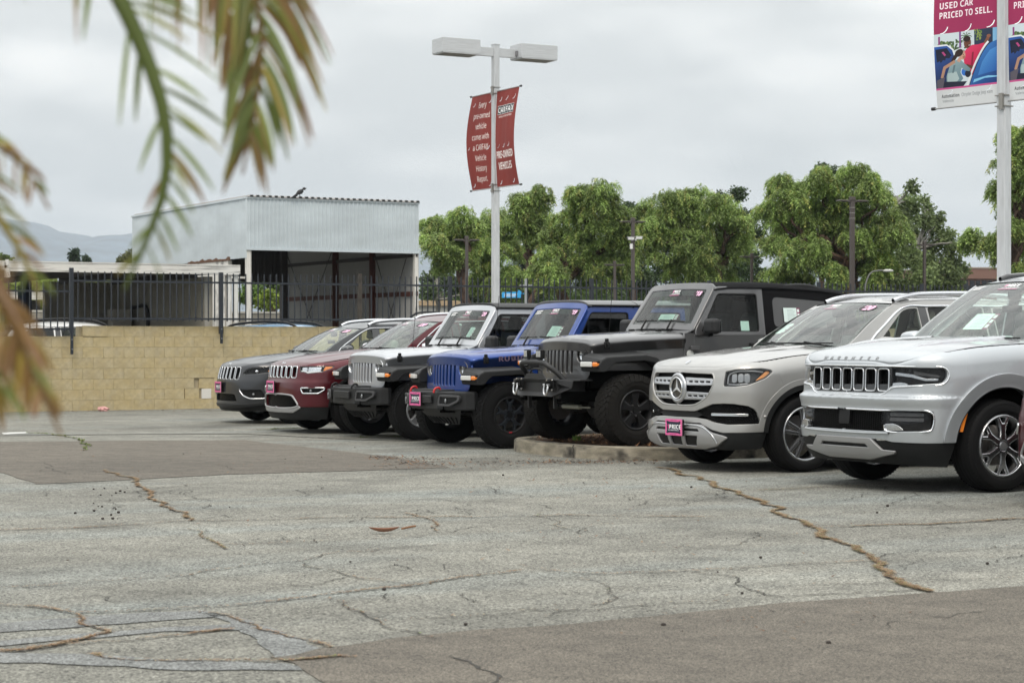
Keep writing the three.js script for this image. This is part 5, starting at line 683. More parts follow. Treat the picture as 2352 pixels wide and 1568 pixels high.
function decalMat(kind) {
  return decalTex[kind] ||= new THREE.MeshStandardMaterial({ transparent: true, alphaTest: 0.35, roughness: 0.5, side: THREE.DoubleSide, map: canvas(256, 128, (x, W, H) => {
    x.clearRect(0, 0, W, H); if (kind === 'price') { x.fillStyle = '#e58bb6'; x.font = 'italic bold 74px sans-serif'; x.fillText('1', 26, 66); x.fillStyle = '#fff'; x.save(); x.translate(58, 66); x.scale(0.66, 1); x.fillText('PRICE', 0, 0); x.restore(); x.font = 'bold 19px sans-serif'; x.fillText('pre-owned vehicles', 40, 92); x.fillStyle = '#d98aae'; x.fillRect(10, 104, 200, 9); } else if (kind === 'cert') { x.fillStyle = '#fff'; x.save(); x.translate(10, 54); x.scale(0.8, 1); x.font = 'italic bold 48px sans-serif'; x.fillText('AutoNation', 0, 0); x.fillText('CERTIFIED', 0, 52); x.restore(); } else { x.fillStyle = '#2a1a22'; x.beginPath(); x.ellipse(W / 2, H / 2, 118, 62, 0, 0, 7); x.fill(); x.fillStyle = '#f6c4e2'; x.font = 'italic bold 118px sans-serif'; x.textAlign = 'center'; x.fillText(kind, W / 2 - 6, 106); x.strokeStyle = '#f6c4e2'; x.lineWidth = 5; x.strokeText(kind, W / 2 - 6, 106); }
  }) });
}
const paperTex = canvas(256, 160, (x, W, H) => { x.fillStyle = '#d6e6e2'; x.fillRect(0, 0, W, H); x.fillStyle = '#7c3358'; x.fillRect(W - 52, 0, 52, H); x.fillStyle = '#e3eeea'; for (const y of [14, 62, 110]) x.fillRect(W - 42, y, 32, 34); x.fillStyle = '#9aa8aa'; for (let i = 0; i < 9; i++) x.fillRect(56, 22 + i * 14, 90 + (i * 37) % 50, 4); });
const paperMat = new THREE.MeshStandardMaterial({ map: paperTex, roughness: 0.7, side: THREE.DoubleSide });
// windscreen and its fittings from two edge curves: edge(t) from the base to the header on the left side
function screen(edge, bow0, bow1, bulge = 0.03) { return (u, v, off = 0) => { const f = (uu, vv) => { const e = edge(vv), k = uu * 2 - 1, c = 1 - k * k; return V(e.x * k, e.y + 0.018 * vv * c, e.z + lerp(bow0, bow1, vv) * c + bulge * Math.sin(Math.PI * vv) * 0.6); }; const p = f(u, v); if (off) { const a = f(u + 0.01, v).sub(f(u - 0.01, v)), b = f(u, v + 0.01).sub(f(u, v - 0.01)); p.addScaledVector(a.cross(b).normalize(), off); } return p; }; }
function patch(map, u0, v0, u1, v1, nu, nv, off = 0) { return grid((a, b) => map(lerp(u0, u1, a), lerp(v0, v1, b), off), nu, nv); }
function windscreen(parent, map, o) {
  const gl = mesh('windscreen', panel(rect(0.004, 0.004, 0.996, 0.996, 0.02), map, { L: 0.09, depth: 0, bevel: 0 }), o.glass || M.screen, parent);
  // black ceramic band round the edge
  const out = rect(0.002, 0.0, 0.998, 0.999, 0.02), inn = rp([[0.03, 0.075], [0.97, 0.075], [0.965, 0.95], [0.6, 0.95], [0.57, 0.86], [0.43, 0.86], [0.4, 0.95], [0.035, 0.95]], 0.02); mesh('glass_border', panel(out, map, { holes: [inn], L: 0.09, depth: 0, off: -0.003 }), M.black, gl);
  mesh('mirror_housing', box(0.14, 0.09, 0.07, ...map(0.5, 0.86, -0.06).toArray(), 0.02), M.black, gl); mesh('rear_view_mirror', box(0.26, 0.065, 0.03, ...map(0.5, 0.76, -0.16).toArray(), 0.014), M.black, gl);
  for (const [k, u0, v0, u1, v1] of o.decals || []) mesh('decal', patch(map, u0, v0, u1, v1, 6, 3, 0.004), decalMat(k), gl);
  if (o.paper) { const [u0, v0, u1, v1] = o.paper; mesh('price_sheet', patch(map, u0, v0, u1, v1, 4, 3, -0.012), paperMat, gl); }
  for (const [u0, u1] of o.wipers || [[0.12, 0.5], [0.52, 0.9]]) { const a = map(u0, 0.035, 0.02), b = map(u1, 0.03, 0.025), k = map(lerp(u0, u1, 0.45), 0.045, 0.03), piv = map(u1 + 0.01, -0.04, 0.03); mesh('wiper', [bar(a, b, 0.008, 5), bar(piv, k, 0.009, 5)], M.black, parent); }
}
function seat(x, y, z, mat, tall = 1) { const l = [box(0.5, 0.16, 0.5, x, y, z + 0.1, 0.06)]; const b = box(0.48, 0.62 * tall, 0.15, 0, 0.31 * tall, 0, 0.07); b.rotateX(-0.3); b.translate(x, y + 0.02, z - 0.12); const h = box(0.27, 0.19, 0.11, 0, 0, 0, 0.05); h.rotateX(-0.2); h.translate(x, y + 0.72 * tall, z - 0.33); l.push(b, h, bar(V(x - 0.06, y + 0.56 * tall, z - 0.29), V(x - 0.06, y + 0.7 * tall, z - 0.33), 0.008), bar(V(x + 0.06, y + 0.56 * tall, z - 0.29), V(x + 0.06, y + 0.7 * tall, z - 0.33), 0.008)); return merge(l); }
function steering(x, y, z) { const t = new THREE.TorusGeometry(0.185, 0.017, 8, 30); const s = merge([t, box(0.36, 0.035, 0.02), box(0.03, 0.18, 0.02, 0, -0.09, 0), cyl(0.06, 0.06, 0.04, 16, 0, 0, 0, 'z')]); s.rotateX(-0.45); s.translate(x, y, z); return s; }
function doorMirror(parent, p, s, mat, o = {}) { const w = o.w || 0.25, h = o.h || 0.165, m = new THREE.Group(); m.name = 'door_mirror'; m.position.copy(p); parent.add(m); const sh = new THREE.SphereGeometry(0.5, 24, 16), q = sh.attributes.position; for (let i = 0; i < q.count; i++) { let x = q.getX(i), y = q.getY(i), z = q.getZ(i); const f = e => Math.sign(e) * Math.pow(Math.abs(e * 2), o.sq || 0.62) / 2; x = f(x); y = f(y); z = Math.max(z, -0.12); q.setXYZ(i, x * w * s, y * h * (1 - 0.18 * (x + 0.5)), z * (o.d || 0.22)); } sh.computeVertexNormals(); sh.translate(s * w * 0.55, 0, 0); mesh('mirror_shell', sh, mat, m); mesh('mirror_glass', box(w * 0.84, h * 0.78, 0.004, s * w * 0.55, 0, -(o.d || 0.22) * 0.13), M.chrome, m); mesh('mirror_foot', box(0.12, 0.05, 0.08, s * 0.0, -h * 0.42, 0, 0.018), M.black, m); return m; }
function handle(parent, map, s, y, w, mat) { mesh('handle', [panel(rp([[s - w / 2, y - 0.016], [s + w / 2, y - 0.014], [s + w / 2, y + 0.014], [s - w / 2, y + 0.018]], 0.012), map, { off: 0.045, depth: 0.016, bevel: 0.006, L: 0.05 }), panel(rp([[s - w / 2, y - 0.014], [s - w / 2 + 0.03, y - 0.014], [s - w / 2 + 0.03, y + 0.014], [s - w / 2, y + 0.014]], 0.005), map, { off: 0.04, depth: 0.05 }), panel(rp([[s + w / 2 - 0.03, y - 0.012], [s + w / 2, y - 0.012], [s + w / 2, y + 0.012], [s + w / 2 - 0.03, y + 0.012]], 0.005), map, { off: 0.04, depth: 0.05 })], mat, parent); }
// shared lower works: dark floor pan, wheel wells
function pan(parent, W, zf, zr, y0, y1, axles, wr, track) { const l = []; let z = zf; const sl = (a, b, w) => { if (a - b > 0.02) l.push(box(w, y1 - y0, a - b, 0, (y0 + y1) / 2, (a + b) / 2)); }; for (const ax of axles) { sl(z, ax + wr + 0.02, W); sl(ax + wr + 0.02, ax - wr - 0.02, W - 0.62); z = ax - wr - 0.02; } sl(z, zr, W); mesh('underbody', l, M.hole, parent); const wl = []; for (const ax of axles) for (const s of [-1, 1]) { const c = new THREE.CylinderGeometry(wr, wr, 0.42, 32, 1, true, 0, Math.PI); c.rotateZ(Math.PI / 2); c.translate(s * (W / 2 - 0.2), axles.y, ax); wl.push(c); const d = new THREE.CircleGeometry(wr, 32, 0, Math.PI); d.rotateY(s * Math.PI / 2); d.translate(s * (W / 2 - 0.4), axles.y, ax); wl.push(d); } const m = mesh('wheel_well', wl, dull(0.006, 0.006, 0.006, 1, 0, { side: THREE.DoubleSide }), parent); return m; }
M.grey2 = std(0.30, 0.31, 0.32, 0.3, { metalness: 0.6 });
// ---- parts that all four rounded SUVs share
const sym = h => [...h, ...h.slice().reverse().filter(p => Math.abs(p[0]) > 1e-6).map(p => [-p[0], p[1]])];
function suvBody(t, c) { // c: shell config + cabin + paint; builds cabin, hood, roof, sides behind the front wheel; returns handles
  const sh = shell(c), { X, Z, map, top, mirrorPoly } = sh, P = c.paint, arch = (zc, r, a0, a1, n = 22) => arcPts(zc, c.wy, r, a0, a1, n).map(([z, y]) => [Z(z), y]);
  const line = (s0, s1, n, d = 0.002) => Array.from({ length: n + 1 }, (_, i) => { const s = lerp(s0, s1, i / n); return [s, top(s) - d]; });
  const twin = (name, poly, mat, o, parent = t) => { const a = mesh(name, panel(poly, map, o), mat, parent); const o2 = { ...o, holes: (o?.holes || []).map(mirrorPoly) }; mesh(name, panel(mirrorPoly(poly), map, o2), mat, parent); return a; };
  // hood
  const s1 = Z(c.zc + 0.03), edge = []; for (let i = 0; i <= 60; i++) { const s = s1 * i / 60, p = map(s, top(s), -0.008); edge.push([p.x, p.z]); }
  const cw = []; const e = edge[60]; for (let i = 1; i < 10; i++) { const k = 1 - i / 10 * 1; cw.push([e[0] * k, e[1] + c.bow * (1 - k * k)]); }
  const right = [...edge.slice(1), ...cw], hp = [...right, [0, e[1] + c.bow], ...right.slice().reverse().map(p => [-p[0], p[1]]), [0, edge[0][1]]];
  const hmap = (u, v, off = 0) => V(u, c.H(Math.abs(u), v) + off, v);
  const hood = mesh('hood', panel(hp.map(p => [p[0], -p[1]]), (u, v, o) => hmap(u, -v, o), { L: 0.05, depth: 0.03, bevel: 0.006 }), P, t);
  mesh('gap_shade_tube', [1, -1].map(sg => tube(Array.from({ length: 41 }, (_, i) => { const s = s1 * i / 40, p = map(s, top(s) - 0.016, -0.018); return V(sg * p.x, p.y, p.z); }), 0.011, 6, false, 120)), M.hole, t);  // added black tubes under the hood gap, standing in for the shade inside it
  mesh('cowl', grid((u, v) => { const x = (u * 2 - 1) * (e[0] + 0.04), k = x / e[0]; const z0 = e[1] + c.bow * (1 - k * k) + 0.03, z1 = z0 - 0.28; return V(x, lerp(c.H(Math.abs(x), z0) - 0.035, c.yA0 + 0.005, v), lerp(z0, z1, v)); }, 20, 2), M.black, t);
  // cabin side map
  const xb = z => map(Z(z), c.belt(z)).x, U = (u, v, off = 0) => { const z = -u, d = v - c.belt(z); return V(xb(z) - c.tumble * d - 0.10 * d * d + off, v, z); };
  const Um = (u, v, off = 0) => { const p = U(-u, v, off); p.x = -p.x; return p; }; // right side: u negated
  const two = (name, poly, mat, o = {}, parent = t) => { const a = mesh(name, panel(poly, U, o), mat, parent); mesh(name, panel(mirrorPoly(poly), Um, { ...o, holes: (o.holes || []).map(mirrorPoly) }), mat, parent); return a; };
  const roofPts = (z0, z1, n, d = 0) => Array.from({ length: n + 1 }, (_, i) => { const z = lerp(z0, z1, i / n); return [-z, c.yR(z) - d]; });
  const bl = (z0, z1, n, d = 0) => Array.from({ length: n + 1 }, (_, i) => { const z = lerp(z0, z1, i / n); return [-z, c.belt(z) + d]; });
  const aEdge = k => [-lerp(c.zA0, c.zA1, k), lerp(c.yA0, c.yR(c.zA1), k) + 0.025 * Math.sin(Math.PI * k)], ap = (k0, k1, n) => Array.from({ length: n + 1 }, (_, i) => aEdge(lerp(k0, k1, i / n)));
  const pillars = [...bl(c.zA0, c.zD0, 30, 0.0), ...roofPts(c.zD1, c.zA1, 24), ...ap(1, 0, 12).slice(1)];
  const dlo = c.dlo.map(w => rp(w.map(p => [-p[0], p[1], p[2]]), 0.035));
  two('pillars', pillars, P, { holes: dlo, L: 0.07, depth: 0.03, bevel: 0.006 });
  dlo.forEach((w, i) => two('side_window', w, (c.tintFrom ?? 1) <= i ? M.tint : M.glass, { off: -0.014, depth: 0, L: 0.12 }));
  for (let i = 1; i < dlo.length; i++) { const a = c.dlo[i - 1], b = c.dlo[i], z0 = c.seams[i - 1]; two('pillar_trim', [[-(z0 + 0.055), c.belt(z0) + 0.03], [-(z0 - 0.055), c.belt(z0) + 0.03], [-(z0 - 0.045), c.yR(z0) - 0.07], [-(z0 + 0.06), c.yR(z0) - 0.07]], M.gloss, { off: 0.003, depth: 0.004, bevel: 0.001, L: 0.2 }); }
  const dloAll = c.trimLine.map(p => [-p[0], p[1]]); for (const f of [U, (u, v, o) => { const p = U(u, v, o); p.x = -p.x; return p; }]) mesh('window_trim', trim(dloAll, f, { off: 0.004, r: c.trimR || 0.011, closed: true, seg: 120 }), c.trimMat || M.satinChrome, t);
  // windscreen and roof
  const wmap = screen(k => { const q = aEdge(k), p = U(q[0], q[1], -0.012); return p; }, c.bowW0 ?? 0.2, c.bowW1 ?? 0.12, c.bulge2 ?? 0.03);
  windscreen(t, wmap, c.screen);
  const b1 = c.bowW1 ?? 0.12, rl = c.zA1 - c.zD1;
  mesh('roof', grid((u, v) => { const z = lerp(c.zA1 + 0.002, c.zD1, v), k = u * 2 - 1, ed = U(-z, c.yR(z), 0.004), q = 1 - Math.pow(Math.abs(k), 2.4), fr = Math.pow(1 - v, 8); return V(ed.x * k, ed.y + 0.004 + (c.crown ?? 0.055) * q * (1 - 0.68 * fr), z + b1 * (1 - k * k) * Math.pow(1 - v, 3) - 0.06 * (1 - k * k) * v * v); }, 40, 40), P, t);
  if (c.sunroof) mesh('sunroof', grid((u, v) => { const z = lerp(c.zA1 - 0.12, c.zA1 - 1.0, v), k = (u * 2 - 1) * 0.72, vv = (c.zA1 - z) / rl, ed = U(-z, c.yR(z), 0.004), q = 1 - Math.pow(Math.abs(k), 2.4); return V(ed.x * k, ed.y + 0.009 + (c.crown ?? 0.055) * q * (1 - 0.68 * Math.pow(1 - vv, 8)), z + b1 * (1 - k * k) * Math.pow(1 - vv, 3) * 0.6); }, 14, 10), M.gloss, t);
  const dEdge = k => U(-lerp(c.zD0, c.zD1, k), lerp(c.belt(c.zD0), c.yR(c.zD1), k), 0);
  mesh('rear_window', grid((u, v) => { const p = dEdge(v), k = u * 2 - 1; return V(-p.x * k, p.y + 0.02 * v * (1 - k * k), p.z - 0.13 * (1 - k * k)); }, 16, 8), M.tint, t);
  mesh('rear_deck', grid((u, v) => { const k = u * 2 - 1, p = dEdge(0), q = 1 - k * k, sE = lerp(sh.S, Z(c.zD0), Math.abs(k)), w = map(sE * Math.sign(k || 1), top(sE)); return V(lerp(p.x * k, w.x, v), lerp(p.y, w.y, v), lerp(p.z - 0.13 * q, w.z, v)); }, 24, 3), P, t);
  // roof rails
  if (c.rails) { const [z0, z1, h, mat, inn] = c.rails; for (const s of [1, -1]) { const pt = (z, dy) => { const p = U(-z, c.yR(z), -0.06 - (inn || 0)); return V(s * p.x, p.y + dy + 0.02, p.z); }; const L = []; for (let i = 0; i <= 24; i++) { const k = i / 24, z = lerp(z0, z1, k); L.push(pt(z, h * Math.pow(Math.sin(Math.PI * clamp(k, 0.001, 0.999)), 0.32))); } const rg = tube(L, 0.028, 8, false, 60); mesh('roof_rail', rg, mat, t); mesh('rail_foot', [0.015, 0.985].map(k => { const a = pt(lerp(z0, z1, k), 0.01), g = box(0.035, 0.05, 0.2, a.x, a.y - 0.01, a.z + (k < 0.5 ? -0.08 : 0.08), 0.015); return g; }), M.gloss, t); } }
  // sides behind the front wheel
  const zd = c.doors, sill = c.sill, rA = c.archR, wb = c.wb, up = (z0, z1, n) => bl(z0, z1, n, -0.003).map(p => [Z(-p[0]), p[1]]), g = 0.003;
  twin('front_door', [[Z(zd[0] - g), sill], [Z(zd[1] + g), sill], ...up(zd[1] + g, zd[0] - g, 8)], P, { L: 0.06, depth: 0.03, bevel: 0.005 });
  const ra = Math.asin((sill - c.wy) / rA) * 180 / Math.PI;
  const rz = -wb + rA * Math.cos(rad(ra)) ; twin('rear_door', [[Z(zd[1] - g), sill], [Z(rz + 0.12), sill], ...arcPts(-wb, c.wy, rA + 0.10, 5, 48, 8).map(([z, y]) => [Z(z), y]).filter(p => p[0] > Z(zd[1]) + 0.2), ...up(zd[2] + g, zd[1] - g, 8)], P, { L: 0.06, depth: 0.03, bevel: 0.005 });
  twin('quarter_panel', [[Z(rz + 0.115), sill], ...arch(-wb, rA, ra, 180 - ra), [sh.S - 0.002, sill + 0.05], [sh.S - 0.002, top(sh.S)], ...line(sh.S - 0.01, Z(c.zD0), 14, 0.003), ...up(c.zD0, zd[2] - g, 6), ...arcPts(-wb, c.wy, rA + 0.095, 48, 5, 8).map(([z, y]) => [Z(z), y])], P, { L: 0.07, depth: 0.03, bevel: 0.005 });
  twin('sill_panel', [[Z(zd[0] + 0.12), c.ground + 0.03], [Z(rz - 0.02), c.ground + 0.03], [Z(rz - 0.02), sill - 0.006], [Z(zd[0] + 0.12), sill - 0.006]], c.cladding || M.satin, { L: 0.1, depth: 0.04, bevel: 0.01, off: -0.005 });
  for (const z of [lerp(zd[0], zd[1], 0.82), lerp(zd[1], zd[2], 0.8)]) { handle(t, map, Z(z), c.belt(z) - 0.13, 0.2, c.handleMat || P); handle(t, (a, b, o) => { const p = map(-a, b, o); return V(p.x, p.y, p.z); }, Z(z), c.belt(z) - 0.13, 0.2, c.handleMat || P); }
  // inside
  const W = xb(-1) - 0.08, yb = c.belt(c.zA0);
  mesh('dashboard', grid((u, v) => { const k = u * 2 - 1, z = lerp(c.zA0 + 0.12, c.zA0 - 0.52, v); return V(k * (W - 0.05), yb - 0.05 + 0.05 * Math.sin(Math.PI * v) - 0.25 * Math.pow(v, 5) - (Math.abs(k) > 0.9 ? 0.02 : 0), z + 0.15 * (1 - k * k)); }, 16, 10), c.dashMat || std(0.13, 0.14, 0.13, 0.55), t);
  mesh('door_linings', [box(0.04, 0.5, Math.abs(c.zD0 - c.zA0) * 0.92, W, yb - 0.3, (c.zA0 + c.zD0) / 2), box(0.04, 0.5, Math.abs(c.zD0 - c.zA0) * 0.92, -W, yb - 0.3, (c.zA0 + c.zD0) / 2), box(2 * W, 0.04, Math.abs(c.zD0 - c.zA0), 0, yb - 0.55, (c.zA0 + c.zD0) / 2)], M.dash, t);
  const sm = c.seatMat || std(0.30, 0.29, 0.26, 0.75), zs = c.zA0 - 1.05; for (const s of [1, -1]) mesh('front_seat', seat(s * 0.4, yb - 0.38, zs, sm), sm, t); mesh('rear_seat', [seat(0.45, yb - 0.36, zs - 0.95, sm), seat(-0.45, yb - 0.36, zs - 0.95, sm)], sm, t); mesh('steering_wheel', steering(0.4, yb - 0.02, c.zA0 - 0.55), M.black, t);
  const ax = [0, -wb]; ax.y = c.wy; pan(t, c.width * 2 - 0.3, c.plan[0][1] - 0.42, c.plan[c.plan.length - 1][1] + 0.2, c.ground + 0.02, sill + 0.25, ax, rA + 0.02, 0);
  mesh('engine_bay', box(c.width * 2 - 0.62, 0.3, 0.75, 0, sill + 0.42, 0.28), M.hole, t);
  return { ...sh, arch, line, twin, two, U, hmap, edge, hood, top, map };
}
const slotRow = (n, x0, x1, w0, y0, y1, r, skew = 0) => Array.from({ length: n }, (_, i) => { const x = lerp(x0, x1, i / (n - 1)); return rp([[x - w0 / 2, y0], [x + w0 / 2, y0], [x + w0 / 2, y1], [x - w0 / 2, y1]], r); });

// ---- big white three-row SUV, nearest of the row
const silverPaint = paint(0.45, 0.475, 0.50, { metal: 0.55, rough: 0.42 });
const wagonWheel = { build() {
  const rimR = 0.272, w = 0.285, pol = M.satinChrome; const Y = [[-0.034, 0.04], [-0.028, 0.11], [-0.034, 0.165], [-0.078, 0.262], [-0.05, 0.27], [-0.012, 0.205], [0.012, 0.205], [0.05, 0.27], [0.078, 0.262], [0.034, 0.165], [0.028, 0.11], [0.034, 0.04]];
  return [['tyre', tyreGeo(0.412, w, rimR), M.rubber], ['rim', merge([barrel(rimR, w), ...[0].map(() => { const tr = new THREE.TorusGeometry(rimR - 0.006, 0.009, 8, 64); tr.rotateY(Math.PI / 2); tr.translate(w * 0.44, 0, 0); return tr; })]), M.satinChrome], ['spokes', merge([spokeSet(6, Y, 0.03, w * 0.30, 0.011), cyl(0.075, 0.085, 0.05, 30, w * 0.34, 0, 0, 'x')]), pol], ['hub_cap', hubCap(w * 0.40, 0.038), M.silver], ['lug_nut', lugs(6, 0.06, w * 0.405), M.black], ['brake_disc', brake(-0.02, 0.18), M.disc]];
} };
function bigWhiteSuv() {
  const t = thing('white_suv', 'silver-white SUV with wide black-lensed headlights, nearest of the row, cut by the right edge', 'car', [0, 0, 0], YAW, 'used cars parked in a row');
  const yc = spline([[-1.0, 1.39], [-0.4, 1.37], [0.2, 1.34], [0.56, 1.305], [0.79, 1.26], [0.88, 1.215], [0.925, 1.165], [0.945, 1.115], [1.1, 1.05]]), nose = x => 0.135 * Math.pow(Math.min(Math.abs(x), 0.88) / 0.85, 2.4);
  const c = { paint: silverPaint, width: 1.04, wy: 0.405, wb: 3.12, archR: 0.53, sill: 0.45, ground: 0.24,
    plan: [[0, 1.0], [0.35, 0.985], [0.62, 0.945], [0.82, 0.86], [0.95, 0.70], [1.015, 0.5], [1.04, 0.2], [1.045, -0.3], [1.045, -2.5], [1.035, -3.5], [0.98, -3.95], [0.83, -4.2], [0.5, -4.32], [0, -4.35]],
    front: [[0.16, -0.20], [0.25, -0.12], [0.34, -0.05], [0.46, -0.012], [0.6, 0.0], [0.742, -0.012], [0.80, 0.002], [0.826, 0.006], [0.840, -0.002], [0.853, -0.034], [0.88, -0.045], [1.1, -0.055], [1.2, -0.06]], side: [[0.25, -0.08], [0.45, -0.03], [0.62, -0.018], [0.8, 0.0], [1.0, 0.004], [1.12, -0.004], [1.3, -0.02]],
    corner: [0.62, 0.35], zc: -0.72, bow: 0.22, R: 0.16, r: 0.10, Rf: 0.03, rf: 0.015, belt: z => 1.33, yA0: 1.325, zA0: -0.54, zA1: -1.26, yR: spline([[-4.0, 1.89], [-3.2, 1.925], [-2.2, 1.935], [-1.6, 1.925], [-1.26, 1.88]]), zD0: -4.15, zD1: -3.9, tumble: 0.22,
    H: (x, z) => yc(z + nose(x) * sstep(0.1, 0.75, z)) - 0.045 * Math.pow(x / 0.95, 2.2) * sstep(0.9, 0.5, z) + 0.014 * (1 - sstep(0.0, 0.06, Math.abs(x - 0.50))) * sstep(0.75, 0.2, z) + 0.012 * sstep(0.56, 0.5, x) * sstep(0.8, 0.3, z),
    doors: [-0.62, -1.78, -2.72], dlo: [[[-0.83, 1.36], [-1.72, 1.36], [-1.72, 1.82], [-1.40, 1.81, 0.08]], [[-1.84, 1.36], [-2.66, 1.36], [-2.66, 1.825], [-1.84, 1.825]], [[-2.80, 1.36], [-3.85, 1.36], [-3.72, 1.80], [-2.80, 1.82]]], seams: [-1.78, -2.73], trimLine: [[-0.79, 1.35], [-3.9, 1.35], [-3.75, 1.815], [-2.6, 1.835], [-1.6, 1.832], [-1.38, 1.822], [-1.1, 1.65]], tintFrom: 2, crown: 0.06, rails: [-1.5, -3.7, 0.05, M.gloss, 0.02],
    screen: { decals: [['cert', 0.05, 0.86, 0.2, 0.96], ['price', 0.36, 0.84, 0.58, 0.965]], paper: [0.44, 0.2, 0.62, 0.44], wipers: [[0.10, 0.5], [0.50, 0.88]] } };
  const b = suvBody(t, c), { X, Z, map, arch, line, twin, top } = b, S4 = Z(0.40);
  // openings: grille with lamps, lower intake
  const gT = 1.102, gB = 0.882, ap2 = (x, y) => [X(x), y];
  const lampEnd = Z(0.60), opening = sym(rp([[0, gB - 0.01], [X(0.50), gB - 0.01, 0.05], [X(0.585), gB + 0.055, 0.03], [X(0.76), 0.945, 0.03], [lampEnd - 0.05, 0.965, 0.05], [lampEnd, 1.03, 0.04], [lampEnd - 0.02, gT + 0.005, 0.03], [X(0.3), gT + 0.012, 0.01], [0, gT + 0.014]], 0.01).filter((p, i, a) => i === 0 || i === a.length - 1 || p[0] > 0.001));
  const iB = 0.535, iT = 0.735, intake = sym(rp([[0, iB], [X(0.5), iB, 0.01], [X(0.93), iB + 0.012, 0.03], [X(0.945), iT - 0.06, 0.03], [X(0.935), iT - 0.005, 0.02], [X(0.5), iT], [0, iT]], 0.008).filter((p, i, a) => i === 0 || i === a.length - 1 || p[0] > 0.001));
  const lowY = 0.455, fascia = sym([[0, lowY + 0.02], [X(0.52), lowY + 0.02], [X(0.62), lowY], [X(0.9), lowY - 0.005], ...arch(0, 0.53, 5.2, 64, 14), [Z(0.43), 1.075], [S4, top(S4) - 0.003], ...line(S4 - 0.02, 0.0, 30, 0.003)]);
  mesh('front_bumper', panel(fascia, map, { holes: [opening, intake], L: 0.026, depth: 0.035, bevel: 0.006 }), silverPaint, t);
  twin('front_fender', [...arch(0, 0.53, 64.8, 174.8, 22), [Z(-0.56), 0.43], [Z(c.doors[0] + 0.003), 0.43], ...[[Z(c.doors[0] + 0.003), c.belt(-0.7) - 0.003]], ...line(Z(c.doors[0] + 0.02), S4 + 0.004, 16, 0.003), [Z(0.426), 1.075]], silverPaint, { L: 0.05, depth: 0.035, bevel: 0.005 });
  mesh('lower_valance', panel(sym([[0, 0.25], [X(0.7), 0.25], [Z(0.57), 0.235], [Z(0.535), 0.40], [Z(0.53), lowY - 0.008], [X(0.9), lowY - 0.01], [X(0.62), lowY - 0.005], [X(0.52), lowY + 0.014], [0, lowY + 0.014]]), map, { L: 0.08, depth: 0.03, off: -0.012 }), M.satin, t);
  for (const z0 of [0, -3.12]) for (const sg of [1, -1]) { const am = (u, v, o = 0) => { const p = b.P(u), r = Math.hypot(p[1] - z0, v - 0.405); return map(u, v, o + 0.002 + 0.026 * clamp((r - 0.53) / 0.115)); }, po = [...arch(z0, 0.528, 5.5, 174.5, 34), ...arch(z0, 0.645, 176, 4.5, 36)]; mesh('arch_trim', panel(sg > 0 ? po : mirrorPoly2(po), am, { L: 0.05, depth: 0.03, bevel: 0.003 }), silverPaint, t); const lip = arch(z0, 0.524, 5, 175, 34).map(p => [sg * p[0], p[1]]); mesh('arch_lip', trim(lip, map, { off: -0.004, r: 0.008, seg: 60 }), M.black, t); }
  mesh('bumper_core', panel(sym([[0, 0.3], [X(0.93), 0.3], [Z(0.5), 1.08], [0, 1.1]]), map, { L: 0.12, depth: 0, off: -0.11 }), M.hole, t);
  // grille
  const G = new THREE.Group(); G.name = 'grille'; t.add(G);
  const slots = slotRow(7, -0.486, 0.486, 0.132, gB + 0.012, gT - 0.01, 0.03).map(p => p.map(q => [X(q[0]) || 0, q[1]])), gs = [];
  mesh('grille_surround', panel(sym(rp([[0, gB - 0.008], [X(0.50), gB - 0.008, 0.05], [X(0.567), gB + 0.05, 0.04], [X(0.575), gT + 0.004, 0.02], [0, gT + 0.01]], 0.01).filter((p, i, a) => i === 0 || i === a.length - 1 || p[0] > 0.001)), map, { holes: slots, L: 0.05, depth: 0.03, bevel: 0.004, off: -0.016 }), M.gloss, G);
  slots.forEach(s => mesh('slot_ring', trim(s, map, { off: -0.010, r: 0.0085, closed: true }), M.satinChrome, G)); mesh('grille_mesh', panel(sym([[0, gB], [X(0.57), gB], [X(0.57), gT], [0, gT]]), map, { L: 0.08, depth: 0, off: -0.045 }), M.mesh, G);
  mesh('chrome_line', [1, -1].map(sg => trim([[0, gT + 0.016], [X(0.3), gT + 0.015], [X(0.76), gT + 0.011], [lampEnd - 0.04, gT + 0.004], [lampEnd - 0.004, gT - 0.03], [lampEnd + 0.003, 1.03], [lampEnd - 0.04, 0.968], [X(0.80), 0.942], [X(0.6), 0.925], [X(0.575), 0.91]].map(p => [sg * p[0], p[1]]), map, { off: 0.002, r: 0.0075, seg: 60 })), M.chrome, t);
  mesh('lower_chrome_line', trim([[-X(0.58), 0.92], [-X(0.5), gB - 0.014], [0, gB - 0.018], [X(0.5), gB - 0.014], [X(0.58), 0.92]], map, { off: -0.002, r: 0.007, seg: 60 }), M.chrome, t);
  for (const sg of [1, -1]) { // lamps
    const L = new THREE.Group(); L.name = 'headlight'; t.add(L); const mp = (u, v, o) => map(sg * u, v, o), flip = p => sg > 0 ? p : p.slice().reverse(), pn = (p, o) => panel(sg > 0 ? p : mirrorPoly2(p), map, o);
    const lp = [[X(0.585), gB + 0.075], [X(0.66), 0.968], [X(0.76), 0.955], [lampEnd - 0.05, 0.972], [lampEnd - 0.008, 1.03], [lampEnd - 0.03, gT - 0.003], [X(0.585), gT + 0.002]];
    mesh('lamp_housing', pn(lp, { off: -0.06, depth: 0, L: 0.06, bevel: 0 }), M.lampDark, L); mesh('lamp_glass', pn(lp, { off: -0.006, depth: 0, L: 0.06 }), M.lens, L);
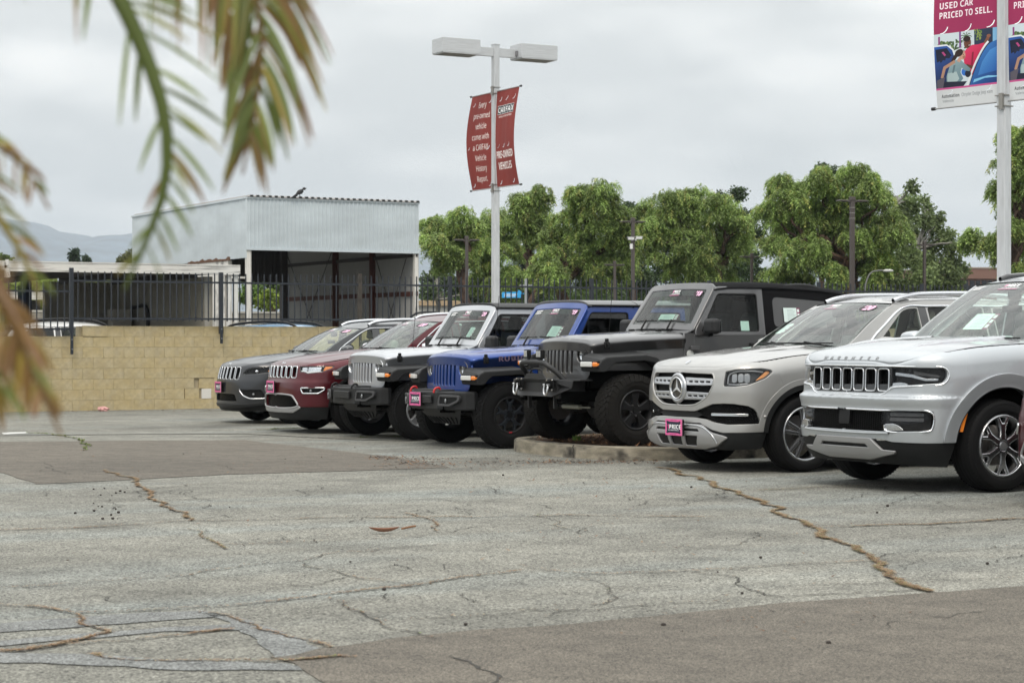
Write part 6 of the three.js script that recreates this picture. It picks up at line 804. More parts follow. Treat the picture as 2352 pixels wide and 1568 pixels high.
    mesh('light_strip', pn([[X(0.60), 1.035], [X(0.78), 1.02], [X(0.90), 0.99], [lampEnd - 0.09, 0.992], [lampEnd - 0.08, 1.008], [X(0.90), 1.006], [X(0.79), 1.042], [X(0.60), 1.058]], { off: -0.045, depth: 0.02, L: 0.06 }), M.satinChrome, L); mesh('lamp_bar', pn([[X(0.80), 1.045], [lampEnd - 0.07, 1.02], [lampEnd - 0.06, 1.032], [X(0.80), 1.072]], { off: -0.05, depth: 0.01, L: 0.06 }), M.grey, L);
    const pj = [0.68, 0.76].map(x => { const p = mp(X(x), 1.07, -0.04), g = new THREE.SphereGeometry(0.022, 14, 10); g.translate(p.x, p.y, p.z); return g; }); mesh('projector', pj, M.lens, L);
    mesh('lamp_shoulder', pn([[X(0.585), 0.905], [X(0.66), 0.925], [X(0.77), 0.946], [X(0.74), 0.962], [X(0.68), 0.972], [X(0.60), 0.965]], { off: -0.01, depth: 0.03, L: 0.05 }), M.satinChrome, L);
    const fg = new THREE.Group(); fg.name = 'fog_lamp'; t.add(fg); const frame = rp([[X(0.50), iB + 0.015], [X(0.925), iB + 0.022], [X(0.937), iT - 0.06], [X(0.925), iT - 0.012], [X(0.5), iT - 0.008]], 0.02), fi = rp([[X(0.53), iB + 0.035], [X(0.905), iB + 0.04], [X(0.917), iT - 0.06], [X(0.905), iT - 0.03], [X(0.53), iT - 0.028]], 0.02);
    mesh('chrome_frame', trim([[X(0.06), iT - 0.006], [X(0.5), iT - 0.008], [X(0.915), iT - 0.012], [X(0.936), iT - 0.05], [X(0.925), iB + 0.03], [X(0.9), iB + 0.014], [X(0.60), iB + 0.006], [X(0.56), iB + 0.02], [X(0.555), iB + 0.065]].map(p => [sg * p[0], p[1]]), map, { off: 0.006, r: 0.009, seg: 70 }), M.chrome, fg);
    mesh('lamp_recess', pn([[X(0.5), iB + 0.015], [X(0.925), iB + 0.02], [X(0.93), iT - 0.012], [X(0.5), iT - 0.01]], { off: -0.05, depth: 0, bevel: 0, L: 0.08 }), M.lampDark, fg); mesh('lamp_rows', [0, 1].map(k => pn(rect(X(0.58), iB + 0.10 + k * 0.045, X(0.885), iB + 0.125 + k * 0.045, 0.006), { off: -0.038, depth: 0.02, L: 0.06 })), M.grey, fg);
    mesh('chrome_blade', pn(rp([[X(0.555), iB + 0.018], [X(0.74), iB + 0.022], [X(0.69), iB + 0.062], [X(0.64), iB + 0.076], [X(0.555), iB + 0.07]], 0.012), { off: 0.0, depth: 0.03, L: 0.05 }), M.satinChrome, fg); mesh('lamp_glass', pn(frame, { off: -0.02, depth: 0, L: 0.08 }), M.lens, fg);
    mesh('side_marker', pn([[Z(0.478), 0.545], [Z(0.448), 0.545], [Z(0.408), 0.70], [Z(0.438), 0.70]], { off: -0.015, depth: 0.02, L: 0.05 }), M.amber, t);
    mesh('tow_hook', pn(rp([[X(0.45), 0.46], [X(0.55), 0.462], [X(0.55), 0.49], [X(0.45), 0.488]], 0.008), { off: 0.0, depth: 0.04, L: 0.05 }), M.satinChrome, t);
  }
  mesh('intake_mesh', panel(sym([[0, iB], [X(0.52), iB], [X(0.52), iT], [0, iT]]), map, { L: 0.1, depth: 0, off: -0.04 }), M.mesh, t); mesh('radar_cover', panel(rect(-0.075, iB + 0.06, 0.075, iT - 0.01, 0.01), map, { off: -0.02, depth: 0.02 }), M.black, t);
  mesh('intake_lip', trim([[-X(0.6), iB - 0.006], [-X(0.4), iB - 0.012], [0, iB - 0.014], [X(0.4), iB - 0.012], [X(0.6), iB - 0.006]], map, { off: 0.012, r: 0.011 }), silverPaint, t);
  mesh('skid_plate', panel(sym(rp([[0, 0.285], [X(0.3), 0.285], [X(0.63), 0.35], [X(0.64), 0.365], [X(0.5), 0.37, 0.01], [X(0.38), 0.47, 0.02], [0, 0.472]], 0.006).filter((p, i, a) => i === 0 || i === a.length - 1 || p[0] > 0.001)), map, { holes: [rp([[-X(0.36), 0.385], [X(0.36), 0.385], [X(0.315), 0.43], [-X(0.315), 0.43]], 0.012)], L: 0.06, depth: 0.03, bevel: 0.008, off: 0.022 }), M.skid, t);
  mesh('skid_slot', panel(rp([[-X(0.37), 0.38], [X(0.37), 0.38], [X(0.33), 0.435], [-X(0.33), 0.435]], 0.01), map, { off: 0.0, depth: 0, L: 0.1 }), M.satin, t);
  // raised letters along the hood edge
  const word = 'WAGONEER'; word.split('').forEach((ch, i) => { const x = (i - 3.5) * 0.107, sx = X(x); mesh('hood_letter', textPanel(ch, 0.031, (u, v, o) => { const xx = x + u, z = 0.915 - nose(xx) - v * 0.62, p = b.hmap(xx, z, 0); return V(p.x, p.y + o * 0.6 + 0.001, p.z + o * 0.8); }, { sx: 1.4, off: 0.004, depth: 0.006 }), M.grey2, t); });
  for (const [s, z] of [[1, 0], [-1, 0], [1, -3.12], [-1, -3.12]]) wheel(t, [s * 0.885, 0.412, z], wagonWheel, s);
  doorMirror(t, V(1.02, 1.36, -0.78), 1, silverPaint); doorMirror(t, V(-1.02, 1.36, -0.78), -1, silverPaint);
  return t;
}
const mirrorPoly2 = p => p.map(k => [-k[0], k[1]]).reverse();

// ---- beige-silver luxury SUV
const beigePaint = paint(0.375, 0.37, 0.36, { metal: 0.55, rough: 0.42 });
const halfPoly = (pts, r) => sym(rp(pts, r).filter((p, i, a) => i === 0 || i === a.length - 1 || p[0] > 0.001));
const luxWheel = { build() { const R = 0.392, w = 0.275, rr = 0.275, l = [barrel(rr, w)]; const g = new THREE.TorusGeometry(rr - 0.006, 0.009, 8, 64); g.rotateY(Math.PI / 2); g.translate(w * 0.43, 0, 0); l.push(g); const S = s => [[s * 0.018 - 0.017, 0.06], [s * 0.05 - 0.022, 0.262], [s * 0.05 + 0.022, 0.262], [s * 0.018 + 0.017, 0.06]]; return [['tyre', tyreGeo(R, w, rr), M.rubber], ['rim', merge(l), M.satinChrome], ['spokes', merge([spokeSet(5, S(1), 0.025, w * 0.31, 0.005), spokeSet(5, S(-1), 0.025, w * 0.31, 0.005), cyl(0.07, 0.085, 0.05, 28, w * 0.33, 0, 0, 'x')]), std(0.42, 0.43, 0.45, 0.25, { metalness: 0.9 })], ['spoke_grooves', merge([1, -1].map(s => spokeSet(5, [[s * 0.018 - 0.006, 0.09], [s * 0.05 - 0.009, 0.25], [s * 0.05 + 0.009, 0.25], [s * 0.018 + 0.006, 0.09]], 0.004, w * 0.31 + 0.0295, 0.001))), std(0.04, 0.04, 0.042, 0.4)], ['hub_cap', hubCap(w * 0.40, 0.036), M.silver], ['lug_nut', lugs(5, 0.056, w * 0.40), M.black], ['brake_disc', brake(-0.02, 0.185), M.disc]]; } };
const diamondTex = tex(128, 128, (u, v) => { const a = Math.abs(((u * 8 + v * 8) % 1) - 0.5), b = Math.abs((((u * 8 - v * 8) % 1) + 1) % 1 - 0.5); return Math.min(a, b) < 0.1 ? 0.5 : 0.08; });
const diamond = new THREE.MeshPhysicalMaterial({ specularIntensity: 0.15, color: lin(0.018, 0.018, 0.019), map: rep(diamondTex, 4), bumpMap: rep(diamondTex, 4), bumpScale: 0.01, roughness: 0.5 });
function beigeSuv() {
  const t = thing('luxury_suv', 'beige-silver SUV with a round star badge on its grille, beside the kerb island', 'car', [0, 0, 0], YAW, 'used cars parked in a row');
  const nose = x => 0.11 * Math.pow(Math.min(Math.abs(x), 0.85) / 0.8, 2.4), yc = spline([[-1.0, 1.30], [-0.5, 1.285], [0.0, 1.25], [0.4, 1.205], [0.7, 1.155], [0.82, 1.10], [0.865, 1.06], [0.892, 1.022], [1, 0.97]]);
  const c = { paint: beigePaint, width: 0.965, wy: 0.39, wb: 3.135, archR: 0.47, sill: 0.42, ground: 0.22,
    plan: [[0, 0.95], [0.35, 0.935], [0.6, 0.89], [0.78, 0.80], [0.895, 0.64], [0.95, 0.42], [0.968, 0.15], [0.975, -0.4], [0.975, -2.5], [0.96, -3.5], [0.9, -3.9], [0.76, -4.1], [0.45, -4.2], [0, -4.22]],
    front: [[0.14, -0.14], [0.22, -0.07], [0.30, -0.015], [0.38, 0.0], [0.46, -0.005], [0.6, -0.02], [0.8, -0.02], [0.95, -0.04], [1.06, -0.07], [1.2, -0.1]], side: [[0.25, -0.07], [0.45, -0.02], [0.62, -0.012], [0.8, 0.0], [0.98, 0.0], [1.12, -0.008], [1.3, -0.03]],
    corner: [0.6, 0.3], zc: -0.74, bow: 0.20, R: 0.17, r: 0.12, Rf: 0.04, rf: 0.02, belt: z => 1.235 + 0.02 * clamp((-z - 0.6) / 3), yA0: 1.275, zA0: -0.62, zA1: -1.36, yR: spline([[-4.0, 1.66], [-3.2, 1.74], [-2.4, 1.772], [-1.8, 1.768], [-1.36, 1.725]]), zD0: -4.0, zD1: -3.72, tumble: 0.30,
    H: (x, z) => yc(z + nose(x) * sstep(0.1, 0.75, z)) - 0.06 * Math.pow(x / 0.9, 2.4) * sstep(0.95, 0.4, z) + 0.012 * sstep(0.40, 0.30, Math.abs(x)) * sstep(0.85, 0.4, z),
    doors: [-0.60, -1.72, -2.62], dlo: [[[-0.98, 1.268], [-1.66, 1.27], [-1.66, 1.685], [-1.46, 1.675, 0.1]], [[-1.79, 1.27], [-2.56, 1.275], [-2.56, 1.695], [-1.79, 1.695]], [[-2.70, 1.28], [-3.75, 1.285], [-3.45, 1.66, 0.15], [-2.70, 1.692]]], seams: [-1.72, -2.63], trimLine: [[-0.90, 1.256], [-3.82, 1.276], [-3.5, 1.68], [-2.7, 1.708], [-1.8, 1.704], [-1.48, 1.692], [-1.2, 1.53]], trimR: 0.014, trimMat: M.chrome, tintFrom: 2, crown: 0.05, rails: [-1.42, -3.6, 0.055, M.satinChrome, 0.03], sunroof: 1, seatMat: M.leather, dashMat: std(0.14, 0.145, 0.14, 0.6), cladding: M.satin,
    screen: { decals: [['cert', 0.06, 0.84, 0.2, 0.96], ['price', 0.34, 0.82, 0.55, 0.965], ["'20", 0.76, 0.78, 0.92, 0.945]], paper: [0.1, 0.28, 0.24, 0.5], wipers: [[0.15, 0.55], [0.5, 0.9]] } };
  const b = suvBody(t, c), { X, Z, map, arch, line, twin, top } = b;
  const gT = 1.008, gB = 0.672, gr = halfPoly([[0, gB], [X(0.30), gB + 0.005, 0.06], [X(0.50), gB + 0.09, 0.07], [X(0.575), gB + 0.22, 0.05], [X(0.575), gT - 0.05, 0.03], [X(0.55), gT - 0.005, 0.03], [0, gT + 0.005]], 0.02);
  const lamp = [[X(0.69), 0.872], [X(0.80), 0.868], [Z(0.66), 0.885], [Z(0.48), 0.955], [Z(0.40), 1.02], [Z(0.42), 1.05], [Z(0.52), 1.065], [X(0.82), 1.055], [X(0.70), 1.03]], lampR = rp(lamp, 0.025);
  const dome = rp([[X(0.28), 0.597], [X(0.42), 0.655], [X(0.56), 0.70], [X(0.80), 0.708], [Z(0.66), 0.685], [Z(0.57), 0.62], [Z(0.525), 0.50], [X(0.74), 0.488], [X(0.60), 0.505], [X(0.48), 0.548]], 0.03);
  const mouth = sym([[0, 0.545], [X(0.30), 0.548], [X(0.48), 0.535], [X(0.60), 0.506], [X(0.74), 0.488], [Z(0.535), 0.496], [Z(0.525), 0.51], [Z(0.57), 0.62], [Z(0.60), 0.655], [Z(0.66), 0.685], [X(0.80), 0.706], [X(0.70), 0.709], [X(0.56), 0.70], [X(0.42), 0.655], [X(0.30), 0.622], [0, 0.62]]);
  const S4 = Z(0.40), A = r => arch(0, r, 4, 60, 14), fascia = sym([[0, 0.50], [X(0.40), 0.505], [X(0.58), 0.44], [X(0.70), 0.415], ...A(0.472), [Z(0.34), 0.99], [Z(0.375), top(Z(0.375)) - 0.003], ...line(Z(0.39), 0, 30, 0.003)]);
  mesh('front_bumper', panel(fascia, map, { holes: [gr, lampR, mirrorPoly2(lampR), mouth], L: 0.045, depth: 0.035, bevel: 0.006 }), beigePaint, t);
  twin('front_fender', [...arch(0, 0.472, 60.8, 176, 22), [Z(-0.49), 0.41], [Z(c.doors[0] + 0.003), 0.41], [Z(c.doors[0] + 0.003), c.belt(-0.6) - 0.003], ...line(Z(c.doors[0] + 0.02), Z(0.378), 16, 0.003), [Z(0.336), 0.99]], beigePaint, { L: 0.05, depth: 0.035, bevel: 0.005 });
  for (const z of [0, -3.135]) { twin('arch_trim', [...arch(z, 0.455, 3, 177, 34), ...arch(z, 0.50, 177, 3, 36)], M.satin, { L: 0.05, depth: 0.03, bevel: 0.006, off: 0.008 }); twin('arch_flare', [...arch(z, 0.498, 4, 176, 34), ...arch(z, 0.56, 176, 4, 36)], beigePaint, { L: 0.05, depth: 0.02, bevel: 0.003, off: 0.003 }); }
  mesh('bumper_core', panel(sym([[0, 0.26], [X(0.9), 0.26], [Z(0.5), 1.0], [0, 1.02]]), map, { L: 0.12, depth: 0, off: -0.12 }), M.hole, t);
  const G = new THREE.Group(); G.name = 'grille'; t.add(G); mesh('grille_mesh', panel(insetPoly(gr, -0.01), map, { off: -0.05, depth: 0, L: 0.07 }), diamond, G); mesh('grille_ring', trim(gr.filter((_, i) => i % 2 === 0), map, { off: -0.006, r: 0.011, closed: true, seg: 120 }), beigePaint, G);
  for (const y of [0.92, 0.775]) { const hw = y > 0.85 ? 0.545 : 0.535; for (const s of [1, -1]) { const bar2 = s > 0 ? rp([[X(0.10), y - 0.036], [X(hw), y - 0.030], [X(hw), y + 0.026], [X(0.10), y + 0.034]], 0.012) : rp([[X(0.10), y - 0.036], [X(hw), y - 0.030], [X(hw), y + 0.026], [X(0.10), y + 0.034]], 0.012).map(p => [-p[0], p[1]]).reverse(); const slots = [0, 1, 2, 3].map(i => { const a = 0.17 + i * 0.092, q = rect(X(a), y - 0.017, X(a + 0.078), y + 0.013, 0.004); return s > 0 ? q : mirrorPoly2(q); }); mesh('grille_bar', panel(bar2, map, { holes: slots, off: -0.004, depth: 0.04, bevel: 0.008, L: 0.05 }), M.silver, G); } }
  const star = new THREE.Group(); star.name = 'star_badge'; const sp = map(0, 0.848, 0.0); star.position.copy(sp).setZ(sp.z + 0.004); t.add(star); mesh('badge_surround', lathe([[0.118, -0.03], [0.15, -0.02], [0.158, -0.004], [0.145, 0.008], [0.122, 0.012], [0.112, -0.006]], 40).rotateX(Math.PI / 2), M.silver, star); mesh('badge_ring', new THREE.TorusGeometry(0.107, 0.009, 10, 48).translate(0, 0, 0.012), M.chrome, star); mesh('badge_face', cyl(0.104, 0.104, 0.008, 36, 0, 0, -0.004, 'z'), M.gloss, star); const pts = []; for (let i = 0; i < 3; i++) { const a = Math.PI / 2 + i * Math.PI * 2 / 3; pts.push([Math.cos(a) * 0.1, Math.sin(a) * 0.1]); const c2 = a + Math.PI / 3; pts.push([Math.cos(c2) * 0.016, Math.sin(c2) * 0.016]); } mesh('badge_star', extrude(pts, 0.006, 0.002).translate(0, 0, 0.004), std(0.75, 0.76, 0.78, 0.35, { metalness: 0.7 }), star);
  mesh('hood_badge', cyl(0.032, 0.032, 0.006, 24).rotateX(0.6).translate(0, b.hmap(0, 0.80).y + 0.003, 0.80), M.satinChrome, t);
  for (const s of [1, -1]) {
    const fl = p => s > 0 ? p : mirrorPoly2(p), L = new THREE.Group(); L.name = 'headlight'; t.add(L); const pn = (p, o) => panel(fl(p), map, o);
    mesh('lamp_housing', pn(insetPoly(lampR, -0.004), { off: -0.075, depth: 0, L: 0.05 }), std(0.075, 0.08, 0.085, 0.4), L); mesh('lamp_glass', pn(lampR, { off: -0.004, depth: 0, L: 0.05 }), M.lens, L);
    mesh('lamp_frame', pn(insetPoly(lampR, -0.002), { holes: [fl(insetPoly(lampR, 0.014))], off: -0.012, depth: 0.05, L: 0.06 }), M.gloss, L);
    mesh('light_guide', [trim([[X(0.73), 0.90], [X(0.74), 0.985], [X(0.80), 1.02], [Z(0.60), 1.03], [Z(0.50), 1.02]].map(p => [s * p[0], p[1]]), map, { off: -0.03, r: 0.009, seg: 40 }), trim([[X(0.74), 0.895], [X(0.82), 0.893], [Z(0.66), 0.905]].map(p => [s * p[0], p[1]]), map, { off: -0.03, r: 0.008, seg: 20 })], M.grey2, L);
    mesh('projector', [0.775, 0.83, 0.87].map((x, i) => pn(rect(X(x), 0.92, X(x) + 0.052, 0.995, 0.018), { off: -0.03, depth: 0.05, bevel: 0.012, L: 0.03 })), M.grey2, L);
    mesh('amber_reflector', pn(rp([[Z(0.585), 0.925], [Z(0.51), 0.95], [Z(0.425), 1.02], [Z(0.45), 1.035]], 0.01), { off: -0.035, depth: 0.01, L: 0.05 }), std(0.75, 0.33, 0.12, 0.35), L);
    mesh('side_intake', pn(insetPoly(dome, -0.004), { off: -0.035, depth: 0, L: 0.05 }), diamond, t); mesh('intake_blade', pn(rp([[X(0.55), 0.582], [Z(0.66), 0.582], [Z(0.66), 0.60], [X(0.55), 0.60]], 0.008), { off: -0.005, depth: 0.04, bevel: 0.005, L: 0.05 }), M.chrome, t);
    mesh('parking_sensor', (() => { const p = map(s * Z(0.49), 0.575, 0.002); return new THREE.SphereGeometry(0.016, 10, 8).translate(p.x, p.y, p.z); })(), beigePaint, t);
  }
  mesh('centre_intake', panel(sym([[0, 0.545], [X(0.3), 0.548], [X(0.40), 0.582], [X(0.29), 0.625], [0, 0.625]]), map, { off: -0.03, depth: 0, L: 0.06 }), M.black, t);
  mesh('lower_valance', panel(sym([[0, 0.235], [X(0.7), 0.235], [Z(0.50), 0.25], [Z(0.465), 0.41], [X(0.70), 0.41], [X(0.58), 0.435], [X(0.40), 0.50], [0, 0.495]]), map, { off: -0.012, depth: 0.03, L: 0.07 }), M.satin, t);
  const sk = halfPoly([[0, 0.235], [X(0.42), 0.238], [X(0.62), 0.275], [X(0.74), 0.36], [X(0.70), 0.375], [X(0.56), 0.405, 0.03], [X(0.44), 0.478, 0.03], [0, 0.482]], 0.006);
  mesh('skid_plate', panel(sk, map, { holes: [-1, 0, 1].map(i => { const a = i * 0.27, q = rp([[a - 0.10 - 0.03 * i, 0.258], [a + 0.10 - 0.03 * i, 0.258], [a + 0.118, 0.375], [a - 0.118, 0.375]], 0.018); return q; }).concat([rp([[-X(0.42), 0.405], [X(0.42), 0.405], [X(0.38), 0.445], [-X(0.38), 0.445]], 0.012)]), off: 0.012, depth: 0.035, bevel: 0.008, L: 0.05 }), M.skid, t); mesh('skid_recess', panel(insetPoly(sk, 0.02), map, { off: -0.008, depth: 0, L: 0.08 }), M.black, t);
  mesh('skid_trim', trim([[-X(0.64), 0.30], [-X(0.60), 0.375], [-X(0.45), 0.462], [0, 0.468], [X(0.45), 0.462], [X(0.60), 0.375], [X(0.64), 0.30]], map, { off: 0.016, r: 0.007, seg: 70 }), M.satinChrome, t);
  const pp = map(0.04, 0.445, 0.045); plate(t, pp, 0.0);
  for (const [s, z] of [[1, 0], [-1, 0], [1, -3.135], [-1, -3.135]]) wheel(t, [s * 0.83, 0.392, z], luxWheel, s);
  doorMirror(t, V(0.92, 1.30, -0.98), 1, beigePaint, { w: 0.25, h: 0.17 }); doorMirror(t, V(-0.92, 1.30, -0.98), -1, beigePaint, { w: 0.25, h: 0.17 });
  return t;
}
// ---- two mid-size SUVs with seven-slot grilles share one builder
const genWheel = R => ({ build() { const w = 0.24, rr = R - 0.125, l = [barrel(rr, w)]; const g = new THREE.TorusGeometry(rr - 0.006, 0.009, 8, 56); g.rotateY(Math.PI / 2); g.translate(w * 0.43, 0, 0); l.push(g); return [['tyre', tyreGeo(R, w, rr), M.rubber], ['rim', merge(l), M.silver], ['spokes', merge([spokeSet(5, [[-0.022, 0.05], [-0.05, rr - 0.01], [-0.022, rr - 0.006], [0, 0.13], [0.022, rr - 0.006], [0.05, rr - 0.01], [0.022, 0.05]], 0.028, w * 0.29, 0.006), cyl(0.065, 0.08, 0.045, 24, w * 0.32, 0, 0, 'x')]), M.silver], ['hub_cap', hubCap(w * 0.39, 0.034), M.satin], ['lug_nut', lugs(5, 0.056, w * 0.395), M.black], ['brake_disc', brake(-0.02, 0.16), M.disc]]; } });
const maroonPaint = paint(0.085, 0.005, 0.011, { metal: 0.5, rough: 0.34, cc: 0.6 }), granitePaint = paint(0.046, 0.048, 0.053, { metal: 0.6, rough: 0.34, cc: 0.7 }), whitePaintCar = paint(0.72, 0.72, 0.71, { metal: 0.0, rough: 0.4 });
function midSuv(name, label, k) { // k.kind: 'grand' or 'slim'
  const gd = k.kind === 'grand', P = k.paint, t = thing(name, label, 'car', [0, 0, 0], YAW, k.group ?? 'used cars parked in a row');
  const nose = gd ? x => 0.13 * Math.pow(Math.min(Math.abs(x), 0.85) / 0.8, 2.3) : x => 0.16 * Math.pow(Math.min(Math.abs(x), 0.82) / 0.78, 2.2);
  const yc = gd ? spline([[-1.1, 1.215], [-0.6, 1.195], [-0.1, 1.155], [0.35, 1.105], [0.62, 1.06], [0.74, 1.025], [0.79, 0.99], [0.82, 0.965], [1, 0.92]]) : spline([[-1.0, 1.165], [-0.5, 1.135], [-0.05, 1.095], [0.35, 1.05], [0.62, 1.005], [0.74, 0.97], [0.79, 0.935], [0.815, 0.91], [1, 0.85]]);
  const c = gd ? { width: 0.93, wy: 0.375, wb: 2.915, archR: 0.445, sill: 0.40, ground: 0.20,
    plan: [[0, 0.90], [0.35, 0.88], [0.58, 0.825], [0.75, 0.73], [0.865, 0.56], [0.915, 0.35], [0.932, 0.1], [0.94, -0.4], [0.94, -2.4], [0.925, -3.2], [0.87, -3.6], [0.72, -3.8], [0.45, -3.9], [0, -3.92]],
    front: [[0.14, -0.12], [0.22, -0.05], [0.32, -0.01], [0.42, 0], [0.6, 0.0], [0.72, -0.01], [0.78, -0.03], [0.95, -0.055], [1.1, -0.08]], side: [[0.25, -0.07], [0.42, -0.025], [0.6, -0.012], [0.8, 0.0], [0.95, -0.004], [1.1, -0.02], [1.25, -0.045]],
    corner: [0.58, 0.25], zc: -0.86, bow: 0.20, R: 0.16, r: 0.11, Rf: 0.04, rf: 0.02, belt: z => 1.15 + 0.03 * clamp((-z - 0.7) / 2.6), yA0: 1.185, zA0: -0.76, zA1: -1.42, yR: spline([[-3.7, 1.58], [-3.0, 1.64], [-2.2, 1.67], [-1.75, 1.655], [-1.42, 1.60]]), zD0: -3.7, zD1: -3.42, tumble: 0.32,
    doors: [-0.60, -1.66, -2.52], dlo: [[[-1.03, 1.185], [-1.60, 1.188], [-1.60, 1.585], [-1.52, 1.58, 0.1], [-1.4, 1.53, 0.05]], [[-1.72, 1.19], [-2.46, 1.195], [-2.46, 1.60], [-1.72, 1.596]], [[-2.60, 1.20], [-3.45, 1.21], [-3.18, 1.57, 0.12], [-2.60, 1.598]]], seams: [-1.66, -2.53], trimLine: [[-0.95, 1.172], [-3.5, 1.196], [-3.22, 1.59], [-2.6, 1.614], [-1.75, 1.606], [-1.5, 1.59], [-1.25, 1.44]], rails: [-1.6, -3.4, 0.05, M.satinChrome, 0.03] }
    : { width: 0.90, wy: 0.36, wb: 2.705, archR: 0.43, sill: 0.39, ground: 0.19,
      plan: [[0, 0.90], [0.33, 0.87], [0.55, 0.80], [0.72, 0.68], [0.83, 0.50], [0.885, 0.28], [0.905, 0.05], [0.915, -0.4], [0.915, -2.3], [0.90, -3.0], [0.84, -3.4], [0.7, -3.58], [0.45, -3.68], [0, -3.70]],
      front: [[0.14, -0.12], [0.22, -0.05], [0.30, -0.01], [0.40, 0.0], [0.55, 0.0], [0.66, -0.005], [0.78, -0.03], [0.9, -0.06], [1.05, -0.10]], side: [[0.25, -0.07], [0.4, -0.025], [0.6, -0.012], [0.78, 0.0], [0.92, -0.006], [1.05, -0.025], [1.2, -0.05]],
      corner: [0.54, 0.2], zc: -0.66, bow: 0.22, R: 0.15, r: 0.10, Rf: 0.05, rf: 0.03, belt: z => 1.10 + 0.05 * clamp((-z - 0.6) / 2.4), yA0: 1.125, zA0: -0.54, zA1: -1.26, yR: spline([[-3.5, 1.50], [-2.9, 1.56], [-2.1, 1.595], [-1.6, 1.578], [-1.26, 1.515]]), zD0: -3.5, zD1: -3.2, tumble: 0.33,
      doors: [-0.48, -1.5, -2.34], dlo: [[[-0.86, 1.135], [-1.44, 1.145], [-1.44, 1.505], [-1.36, 1.50, 0.1], [-1.22, 1.44, 0.05]], [[-1.56, 1.15], [-2.28, 1.165], [-2.28, 1.525], [-1.56, 1.518]], [[-2.42, 1.175], [-3.2, 1.20], [-2.95, 1.49, 0.12], [-2.42, 1.522]]], seams: [-1.5, -2.35], trimLine: [[-0.78, 1.122], [-3.26, 1.186], [-3.0, 1.508], [-2.4, 1.538], [-1.6, 1.53], [-1.38, 1.515], [-1.1, 1.375]], rails: [-1.42, -3.15, 0.055, M.satinChrome, 0.03] };
  Object.assign(c, { paint: P, tintFrom: 2, crown: 0.045, H: (x, z) => yc(z + nose(x) * sstep(0.05, 0.65, z)) - 0.055 * Math.pow(x / 0.86, 2.3) * sstep(0.9, 0.35, z) + 0.014 * sstep(0.48, 0.40, Math.abs(x)) * sstep(0.75, 0.35, z), screen: { decals: k.decals ?? [['cert', 0.08, 0.84, 0.24, 0.95], ['price', 0.36, 0.83, 0.58, 0.96], ["'20", 0.74, 0.77, 0.92, 0.93]] }, ...(k.over || {}) });
  const b = suvBody(t, c), { X, Z, map, arch, line, twin, top } = b, q = (g, s) => gd ? g : s, gT = q(0.962, 0.905), gB = q(0.79, 0.70), gw = q(0.54, 0.50);
  const gh = halfPoly([[0, gB - 0.006], [X(gw - 0.05), gB - 0.004, 0.03], [X(gw + 0.005), gB + 0.06, 0.03], [X(gw + 0.012), gT - 0.002, 0.02], [0, gT + 0.008]], 0.01);
  const lampP = gd ? rp([[X(0.575), 0.93], [X(0.60), 0.872], [X(0.68), 0.872], [X(0.73), 0.85], [Z(0.56), 0.872], [Z(0.40), 0.93], [Z(0.36), 0.975], [Z(0.44), 0.978], [X(0.58), 0.965]], 0.02) : rp([[X(0.535), 0.80], [X(0.60), 0.775], [X(0.74), 0.785], [Z(0.42), 0.815], [Z(0.18), 0.90], [Z(0.16), 0.925], [Z(0.3), 0.925], [X(0.72), 0.905], [X(0.60), 0.87]], 0.02);
  const fog = gd ? rp([[X(0.66), 0.655], [X(0.69), 0.58], [Z(0.60), 0.58], [Z(0.52), 0.635], [Z(0.52), 0.66]], 0.02) : rp([[X(0.52), 0.545], [X(0.60), 0.45], [X(0.70), 0.405], [Z(0.50), 0.41], [Z(0.49), 0.46], [Z(0.56), 0.555]], 0.03);
  const lowIn = gd ? halfPoly([[0, 0.365], [X(0.50), 0.37, 0.03], [X(0.62), 0.40, 0.03], [X(0.50), 0.55, 0.05], [0, 0.555]], 0.01) : halfPoly([[0, 0.35], [X(0.46), 0.355, 0.03], [X(0.40), 0.48, 0.04], [0, 0.485]], 0.01);
  const ar = c.archR + 0.005, lowY = q(0.36, 0.30), sF = Z(q(0.34, 0.15)), fascia = sym([[0, lowY - 0.03], [X(0.5), lowY - 0.02], [X(0.66), lowY + q(0.03, 0)], ...arch(0, ar, 2, q(58, 62), 14), [Z(q(0.31, 0.15)), q(0.94, 0.88)], [sF, top(sF) - 0.003], ...line(sF - 0.02, 0, 30, 0.003)]);
  mesh('front_bumper', panel(fascia, map, { holes: [gh, lampP, mirrorPoly2(lampP), fog, mirrorPoly2(fog), lowIn], L: 0.05, depth: 0.035, bevel: 0.006 }), P, t);
  twin('front_fender', [...arch(0, ar, q(58.8, 62.8), 177, 20), [Z(-ar - 0.02), 0.39], [Z(c.doors[0] + 0.003), 0.39], [Z(c.doors[0] + 0.003), c.belt(c.doors[0]) - 0.003], ...line(Z(c.doors[0] + 0.02), sF + 0.004, 16, 0.003), [Z(q(0.306, 0.146)), q(0.94, 0.88)]], P, { L: 0.05, depth: 0.035, bevel: 0.005 });
  for (const z of [0, -c.wb]) twin('arch_trim', [...arch(z, ar - 0.015, 1, 179, 30), ...arch(z, ar + q(0.012, 0.05), 179, 1, 30)], M.satin, { L: 0.06, depth: 0.03, bevel: 0.006, off: 0.008 });
  mesh('bumper_core', panel(sym([[0, 0.24], [X(0.8), 0.24], [Z(0.45), 0.90], [0, 0.93]]), map, { L: 0.12, depth: 0, off: -0.12 }), M.hole, t);
  const G = new THREE.Group(); G.name = 'grille'; t.add(G); const slots = slotRow(7, -gw + 0.065, gw - 0.065, q(0.118, 0.108), gB + 0.006, gT - 0.004, 0.022).map(p => p.map(e => [X(e[0]) || 0, e[1]]));
